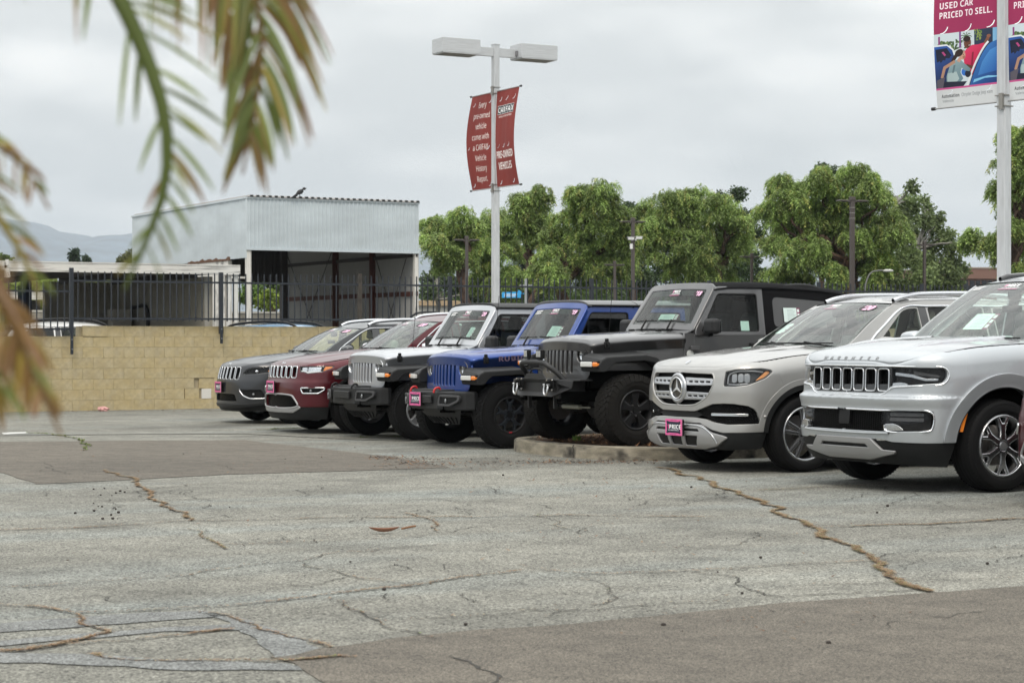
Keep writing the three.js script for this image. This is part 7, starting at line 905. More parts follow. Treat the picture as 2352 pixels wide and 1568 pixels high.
  mesh('grille_surround', panel(insetPoly(gh, 0.001), map, { holes: slots, L: 0.05, depth: 0.03, bevel: 0.003, off: -0.014 }), q(P, M.gloss), G); slots.forEach(s => mesh('slot_ring', trim(s, map, { off: -0.008, r: q(0.0115, 0.009), closed: true }), M.satinChrome, G)); mesh('grille_mesh', panel(gh, map, { off: -0.04, depth: 0, L: 0.08 }), M.mesh, G);
  for (const s of [1, -1]) {
    const fl = p => s > 0 ? p : mirrorPoly2(p), pn = (p, o) => panel(fl(p), map, o), L = new THREE.Group(); L.name = 'headlight'; t.add(L);
    mesh('lamp_housing', pn(insetPoly(lampP, -0.004), { off: -0.065, depth: 0, L: 0.05 }), gd ? M.grey : M.lampDark, L); mesh('lamp_glass', pn(lampP, { off: -0.004, depth: 0, L: 0.05 }), M.lens, L); mesh('lamp_frame', pn(insetPoly(lampP, -0.002), { holes: [fl(insetPoly(lampP, 0.012))], off: -0.010, depth: 0.05, L: 0.06 }), M.gloss, L);
    if (gd) { mesh('reflector', [pn(rect(X(0.62), 0.885, X(0.70), 0.955, 0.02), { off: -0.03, depth: 0.04, bevel: 0.015, L: 0.03 }), pn(rp([[X(0.73), 0.88], [Z(0.58), 0.89], [Z(0.56), 0.958], [X(0.74), 0.958]], 0.02), { off: -0.03, depth: 0.04, bevel: 0.015, L: 0.03 })], M.chrome, L); mesh('amber_lamp', pn(rp([[Z(0.535), 0.895], [Z(0.42), 0.935], [Z(0.39), 0.965], [Z(0.50), 0.962]], 0.012), { off: -0.016, depth: 0.01, L: 0.05 }), M.amber, L); mesh('light_strip', pn([[X(0.60), 0.888], [X(0.73), 0.866], [Z(0.56), 0.88], [Z(0.56), 0.892], [X(0.73), 0.88], [X(0.60), 0.90]], { off: -0.02, depth: 0.02, L: 0.04 }), M.white, L); }
    else { const p = map(s * X(0.76), 0.835, -0.04); mesh('projector', new THREE.SphereGeometry(0.032, 16, 12).translate(p.x, p.y, p.z), M.chrome, L); mesh('amber_reflector', pn(rp([[Z(0.46), 0.835], [Z(0.34), 0.86], [Z(0.26), 0.90], [Z(0.38), 0.91]], 0.012), { off: -0.03, depth: 0.01, L: 0.05 }), std(0.62, 0.20, 0.04, 0.4), L); mesh('light_strip', trim([[X(0.58), 0.862], [X(0.72), 0.897], [Z(0.36), 0.915]].map(e => [s * e[0], e[1]]), map, { off: -0.02, r: 0.006 }), M.white, L); }
    const fg = new THREE.Group(); fg.name = 'fog_lamp'; t.add(fg); mesh('chrome_frame', trim(gd ? fog : fog.slice(0, Math.floor(fog.length * 0.86)), (u, v, o) => map(s * u, v, o), { off: 0.012, r: q(0.013, 0.013), closed: gd, seg: 70 }), M.satinChrome, fg); mesh('lamp_recess', pn(fog, { off: -0.035, depth: 0, L: 0.06 }), M.black, fg); const fp = map(s * q(X(0.78), X(0.73)), q(0.615, 0.475), -0.02); mesh('fog_bulb', new THREE.SphereGeometry(0.02, 14, 10).translate(fp.x, fp.y, fp.z), M.grey2, fg);
  }
  mesh('lower_intake', panel(insetPoly(lowIn, -0.004), map, { off: -0.04, depth: 0, L: 0.07 }), M.mesh, t); if (gd) mesh('intake_frame', [trim(lowIn.filter((_, i) => i % 2 === 0), map, { off: 0.006, r: 0.014, closed: true, seg: 110 }), panel(halfPoly([[0, 0.30], [X(0.5), 0.305, 0.03], [X(0.65), 0.375, 0.03], [X(0.62), 0.395, 0.01], [X(0.50), 0.355, 0.03], [0, 0.35]], 0.006), map, { off: 0.012, depth: 0.03, bevel: 0.008, L: 0.05 })], M.skid, t); else mesh('lower_trim', panel(sym([[0, 0.262], [X(0.5), 0.268], [Z(0.42), 0.318], [Z(0.42), 0.345], [X(0.5), 0.31], [0, 0.315]]), map, { off: 0.012, depth: 0.03, bevel: 0.008, L: 0.05 }), M.satin2, t);
  mesh('lower_valance', panel(sym([[0, 0.20], [X(0.6), 0.20], [Z(ar + 0.02), 0.215], [Z(ar), lowY + q(0.025, 0.06)], [X(0.66), lowY + q(0.025, 0.0)], [X(0.5), lowY - 0.02], [0, lowY - 0.03]]), map, { off: -0.010, depth: 0.03, L: 0.07 }), M.satin, t);
  if (k.plate) { const p = map(k.plate[0], k.plate[1], 0.03); plate(t, p, k.plate[2] || 0); }
  mesh('nose_badge', textPanel('Jeep', 0.045, (u, v, o) => { const z = q(0.775, 0.77) - nose(u) - v * 0.55, p = b.hmap(u, z); return V(p.x, p.y + o * 0.6 + 0.001, p.z + o * 0.8); }, { off: 0.006, depth: 0.008 }), M.chrome, t);
  for (const [s, z] of [[1, 0], [-1, 0], [1, -c.wb], [-1, -c.wb]]) wheel(t, [s * q(0.80, 0.78), q(0.38, 0.362), z], k.wheel, s);
  const mm = k.mirror || P; doorMirror(t, V(q(0.90, 0.87), q(1.225, 1.17), q(-1.06, -0.86)), 1, mm, { w: 0.24, h: 0.17 }); doorMirror(t, V(-q(0.90, 0.87), q(1.225, 1.17), q(-1.06, -0.86)), -1, mm, { w: 0.24, h: 0.17 });
  // tail
  for (const s of [1, -1]) mesh('tail_lamp', panel(s > 0 ? [[b.S - 0.75, 0.98], [b.S - 0.35, 0.98], [b.S - 0.35, 1.10], [b.S - 0.75, 1.10]] : mirrorPoly2([[b.S - 0.75, 0.98], [b.S - 0.35, 0.98], [b.S - 0.35, 1.10], [b.S - 0.75, 1.10]]), map, { off: 0.008, depth: 0.02, L: 0.06 }), M.red, t);
  return t;
}
// ---- upright off-roaders: flat slotted grille, separate wings, upright windscreen
function pushRing(parts, rimR, x, tr, mat) { const g = new THREE.TorusGeometry(rimR - 0.006, tr, 8, 64); g.rotateY(Math.PI / 2); g.translate(x, 0, 0); parts.push(g); }
const rimBlack = std(0.016, 0.016, 0.017, 0.38, { metalness: 0.3 }), rimDark = std(0.06, 0.07, 0.085, 0.32, { metalness: 0.8 });
const whRugged = { steer: 0.06, build() { const R = 0.408, w = 0.30, rr = 0.225, l = [barrel(rr, w)]; pushRing(l, rr, w * 0.42, 0.012); const sp = both([[0.033, 0.05], [0.036, 0.11], [0.066, 0.205], [0.095, 0.222], [0.09, 0.232]]).filter((p, i) => i < 10); return [['tyre', tyreGeo(R, w, rr, { blocks: 36, row: 6, lug: 1 }), M.rubberDusty], ['rim', merge(l), rimBlack], ['spokes', merge([spokeSet(5, both([[0.032, 0.04], [0.036, 0.10], [0.062, 0.195], [0.075, 0.22]]), 0.03, w * 0.24, 0.012), cyl(0.07, 0.085, 0.05, 24, w * 0.28, 0, 0, 'x')]), rimBlack], ['hub_cap', hubCap(w * 0.36, 0.036), M.satin], ['lug_nut', lugs(5, 0.062, w * 0.37, 0.014), M.lug], ['brake_disc', brake(-0.03, 0.165), M.disc]]; } };
const whSplit = { build() { const R = 0.415, w = 0.27, rr = 0.222, l = [barrel(rr, w)]; pushRing(l, rr, w * 0.42, 0.008); const Y = [[-0.026, 0.05], [-0.022, 0.10], [-0.034, 0.145], [-0.082, 0.212], [-0.062, 0.220], [-0.014, 0.165], [0.014, 0.165], [0.062, 0.220], [0.082, 0.212], [0.034, 0.145], [0.022, 0.10], [0.026, 0.05]]; return [['tyre', tyreGeo(R, w, rr, { blocks: 44, row: 5 }), M.rubber], ['rim', merge(l), rimBlack], ['spokes', merge([spokeSet(5, Y, 0.028, w * 0.28, 0.007), cyl(0.07, 0.08, 0.04, 24, w * 0.3, 0, 0, 'x')]), rimDark], ['hub_cap', hubCap(w * 0.37, 0.034), M.black], ['lug_nut', lugs(5, 0.062, w * 0.385, 0.013), M.lug], ['red_mark', box(0.006, 0.012, 0.04, w * 0.45, -0.214, 0), std(0.6, 0.03, 0.05, 0.4)], ['brake_disc', brake(-0.03, 0.165), M.disc]]; } };
const whSilver = { build() { const R = 0.402, w = 0.255, rr = 0.222, l = [barrel(rr, w)]; pushRing(l, rr, w * 0.42, 0.010); return [['tyre', tyreGeo(R, w, rr, { blocks: 46, row: 5 }), M.rubber], ['rim', merge(l), M.silver], ['spokes', merge([spokeSet(5, both([[0.04, 0.045], [0.038, 0.10], [0.05, 0.17], [0.085, 0.215]]), 0.03, w * 0.26, 0.012), cyl(0.075, 0.09, 0.045, 24, w * 0.3, 0, 0, 'x')]), M.silver], ['spoke_insets', spokeSet(5, both([[0.014, 0.10], [0.02, 0.17], [0.03, 0.198]]), 0.006, w * 0.26 + 0.034, 0.001), M.grey], ['hub_cap', hubCap(w * 0.37, 0.034), M.black], ['lug_nut', lugs(5, 0.062, w * 0.385, 0.013), M.black], ['brake_disc', brake(-0.03, 0.165), M.disc]]; } };
function offRoader(label, o) {
  const t = thing(o.name, label, 'car', [0, 0, 0], YAW, 'used cars parked in a row'), P = o.paint, up = o.up || 0, wb = o.wb, four = wb > 2.7, W = o.wheel;
  const m = (n, g, mat, par = t) => { const k = mesh(n, g, mat, par); if (par === t) k.position.y += up; return k; };
  const lr = f => [f(1), f(-1)];
  // grille panel: upright, its top leaning back, its sides swept
  const gm = (u, v, off = 0) => { const b = Math.max(0, v - 0.98); return V(u, v, 0.475 - 0.075 * Math.pow(u / 0.62, 2) - 1.6 * b * b - 0.03 * (v - 0.7) + off); };
  const slots = Array.from({ length: 7 }, (_, i) => rect((i - 3) * 0.092 - 0.032, 0.76, (i - 3) * 0.092 + 0.032, 1.065, 0.028)), lampC = s => arcPts(s * 0.462, 0.975, 0.100, 0, 352, 30);
  m('grille', panel(rp([[-0.53, 0.685], [0.53, 0.685], [0.60, 0.76], [0.625, 0.9], [0.618, 1.03], [0.565, 1.105], [0.4, 1.13], [-0.4, 1.13], [-0.565, 1.105], [-0.618, 1.03], [-0.625, 0.9], [-0.60, 0.76]], 0.05), gm, { holes: [...slots, lampC(1), lampC(-1)], L: 0.05, depth: 0.035, bevel: 0.009 }), o.grillePaint || P);
  slots.forEach(sl => { m('slot_lining', panel(insetPoly(sl, -0.004), gm, { holes: [insetPoly(sl, 0.005)], off: -0.012, depth: 0.03, bevel: 0.002, L: 0.06 }), o.slotMat || M.black); });
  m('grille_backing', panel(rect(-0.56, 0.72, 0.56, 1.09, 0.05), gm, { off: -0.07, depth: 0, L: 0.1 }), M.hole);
  for (const s of [1, -1]) {
    const h = new THREE.Group(); h.name = 'headlight'; h.position.set(s * 0.462, 0.975 + up, gm(0.462, 0.975).z - 0.012); h.rotation.y = s * 0.09; t.add(h);
    mesh('lamp_bezel', lathe([[0.100, -0.04], [0.104, 0.006], [0.098, 0.012], [0.088, 0.006], [0.084, -0.02], [0.078, -0.045], [0.0, -0.05]], 40).rotateX(Math.PI / 2), o.bezel || M.black, h); mesh('reflector', lathe([[0.078, -0.016], [0.06, -0.034], [0.02, -0.046], [0, -0.048]], 32).rotateX(Math.PI / 2), M.satinChrome, h); mesh('lamp_glass', lathe([[0.08, -0.006], [0.06, 0.006], [0.03, 0.013], [0, 0.015]], 32).rotateX(Math.PI / 2), M.lens, h); mesh('bulb_shield', [box(0.14, 0.01, 0.02, 0, 0, -0.02), cyl(0.026, 0.026, 0.03, 18, 0, 0.03, -0.02, 'z'), cyl(0.026, 0.026, 0.03, 18, 0, -0.03, -0.02, 'z')], M.grey, h);
  }
  // hood
  const hw = z => lerp(0.615, 0.735, clamp((0.44 - z) / 1.25)), hy = spline([[-0.9, 1.225], [-0.4, 1.205], [0.1, 1.178], [0.36, 1.155], [0.425, 1.14], [0.455, 1.115]]), H = (x, z) => { const k = Math.abs(x) / hw(z), zz = z + 0.075 * Math.pow(Math.abs(x) / 0.62, 2) * sstep(-0.2, 0.37, z); return hy(zz) + 0.03 * (1 - k * k) - 0.035 * Math.pow(k, 14) + (o.power ? 0.016 * sstep(0.40, 0.34, Math.abs(x)) * sstep(0.36, 0.2, z) : 0.008 * sstep(0.44, 0.38, Math.abs(x)) * sstep(0.36, 0.24, z)); }, hm = (u, v, off = 0) => V(u, H(u, -v) + off, -v), zc = -0.80, fz = x => 0.450 - 0.075 * Math.pow(x / 0.62, 2);
  const front = Array.from({ length: 13 }, (_, i) => { const x = lerp(-0.60, 0.60, i / 12); return [x, -fz(x)]; }), side = Array.from({ length: 8 }, (_, i) => { const z = lerp(0.34, zc, i / 7); return [hw(z), -z]; });
  m('hood', panel([...front, ...side, ...side.slice().reverse().map(p => [-p[0], p[1]])], hm, { L: 0.05, depth: 0.115, bevel: 0.018 }), P);
  if (o.power) { for (const s of [1, -1]) m('hood_vent', panel(rp([[s * 0.2 - 0.07, 0.12], [s * 0.2 + 0.07, 0.12], [s * 0.2 + 0.05, 0.34], [s * 0.2 - 0.05, 0.34]], 0.03), hm, { off: 0.006, depth: 0.01, L: 0.06 }), M.satin); }
  const sx = z => hw(z) - 0.004, sm = (u, v, off = 0) => V(sx(-u) + off + 0.012 * clamp((1.1 - v) * 4), v, -u), smR = (u, v, off = 0) => { const p = sm(-u, v, off); p.x = -p.x; return p; };
  const two = (n, poly, mat, op = {}) => { m(n, panel(poly, sm, op), mat); return m(n, panel(mirrorPoly2(poly), smR, { ...op, holes: (op.holes || []).map(mirrorPoly2) }), mat); };
  two('wing_side', [[-0.37, 0.80], [0.79, 0.80], [0.79, 1.162], ...[0.6, 0.3, 0.0, -0.2, -0.36].map(u => [u, hy(-u) - 0.06])], P, { L: 0.07, depth: 0.03, bevel: 0.004 });
  for (const s of [1, -1]) { m('hood_latch', [box(0.05, 0.085, 0.075, s * 0.64, 1.085, 0.2, 0.014), box(0.03, 0.05, 0.045, s * 0.645, 1.14, 0.2, 0.012), box(0.024, 0.05, 0.02, s * 0.672, 1.08, 0.2, 0.008)], M.black); }
  // wings: black flares with lamps at the front end
  const flare = (zc, pts, inn, x0, x1, n) => { const g = extrude([...pts, ...inn.slice().reverse()], x1 - x0 - 0.03, 0.015, [], 2); const q = g.attributes.position; for (let i = 0; i < q.count; i++) { const k = clamp(q.getZ(i) / (x1 - x0)); q.setY(i, q.getY(i) - 0.045 * k * k * k); } g.computeVertexNormals(); g.rotateY(-Math.PI / 2); g.translate(0, 0, zc); return g; };
  const fo = [[0.51, 0.80], [0.525, 0.90], [0.48, 0.965], [0.40, 1.0], [-0.16, 1.025], [-0.30, 0.995], [-0.44, 0.87], [-0.53, 0.70], [-0.55, 0.60]], fi = [[0.48, 0.79], [0.40, 0.80], [0.34, 0.885], [0.26, 0.935], [-0.14, 0.955], [-0.26, 0.93], [-0.38, 0.82], [-0.47, 0.66], [-0.50, 0.60]];
  // extrude runs along +z of the sketch; turned so that it runs outwards (+x)
  const wing = (pts, inn, z, s, x0, x1) => { const g = extrude([...pts, ...inn.slice().reverse()].map(p => [p[0], p[1]]), x1 - x0 - 0.02, 0.012, [], 2), q = g.attributes.position; const out = new Float32Array(q.count * 3); for (let i = 0; i < q.count; i++) { const k = clamp(q.getZ(i) / (x1 - x0)), zz = q.getX(i), y = q.getY(i); out.set([s * (x0 + q.getZ(i)), y - 0.05 * Math.pow(k, 3) * sstep(0.75, 0.95, y), z + zz - 0.05 * k * k * sstep(0.2, 0.45, zz)], i * 3); } g.setAttribute('position', new THREE.BufferAttribute(out, 3)); if (s > 0) { const a = g.attributes.position.array; for (let i = 0; i < a.length; i += 9) for (let k = 0; k < 3; k++) { const t2 = a[i + 3 + k]; a[i + 3 + k] = a[i + 6 + k]; a[i + 6 + k] = t2; } } g.computeVertexNormals(); return g; };
  for (const s of [1, -1]) {
    m('front_wing', wing(fo, fi, 0, s, 0.60, 0.935), o.wingPaint || M.satin2);
    m('inner_wing', [box(0.03, 0.36, 0.9, s * 0.60, 0.78, -0.05), box(0.3, 0.02, 0.75, s * 0.73, 0.905, -0.05)], M.hole);
    const L = new THREE.Group(); L.name = 'turn_signal'; L.position.set(s * 0.79, 0.872 + up, 0.512); L.rotation.y = s * 0.2; t.add(L); mesh('white_lamp', box(0.19, 0.058, 0.05, -s * 0.045, 0, 0, 0.012), std(0.62, 0.62, 0.60, 0.18), L); mesh('amber_lamp', [box(0.085, 0.056, 0.19, s * 0.093, 0, -0.075, 0.018)], M.amber, L); mesh('lamp_bezel', [box(0.27, 0.085, 0.05, 0, 0, -0.014, 0.01)], M.black, L);
    const rf = fo.map(p => [p[0] * 1.02, p[1] - 0.005]), ri = fi.map(p => [p[0] * 1.02, p[1] - 0.005]); m('rear_wing', wing(rf.map(p => [-p[0], p[1]]).reverse(), ri.map(p => [-p[0], p[1]]).reverse(), -wb, s, 0.72, 0.935), o.wingPaint || M.satin2);
  }
  // tub and doors
  const bx = (z, y) => lerp(0.742, 0.765, clamp((-z - 0.8) / 0.6)) + 0.014 * Math.sin(clamp((y - 0.45) / 0.75) * Math.PI), bm = (u, v, off = 0) => V(bx(-u, v) + off, v, -u), bmR = (u, v, off = 0) => { const p = bm(-u, v, off); p.x = -p.x; return p; };
  const side2 = (n, poly, mat, op = {}) => { m(n, panel(poly, bm, op), mat); return m(n, panel(mirrorPoly2(poly), bmR, { ...op, holes: (op.holes || []).map(mirrorPoly2) }), mat); };
  const zr = -(wb + 0.92), d0 = 0.925, d1 = 1.93, d2 = four ? 2.72 : 0, belt = 1.205;
  side2('cowl_side', [[0.50, 0.50], [d0 - 0.003, 0.50], [d0 - 0.003, 1.225], [0.795, 1.225], [0.795, 0.95], [0.52, 0.9]], P, { L: 0.08, depth: 0.03, bevel: 0.004 });
  side2('front_door', rp([[d0 + 0.003, 0.52], [d1 - 0.003, 0.52, four ? 0.02 : 0.18], [d1 - 0.003, belt, 0.01], [d0 + 0.003, belt, 0.01]], 0.06), P, { L: 0.08, depth: 0.03, bevel: 0.006 });
  if (four) side2('rear_door', rp([[d1 + 0.003, 0.52, 0.02], [wb - 0.50, 0.52, 0.05], [wb - 0.26, 0.92, 0.1], [d2 - 0.003, 0.96, 0.03], [d2 - 0.003, belt, 0.01], [d1 + 0.003, belt, 0.01]], 0.03), P, { L: 0.08, depth: 0.03, bevel: 0.006 });
  const q0 = four ? d2 : d1; side2('tub_side', four ? [[d2 + 0.003, 0.98], [wb - 0.2, 0.98], [wb + 0.3, 0.98], [wb + 0.50, 0.62], [-zr, 0.62], [-zr, belt], [d2 + 0.003, belt]] : [[d1 + 0.003, 0.52], [wb - 0.52, 0.52], [wb - 0.5, 0.68], [wb - 0.3, 0.98], [wb + 0.3, 0.98], [wb + 0.50, 0.62], [-zr, 0.62], [-zr, belt], [d1 + 0.003, belt]], P, { L: 0.1, depth: 0.03, bevel: 0.004 });
  side2('sill', [[0.52, 0.43], [wb - 0.46, 0.43], [wb - 0.46, 0.508], [0.52, 0.508]], M.satin, { L: 0.1, depth: 0.05, off: 0.01 });
  m('tailgate', [box(1.5, 0.62, 0.05, 0, 0.9, zr)], P);
  for (const s of [1, -1]) { m('door_hinge', [[0.72], [1.05]].map(([y]) => box(0.03, 0.055, 0.12, s * 0.785, y, -d0 + 0.01, 0.01)), P); m('door_handle', [box(0.03, 0.03, 0.17, s * 0.80, 1.09, -d1 + 0.16, 0.01), box(0.02, 0.05, 0.06, s * 0.785, 1.09, -d1 + 0.22, 0.01)], M.black); }
  if (o.badge) m('round_badge', cyl(0.045, 0.045, 0.01, 24, 0, 0, 0, 'x').translate(bx(-0.86, 1) + 0.006, 0.985, -0.86), std(0.6, 0.62, 0.6, 0.3));
  // cowl, wipers, aerial
  m('cowl_panel', grid((u, v) => V((u * 2 - 1) * lerp(0.735, 0.74, v), lerp(1.222, 1.262, v) + 0.028 * (1 - Math.pow(u * 2 - 1, 2)) * (1 - v * 0.4), lerp(-0.80, -0.925, v)), 12, 3), P);
  m('cowl_vent', box(0.7, 0.012, 0.07, 0, 1.272, -0.855), M.black);
  m('aerial', [bar(V(-0.66, 1.225, -0.62), V(-0.69, 1.92, -0.70), 0.0035, 5), cyl(0.012, 0.016, 0.03, 10, -0.66, 1.225, -0.62)], M.black);
  // windscreen frame
  const A = V(0, 1.262, -0.905), B = V(0, 1.80, -1.262), Ln = A.distanceTo(B), wn = V(0, (A.z - B.z), (B.y - A.y)).normalize(); wn.set(0, -(B.z - A.z), (B.y - A.y)).normalize();
  const wm = (u, v, off = 0) => { const p = A.clone().lerp(B, v / Ln); p.x = u; p.addScaledVector(wn, off + 0.05 * (1 - Math.pow(u / 0.75, 2)) * (1 - 0.3 * v)); return p; };
  const wf = rp([[-0.735, 0], [0.735, 0], [0.675, Ln, 0.09], [-0.675, Ln, 0.09]], 0.03), wh = rp([[-0.655, 0.075], [0.655, 0.075], [0.60, Ln - 0.075], [-0.60, Ln - 0.075]], 0.035);
  m('windscreen_frame', panel(wf, wm, { holes: [wh], L: 0.07, depth: 0.05, bevel: 0.014 }), P);
  const gl = m('windscreen', panel(insetPoly(wh, -0.008), wm, { off: -0.012, depth: 0, L: 0.1 }), M.screenDark); mesh('glass_border', panel(insetPoly(wh, -0.004), wm, { holes: [rp([[-0.615, 0.125], [0.615, 0.125], [0.565, Ln - 0.165], [-0.565, Ln - 0.165]], 0.03)], off: -0.015, depth: 0, L: 0.1 }), M.black, gl);
  const du = (k, u0, v0, u1, v1) => mesh('decal', grid((a, b) => wm(lerp(u0, u1, a), lerp(v0, v1, b), -0.006), 6, 3), decalMat(k), gl);
  if (o.cert) du('cert', -0.54, Ln - 0.17, -0.33, Ln - 0.085); du('price', -0.12, Ln - 0.18, 0.14, Ln - 0.082); du(o.year, 0.38, Ln - 0.185, 0.56, Ln - 0.09);
  mesh('price_sheet', grid((a, b) => wm(lerp(o.paper?.[0] ?? -0.1, o.paper?.[1] ?? 0.3, a), lerp(0.14, o.paper?.[2] ?? 0.22, b), -0.03), 2, 2), paperMat, gl); mesh('rear_view_mirror', [box(0.24, 0.065, 0.03, 0, 1.655, -1.255, 0.014), box(0.05, 0.1, 0.03, 0, 1.70, -1.23)], M.black, gl);
  for (const [u0, u1] of [[-0.5, -0.02], [0.05, 0.55]]) m('wiper', [bar(wm(u0, 0.10, 0.02), wm(u1, 0.09, 0.022), 0.009, 5), bar(wm(lerp(u0, u1, 0.52), -0.03, 0.03), wm(lerp(u0, u1, 0.5), 0.10, 0.03), 0.012, 5), box(0.03, 0.03, 0.05, ...wm(lerp(u0, u1, 0.52), -0.04, 0.02).toArray(), 0.01)], M.black);
  for (const s of [1, -1]) m('bump_stop', box(0.06, 0.03, 0.06, s * 0.3, 1.262, -0.72, 0.01), M.black);
  // upper doors
  const ux = v => 0.768 - (v - belt) * 0.155, um = (u, v, off = 0) => V(ux(v) + off, v, -u), umR = (u, v, off = 0) => { const p = um(-u, v, off); p.x = -p.x; return p; };
  const up2 = (n, poly, mat, op = {}) => { m(n, panel(poly, um, op), mat); return m(n, panel(mirrorPoly2(poly), umR, { ...op, holes: (op.holes || []).map(mirrorPoly2) }), mat); };
  const yT = 1.765, rake = y => 0.935 + (y - 1.262) / (1.80 - 1.262) * 0.357;
  const w1 = rp([[rake(1.25) + 0.075, belt + 0.03], [d1 - 0.075, belt + 0.03], [d1 - 0.075, yT - 0.065], [rake(yT - 0.07) + 0.065, yT - 0.065]], 0.05);
  up2('door_frame', rp([[d0 + 0.02, belt + 0.002, 0.01], [d1 - 0.004, belt + 0.002, 0.01], [d1 - 0.004, yT, 0.04], [rake(yT) + 0.012, yT, 0.05], [rake(1.27) + 0.012, 1.27, 0.02]], 0.02), P, { holes: [w1], L: 0.08, depth: 0.05, bevel: 0.012 });
  up2('window_seal', insetPoly(w1, -0.002), M.black, { holes: [insetPoly(w1, 0.018)], off: -0.006, depth: 0.03, bevel: 0.003, L: 0.1 }); up2('door_window', insetPoly(w1, 0.006), o.doorGlass || M.glass, { off: -0.02, depth: 0, L: 0.15 });
  if (o.sheet) { const f = (a, b) => V(ux(lerp(1.245, 1.37, b)) - 0.03, lerp(1.245, 1.37, b), -lerp(1.60, 1.72, a)); m('door_sheet', grid(f, 2, 2), std(0.5, 0.66, 0.62, 0.6, { side: THREE.DoubleSide })); }
  if (four) { const w2 = rp([[d1 + 0.07, belt + 0.03], [d2 - 0.06, belt + 0.03], [d2 - 0.06, yT - 0.065], [d1 + 0.07, yT - 0.065]], 0.05); up2('door_frame', rp([[d1 + 0.004, belt + 0.002], [d2 - 0.004, belt + 0.002], [d2 - 0.004, yT], [d1 + 0.004, yT]], 0.03), P, { holes: [w2], L: 0.1, depth: 0.05, bevel: 0.012 }); up2('door_window', insetPoly(w2, 0.004), M.tint, { off: -0.02, depth: 0, L: 0.15 }); up2('door_pillar', rect(d1 - 0.03, belt, d1 + 0.03, yT, 0.004), M.black, { off: -0.03, depth: 0.03 }); }
  // top
  const zq = q0 + 0.004, zb = -zr - 0.04; const topX = ux(yT);
  if (!o.soft) {
    const rw = rp([[zq + 0.06, belt + 0.06], [zb - 0.08, belt + 0.06], [zb - 0.16, yT - 0.06], [zq + 0.06, yT - 0.06]], 0.06); up2('hardtop_side', rp([[zq, belt + 0.002], [zb, belt + 0.002], [zb - 0.12, yT + 0.02], [zq, yT + 0.02]], 0.03), o.topMat || M.satin2, { holes: [rw], L: 0.1, depth: 0.04, bevel: 0.01 }); up2('hardtop_window', insetPoly(rw, 0.004), M.tint, { off: -0.015, depth: 0, L: 0.2 });
    const roof = (z0, z1) => { const sec = []; for (let i = 0; i <= 20; i++) { const k = i / 10 - 1; sec.push([(topX + 0.022) * Math.sign(k) * Math.pow(Math.abs(k), 0.9), yT + 0.028 + 0.062 * (1 - Math.pow(Math.abs(k), 5))]); } const g = extrude([[-(topX + 0.025), yT + 0.004], [topX + 0.025, yT + 0.004], ...sec.slice().reverse()], z0 - z1 - 0.02, 0.01, [], 2); g.translate(0, 0, z1 + 0.01); return g; };
    m('roof_panel', roof(-1.245, -1.98), o.topMat || M.satin2); m('hardtop', roof(-1.988, -zb + 0.1), o.topMat || M.satin2); m('gutter', [box(0.02, 0.02, zb - 1.4, topX + 0.022, yT + 0.012, -(zb + 1.2) / 2, 0.006), box(0.02, 0.02, zb - 1.4, -topX - 0.022, yT + 0.012, -(zb + 1.2) / 2, 0.006)], M.black);
    m('rear_glass', grid((u, v) => V((u * 2 - 1) * lerp(0.74, topX, v), lerp(belt, yT, v), -lerp(zb, zb - 0.12, v) - 0.012), 4, 2), M.tint);
  } else {
    const fab = new THREE.MeshPhysicalMaterial({ specularIntensity: 0.15, color: lin(0.009, 0.009, 0.010), roughness: 0.9, bumpMap: rep(grain, 10), bumpScale: 0.001 });
    const ry = spline([[1.2, yT + 0.045], [1.5, yT + 0.075], [2.0, yT + 0.082], [2.6, yT + 0.062], [3.1, yT + 0.015], [zb, yT - 0.05]]);
    m('soft_top', grid((u, v) => { const k = u * 2 - 1, z = lerp(1.235, zb - 0.16, v), yy = ry(z), s = Math.sign(k), a = Math.abs(k); return a < 0.82 ? V(k / 0.82 * (topX + 0.005), yy - 0.02 * Math.pow(a / 0.82, 2) - 0.05 * Math.pow(a / 0.82, 8), -z) : V(s * (topX + 0.012 + 0.02 * (a - 0.82)), lerp(yy - 0.07, Math.min(yy - 0.09, yT - 0.012), (a - 0.82) / 0.18), -z); }, 44, 30, true), fab);
    fab.side = THREE.DoubleSide; const rw = rp([[zq + 0.13, belt + 0.09], [zb - 0.16, belt + 0.09], [zb - 0.30, yT - 0.16], [zq + 0.13, yT - 0.10]], 0.08);
    up2('soft_top_side', rp([[zq, belt + 0.002], [zb, belt + 0.002], [zb - 0.14, yT - 0.075], [zb - 0.6, yT - 0.03], [zq, yT - 0.012]], 0.02), fab, { holes: [rw], L: 0.1, depth: 0.012, bevel: 0.003 }); up2('plastic_window', insetPoly(rw, -0.004), new THREE.MeshPhysicalMaterial({ color: lin(0.05, 0.05, 0.052), roughness: 0.3, clearcoat: 0.6, clearcoatRoughness: 0.2 }), { off: -0.008, depth: 0, L: 0.15 });
    const f = (a, b) => V(ux(lerp(1.36, 1.53, b)) + 0.004, lerp(1.36, 1.53, b), -lerp(zq + 0.28, zq + 0.52, a)); m('window_sheet', grid(f, 2, 2), new THREE.MeshStandardMaterial({ map: paperTex, roughness: 0.6, side: THREE.DoubleSide }));
  }
  // inside
  m('dashboard', [box(1.36, 0.16, 0.34, 0, 1.17, -1.05, 0.05), box(0.34, 0.1, 0.2, 0.36, 1.27, -1.1, 0.04), box(0.2, 0.36, 0.3, 0, 1.0, -1.15, 0.04)], M.dash); m('steering_wheel', steering(0.36, 1.2, -1.36), M.black);
  const zs = -1.78; for (const s of [1, -1]) m('front_seat', seat(s * 0.36, 0.86, zs, M.cloth), M.cloth); m('rear_seat', [seat(0.33, 0.88, zs - 0.85, M.cloth), seat(-0.33, 0.88, zs - 0.85, M.cloth)], M.cloth);
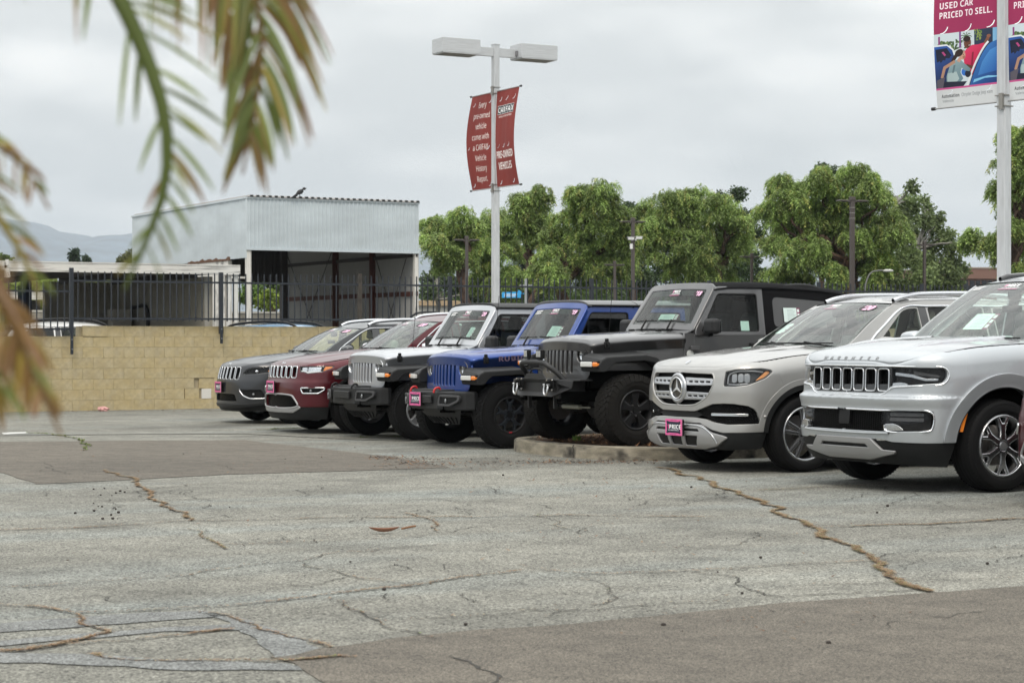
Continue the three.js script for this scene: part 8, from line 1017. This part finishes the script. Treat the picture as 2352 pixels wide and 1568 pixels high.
  m('roll_bar', [...lr(s => tube([V(s * 0.60, 0.8, -2.0), V(s * 0.60, 1.70, -2.0), V(s * 0.58, 1.74, -2.1), V(s * 0.58, 1.73, zr + 0.5), V(s * 0.58, 1.0, zr + 0.25)], 0.035, 8)), bar(V(-0.6, 1.71, -2.0), V(0.6, 1.71, -2.0), 0.033, 8), ...lr(s => bar(V(s * 0.61, 1.30, -1.0), V(s * 0.58, 1.74, -1.33), 0.026, 8)), ...lr(s => bar(V(s * 0.58, 1.74, -1.33), V(s * 0.58, 1.73, -2.0), 0.03, 8))], M.satin);
  m('floor_pan', [box(1.44, 0.1, -zr - 0.95, 0, 0.52, (zr - 0.95) / 2), box(1.1, 0.45, 0.9, 0, 0.78, -0.35), box(1.34, 0.6, 0.04, 0, 0.85, -0.93), box(0.04, 0.62, -zr - 1.0, 0.71, 0.85, (zr - 0.95) / 2), box(0.04, 0.62, -zr - 1.0, -0.71, 0.85, (zr - 0.95) / 2)], M.hole);
  m('chassis', [box(0.1, 0.12, wb + 1.6, 0.42, 0.5, -wb / 2 - 0.1), box(0.1, 0.12, wb + 1.6, -0.42, 0.5, -wb / 2 - 0.1), box(0.84, 0.12, 0.1, 0, 0.5, 0.35), box(0.9, 0.3, 0.5, 0, 0.55, -0.6), box(0.8, 0.3, 0.03, 0, 0.72, 0.30)], M.hole);
  const ay = o.R; for (const z of [0, -wb]) { mesh('axle', [cyl(0.045, 0.045, 1.35, 12, 0, ay, z, 'x'), new THREE.SphereGeometry(0.13, 14, 10).translate(0.12, ay, z), ...lr(s => cyl(0.06, 0.06, 0.34, 12, s * 0.5, ay + 0.2, z)), ...lr(s => bar(V(s * 0.48, ay - 0.06, z), V(s * 0.44, ay + 0.02, z - 0.75), 0.03)), ...lr(s => bar(V(s * 0.55, ay - 0.03, z - 0.1), V(s * 0.45, ay + 0.5, z - 0.12), 0.028))], std(0.022, 0.021, 0.02, 0.7), t); }
  mesh('steering_rod', [bar(V(-0.62, ay + 0.02, 0.14), V(0.62, ay + 0.0, 0.14), 0.018, 8)], M.satin, t); mesh('steering_damper', [bar(V(-0.38, ay + 0.01, 0.18), V(0.02, ay + 0.01, 0.18), 0.028, 10), bar(V(0.02, ay + 0.01, 0.18), V(0.24, ay + 0.01, 0.18), 0.012, 8)], o.rugged ? std(0.38, 0.38, 0.32, 0.5) : M.satin, t);
  for (const [s, z] of [[1, 0], [-1, 0], [1, -wb], [-1, -wb]]) wheel(t, [s * (o.track || 0.80), o.R, z], W, s); { const g = new THREE.Group(); g.name = 'spare_wheel'; g.position.set(0.1, 1.0 + up, zr - 0.2); g.rotation.y = Math.PI / 2; t.add(g); for (const [n, geo, mat] of W.cache.slice(0, 3)) mesh(n, geo, mat, g); }
  for (const s of [1, -1]) { const d = new THREE.Group(); d.name = 'door_mirror'; d.position.set(s * 0.93, 1.305 + up, -1.05); t.add(d); mesh('mirror_shell', box(0.235, 0.185, 0.12, 0, 0, 0, 0.05), M.satin2, d); mesh('mirror_glass', box(0.19, 0.15, 0.004, 0, 0, -0.06), M.chrome, d); mesh('mirror_arm', tube([V(-s * 0.17, -0.06, -0.02), V(-s * 0.10, -0.085, 0.0), V(-s * 0.02, -0.085, 0)], 0.035, 8), M.satin2, d); }
  if (o.hoodWord) { const cvm = (u, v, off = 0) => V(hw(-(u + 0.24)) + 0.0185 + off, v + 1.108 + u * 0.045, -(u + 0.24)); m('hood_word', textPanel(o.hoodWord, 0.062, cvm, { sx: 1.45, off: 0.004, depth: 0.003 }), std(0.10, 0.065, 0.11, 0.6)); }
  o.bumper(t, m, lr); return t;
}
function stockBumper(hooks, plateAt) { return (t, m, lr) => {
  const hp = [[0, 0.74], [0.36, 0.735], [0.45, 0.70], [0.64, 0.65], [0.77, 0.54], [0.80, 0.44], [0.77, 0.38], [0, 0.38]], pl = [...hp, ...hp.slice(1, -1).reverse().map(p => [-p[0], p[1]])];
  const g = extrude(pl, 0.185, 0.025, [], 3); g.rotateX(-Math.PI / 2); g.scale(1, 1, -1); { const a = g.attributes.position.array; for (let i = 0; i < a.length; i += 9) for (let k = 0; k < 3; k++) { const q = a[i + 3 + k]; a[i + 3 + k] = a[i + 6 + k]; a[i + 6 + k] = q; } } g.translate(0, 0.495, 0); g.computeVertexNormals(); m('front_bumper', g, M.satin2);
  m('bumper_step', [box(0.78, 0.025, 0.2, 0, 0.712, 0.60, 0.01), box(0.5, 0.10, 0.03, 0, 0.60, 0.762, 0.012)], M.satin2);
  for (const s of [1, -1]) { const fm = (u, v, off = 0) => { const a = clamp((u - 0.40) / 0.40); return V(s * u, v, lerp(0.755, 0.60, a * a * 0.6 + a * 0.4) + off); }; const ol = s > 0 ? rp([[0.42, 0.53], [0.62, 0.525], [0.75, 0.60], [0.75, 0.655], [0.45, 0.66]], 0.03) : null; const out = rp([[0.42, 0.53], [0.62, 0.525], [0.755, 0.59], [0.755, 0.655], [0.45, 0.66]], 0.03), inn = insetPoly(out, 0.018); const fl = s > 0 ? fm : (u, v, off) => fm(-u, v, off), P2 = q => s > 0 ? q : mirrorPoly2(q); m('fog_surround', panel(P2(out), fl, { holes: [P2(inn)], off: 0.012, depth: 0.03, bevel: 0.005, L: 0.05 }), M.grey); m('fog_recess', panel(P2(inn), fl, { off: -0.004, depth: 0, L: 0.06 }), M.black); m('fog_lamp', [new THREE.SphereGeometry(0.024, 16, 10).scale(0.7, 1.2, 0.5).translate(s * 0.56, 0.59, fm(0.56, 0.59).z + 0.004)], M.grey2); m('tow_hook', tube([V(s * 0.33, 0.72, 0.675), V(s * 0.33, 0.744, 0.69), V(s * 0.33, 0.744, 0.73), V(s * 0.33, 0.722, 0.757), V(s * 0.33, 0.685, 0.768)], 0.014, 8), hooks); }
  m('bumper_skid', grid((u, v) => { const k = u * 2 - 1; return V(k * lerp(0.64, 0.36, v), lerp(0.50, 0.285, v), lerp(0.66 - 0.12 * k * k, 0.42, v)); }, 12, 6), std(0.032, 0.032, 0.034, 0.6, { side: THREE.DoubleSide })); for (let i = 0; i < 9; i++) { const k = (i - 4) / 4.5; m('skid_rib', bar(V(k * 0.44, 0.37, 0.53 - 0.05 * k * k), V(k * 0.37, 0.295, 0.435), 0.011, 5), M.satin2); }
  if (plateAt) { const k = plate(t, V(plateAt[0], plateAt[1], plateAt[2]), plateAt[3] || 0); k.position.y += 0; }
}; }
function steelBumper(t, m, lr) {
  const st = std(0.016, 0.016, 0.017, 0.5);
  const face = extrude(rp([[-0.40, 0.50], [0.40, 0.50], [0.68, 0.60], [0.70, 0.685], [0.26, 0.70], [0.19, 0.76], [-0.19, 0.76], [-0.26, 0.70], [-0.70, 0.685], [-0.68, 0.60]], 0.008), 0.012, 0.004)  .translate(0, 0, 0.77); const q = face.attributes.position; for (let i = 0; i < q.count; i++) { const x = Math.abs(q.getX(i)); q.setZ(i, q.getZ(i) - 0.55 * Math.max(0, x - 0.42) ** 1.3); } face.computeVertexNormals();
  m('front_bumper', [face, extrude([[-0.70, -0.59], [-0.42, -0.77], [0.42, -0.77], [0.70, -0.59], [0.70, -0.42], [-0.70, -0.42]], 0.01, 0.003).rotateX(-Math.PI / 2).translate(0, 0.685, 0), box(0.9, 0.16, 0.25, 0, 0.60, 0.62), box(0.08, 0.2, 0.35, 0.42, 0.58, 0.55), box(0.08, 0.2, 0.35, -0.42, 0.58, 0.55)], st);
  m('bull_bar', tube([V(-0.42, 0.68, 0.62), V(-0.37, 0.775, 0.70), V(-0.31, 0.85, 0.78), V(-0.25, 0.882, 0.80), V(-0.17, 0.89, 0.805), V(0.17, 0.89, 0.805), V(0.25, 0.882, 0.80), V(0.31, 0.85, 0.78), V(0.37, 0.775, 0.70), V(0.42, 0.68, 0.62)], 0.031, 12, false, 90), st);
  m('centre_hoop', tube([V(-0.15, 0.75, 0.76), V(-0.11, 0.80, 0.76), V(0.11, 0.80, 0.76), V(0.15, 0.75, 0.76)], 0.012, 8), st);
  for (const s of [1, -1]) { const k = new THREE.Group(); k.name = 'light_pod'; k.position.set(s * 0.15, 0.985 + t.userData.up, 0.80); k.rotation.y = 0.1 * s; t.add(k); mesh('pod_housing', [box(0.11, 0.1, 0.05, 0, 0, -0.005, 0.008), ...[-0.03, -0.01, 0.01, 0.03].map(y => box(0.1, 0.008, 0.04, 0, y, -0.045))], M.black, k); mesh('pod_lens', [box(0.036, 0.07, 0.012, -0.022, 0, 0.022, 0.005), box(0.036, 0.07, 0.012, 0.022, 0, 0.022, 0.005)], std(0.6, 0.62, 0.64, 0.1, { metalness: 0.6 }), k); mesh('pod_bracket', box(0.04, 0.07, 0.02, 0, -0.07, -0.02), M.black, k);
    const d = new THREE.Group(); d.name = 'shackle'; d.position.set(s * 0.36, 0.635 + t.userData.up, 0.81); t.add(d); mesh('shackle_bow', tube([V(-0.035, 0.0, 0.02), V(-0.042, -0.05, 0.03), V(-0.03, -0.10, 0.035), V(0, -0.115, 0.035), V(0.03, -0.10, 0.035), V(0.042, -0.05, 0.03), V(0.035, 0, 0.02)], 0.0135, 8, false, 40), M.lug, d); mesh('shackle_pin', cyl(0.015, 0.015, 0.13, 12, 0, 0, 0.02, 'x'), M.lug, d); mesh('shackle_mount', [box(0.03, 0.1, 0.08, 0, 0, 0, 0.01), box(0.15, 0.14, 0.012, 0, 0, -0.03, 0.004)], M.black, d); mesh('mount_bolt', [[-0.06, 0.055], [0.06, 0.055], [-0.06, -0.055], [0.06, -0.055]].map(([x, y]) => cyl(0.011, 0.011, 0.012, 8, x, y, -0.018, 'z')), M.lug, d);
    m('bumper_bracket', box(0.025, 0.16, 0.05, s * 0.30, 0.44, 0.68, 0.006), st); }
}
const put = (t, X, d, y = 0) => { t.position.set(X, y, -d); return t; };
put(bigWhiteSuv(), 3.86, 18.95);
put(beigeSuv(), 2.53, 21.6);
put(offRoader('dark grey off-roader with black soft top and bull bar, parked on the kerb island', { name: 'off_roader', paint: paint(0.105, 0.105, 0.108, { metal: 0.55, rough: 0.36, cc: 0.8 }), wb: 2.46, up: 0.055, R: 0.408, track: 0.82, wheel: whRugged, soft: 1, rugged: 1, year: "'18", badge: 1, sheet: 1, slotMat: M.satin2, bumper: (t, m, lr) => { t.userData.up = 0.055; steelBumper(t, m, lr); delete t.userData.up; } }), 0.95, 24.0, 0.14);
put(offRoader('bright blue off-roader with black wings and word on its hood, left of the kerb island', { name: 'off_roader', paint: paint(0.008, 0.045, 0.23, { metal: 0.45, rough: 0.34, cc: 0.7 }), wb: 3.0, R: 0.415, wheel: whSplit, power: 1, year: "'19", cert: 1, hoodWord: 'RUBICON', doorGlass: M.tint, topMat: new THREE.MeshPhysicalMaterial({ color: lin(0.035, 0.035, 0.037), roughness: 0.35, clearcoat: 0.5, clearcoatRoughness: 0.2 }), bezel: std(0.10, 0.10, 0.105, 0.4), paper: [0.1, 0.4, 0.30], bumper: stockBumper(std(0.45, 0.012, 0.015, 0.35), [-0.14, 0.60, 0.785, 0]) }), -0.457, 26.05);
put(offRoader('silver off-roader with black bumper and no plate, between the blue and dark red cars', { name: 'off_roader', paint: paint(0.42, 0.435, 0.46, { metal: 0.55, rough: 0.4 }), wb: 3.0, R: 0.402, wheel: whSilver, year: "'20", cert: 1, slotMat: std(0.22, 0.22, 0.225, 0.45), bezel: M.satinChrome, paper: [0.3, 0.44, 0.3], bumper: stockBumper(M.black) }), -1.64, 28.1);
const gw = genWheel(0.38), sw = genWheel(0.362);
const maroon = put(midSuv('mid_suv', 'dark red SUV with chrome slotted grille and chrome mirror, beside the charcoal SUV', { kind: 'grand', paint: maroonPaint, wheel: gw, mirror: M.chrome, plate: [-0.14, 0.66, -0.05] }), -2.62, 30.0);
put(midSuv('mid_suv', 'charcoal grey SUV with slim headlights, nearest the block wall', { kind: 'slim', paint: granitePaint, wheel: sw, plate: [-0.12, 0.58, -0.05] }), -3.86, 33.3);

// another dark red one whose nose just enters at the right edge
const m2 = maroon.clone(); m2.name = numbered('mid_suv'); scene.add(m2); put(m2, 5.185, 16.6); tag(m2, 'dark red SUV of which only the nose corner enters at the right edge', 'car', 'used cars parked in a row');
// cars standing beyond the block wall
const wc = midSuv('parked_car', 'white car with black roof bars behind the low end of the block wall', { kind: 'slim', paint: whitePaintCar, wheel: sw, decals: [], group: 'cars parked beyond the block wall', over: { rails: [-1.3, -3.2, 0.07, M.black, 0.03] } });
const spot = (o, a, b, turn, y = 0) => { const p = lot(a, b, y); o.position.copy(p); o.rotation.y = turn; return o; };
const along = Math.atan2(RX, RZ);
spot(wc, -40.9, 13.9, along + Math.PI / 2 + 0.0, 0.06);
const again = (label, a, b, turn, y, mat) => { const o = wc.clone(); o.name = numbered('parked_car'); scene.add(o); o.userData.label = label; spot(o, a, b, turn, y); if (mat) o.traverse(m => { if (m.material === whitePaintCar) m.material = mat; }); return o; };
again('white car whose roof just shows behind the wall at the left edge', -41.5, 9.9, along + Math.PI / 2, -0.12);
const vb = again('white car with a red lamp strip on its roof, glimpsed above the charcoal SUV', -41.8, 19.9, YAW + Math.PI * 1.5, 0.30);
mesh('roof_lamp', box(0.42, 0.06, 0.05, 0.1, 1.64, -3.42, 0.015), M.red, vb);
again('blue car whose roof just shows over the wall below the shelter corner', -41.2, 18.6, along + Math.PI / 2, 0.05, paint(0.12, 0.30, 0.52, { metal: 0.3 }));
const up1 = again('grey car seen from behind through the open carport, on higher ground beyond', 0, 0, 0, 0, paint(0.16, 0.18, 0.20, { metal: 0.4 })); { const p = at(261, HOR, 100); up1.position.set(p.x, 1.72, p.z); up1.rotation.y = Math.PI - 0.2; }
mesh('number_plate', box(0.31, 0.16, 0.01, 0, 0.72, -3.73, 0.004), M.white, up1);
{ const p = at(261, HOR, 106), f = mesh('raised_lot', box(24, 1.72, 16, 0, 0.86, 0), std(0.12, 0.12, 0.115, 0.9)); f.position.set(p.x, 0, p.z + 2); f.userData.kind = 'structure'; }
// ---------------------------------------------------------------- palm hanging into the picture, close to the lens
{
  const r = rng(2024), palm = thing('palm_tree', 'palm with drooping green and brown fronds hanging in close and blurred at the left', 'palm', [-1.75, 0, -2.3]);
  const o = palm.position, rel = v => v.clone().sub(o);
  const tg = lathe([[0.20, 0], [0.17, 0.3], [0.15, 1.2], [0.14, 2.4], [0.17, 2.75], [0.12, 3.0], [0, 3.05]], 20); const tp = tg.attributes.position; for (let i = 0; i < tp.count; i++) { const k = 1 + 0.06 * Math.sin(tp.getY(i) * 60); tp.setX(i, tp.getX(i) * k); tp.setZ(i, tp.getZ(i) * k); } tg.computeVertexNormals(); mesh('trunk', tg, barkMat, palm);
  const frondMat = new THREE.MeshPhysicalMaterial({ color: 0xffffff, vertexColors: true, roughness: 0.6, transmission: 0.35, thickness: 0, side: THREE.DoubleSide });
  const G1 = [0.105, 0.145, 0.016], G2 = [0.17, 0.215, 0.05], Y = [0.30, 0.235, 0.04], B = [0.225, 0.125, 0.035], P = [0.29, 0.165, 0.095];
  const mixc = (a, b, t) => [0, 1, 2].map(i => lerp(a[i], b[i], t));
  function frond(pix, d, opt) {
    const g = new THREE.Group(); g.name = 'palm_frond'; palm.add(g); const pts = [V(0, 2.95, 0), ...pix.map(p => rel(at(p[0], p[1], d + (p[2] || 0))))], c = new THREE.CatmullRomCurve3(pts, false, 'centripetal');
    const t0 = new THREE.TubeGeometry(c, 60, 1, 8, false), q = t0.attributes.position, col = new Float32Array(q.count * 3); for (let i = 0; i < q.count; i++) { const k = Math.floor(i / 9) / 60, m = c.getPointAt(clamp(k)), rr = lerp(opt.r0 || 0.009, 0.0016, Math.pow(k, opt.pw || 3.5)); q.setXYZ(i, m.x + (q.getX(i) - m.x) * rr, m.y + (q.getY(i) - m.y) * rr, m.z + (q.getZ(i) - m.z) * rr); col.set(mixc(opt.rib[0], opt.rib[1], Math.pow(k, 2)), i * 3); } t0.setAttribute('color', new THREE.BufferAttribute(col, 3)); t0.computeVertexNormals(); mesh('rachis', t0, frondMat, g);
    for (let i = 0; i < opt.n; i++) for (const s of [-1, 1]) {
      if (r() < (s > 0 ? opt.gapR ?? 0.05 : opt.gapL ?? 0.05)) continue;
      const k = clamp(lerp(opt.k0, 0.985, (i + r() * 0.6) / opt.n)), b = c.getPointAt(k), T = c.getTangentAt(k), side = V(-T.y, T.x, 0).normalize().multiplyScalar(s), L = (opt.len || 0.3) * (0.7 + r() * 0.5) * Math.sin(Math.PI * lerp(0.3, 0.93, (i + 0.5) / opt.n)) , w = (opt.w || 0.011) * (0.7 + r() * 0.6);
      let dir = T.clone().multiplyScalar(0.75).addScaledVector(side, (s > 0 ? opt.spreadR ?? 0.8 : opt.spreadL ?? 0.8) * (0.75 + r() * 0.5)).add(V(0, 0, (r() - 0.5) * 0.9)).normalize(); let p = b.clone(); const P0 = [], n = 7; for (let j = 0; j <= n; j++) { P0.push(p.clone()); dir = dir.clone().add(V(0, -(opt.grav || 0.22), 0)).normalize(); p = p.clone().addScaledVector(dir, L / n); }
      const pos = [], cl = [], idx = [], dead = r() < (opt.dead || 0.3), c0 = dead ? (r() < 0.5 ? Y : B) : mixc(G1, G2, r()), c1 = dead ? (r() < 0.5 ? B : P) : r() < (opt.tip ?? 0.4) ? Y : G2, f = 0.75 + r() * 0.5, across = V(0, 0, 1).cross(T).lerp(V(r() - 0.5, r() - 0.5, r() - 0.5), 0.4).normalize();
      for (let j = 0; j <= n; j++) { const u = j / n, hw = w * 0.5 * Math.sin(Math.PI * (0.12 + 0.88 * u)) + 0.0006, cc = mixc(c0, c1, Math.pow(u, 1.5)).map(x => x * f); pos.push(P0[j].x - across.x * hw, P0[j].y - across.y * hw, P0[j].z - across.z * hw, P0[j].x, P0[j].y, P0[j].z + w * 0.25, P0[j].x + across.x * hw, P0[j].y + across.y * hw, P0[j].z + across.z * hw); cl.push(...cc, ...cc.map(x => x * 1.25), ...cc); if (j < n) { const a = j * 3; idx.push(a, a + 1, a + 3, a + 1, a + 4, a + 3, a + 1, a + 2, a + 4, a + 2, a + 5, a + 4); } }
      const lg = new THREE.BufferGeometry(); lg.setAttribute('position', new THREE.Float32BufferAttribute(pos, 3)); lg.setAttribute('color', new THREE.Float32BufferAttribute(cl, 3)); lg.setIndex(idx); lg.computeVertexNormals(); mesh('leaflet', lg, frondMat, g);
    }
  }
  frond([[-260, -420, 0.1], [100, -250, 0.05], [236, -70], [318, 90], [366, 220], [384, 330], [372, 450], [336, 550], [284, 665]], 2.25, { n: 70, k0: 0.42, len: 0.165, w: 0.0068, rib: [G1, G1], dead: 0.06, tip: 0.2, gapL: 0.6, r0: 0.013, pw: 8, grav: 0.06, spreadR: 0.85, spreadL: 0.5 });
  frond([[-200, -560, 0.2], [260, -470, 0.15], [470, -260], [556, -110], [594, 20], [600, 130], [586, 250], [556, 400]], 2.4, { n: 150, k0: 0.50, len: 0.27, w: 0.0066, rib: [G1, B], dead: 0.42, spreadL: 0.5, spreadR: 0.62, grav: 0.17, gapL: 0.1, gapR: 0.05, r0: 0.01 });
  frond([[-200, -600, 0.2], [240, -520, 0.15], [430, -330], [500, -180], [520, -40], [528, 80], [548, 200]], 2.55, { n: 90, k0: 0.5, len: 0.22, w: 0.0066, rib: [G1, B], dead: 0.4, spreadL: 0.35, spreadR: 0.6, grav: 0.16 });
  frond([[-420, -80, 0.1], [-200, 200], [-70, 300], [10, 345], [66, 400], [112, 480]], 2.2, { n: 70, k0: 0.45, len: 0.13, w: 0.006, rib: [G1, B], dead: 0.6, grav: 0.14, r0: 0.008, spreadR: 0.6, spreadL: 0.7 });
  frond([[-420, 60, 0.1], [-180, 330], [-60, 430], [10, 520], [58, 600], [96, 700]], 2.15, { n: 60, k0: 0.4, len: 0.16, w: 0.0062, rib: [G1, Y], dead: 0.25, grav: 0.12, r0: 0.0125, pw: 6, spreadR: 0.7 });
  frond([[-420, 240, 0.1], [-220, 500], [-90, 590], [-20, 670], [40, 770], [86, 880], [140, 1000]], 2.0, { n: 110, k0: 0.42, len: 0.17, w: 0.0075, rib: [Y, B], dead: 0.8, spreadL: 0.5, spreadR: 0.45, grav: 0.15, r0: 0.012, pw: 5 });
  frond([[-420, 300, 0.15], [-260, 560], [-150, 680], [-70, 770], [-10, 870], [30, 960]], 2.1, { n: 90, k0: 0.45, len: 0.2, w: 0.008, rib: [G2, Y], dead: 0.55, spreadL: 0.4, spreadR: 0.55, grav: 0.13, r0: 0.01 });
}
renderer.render(scene, camera);
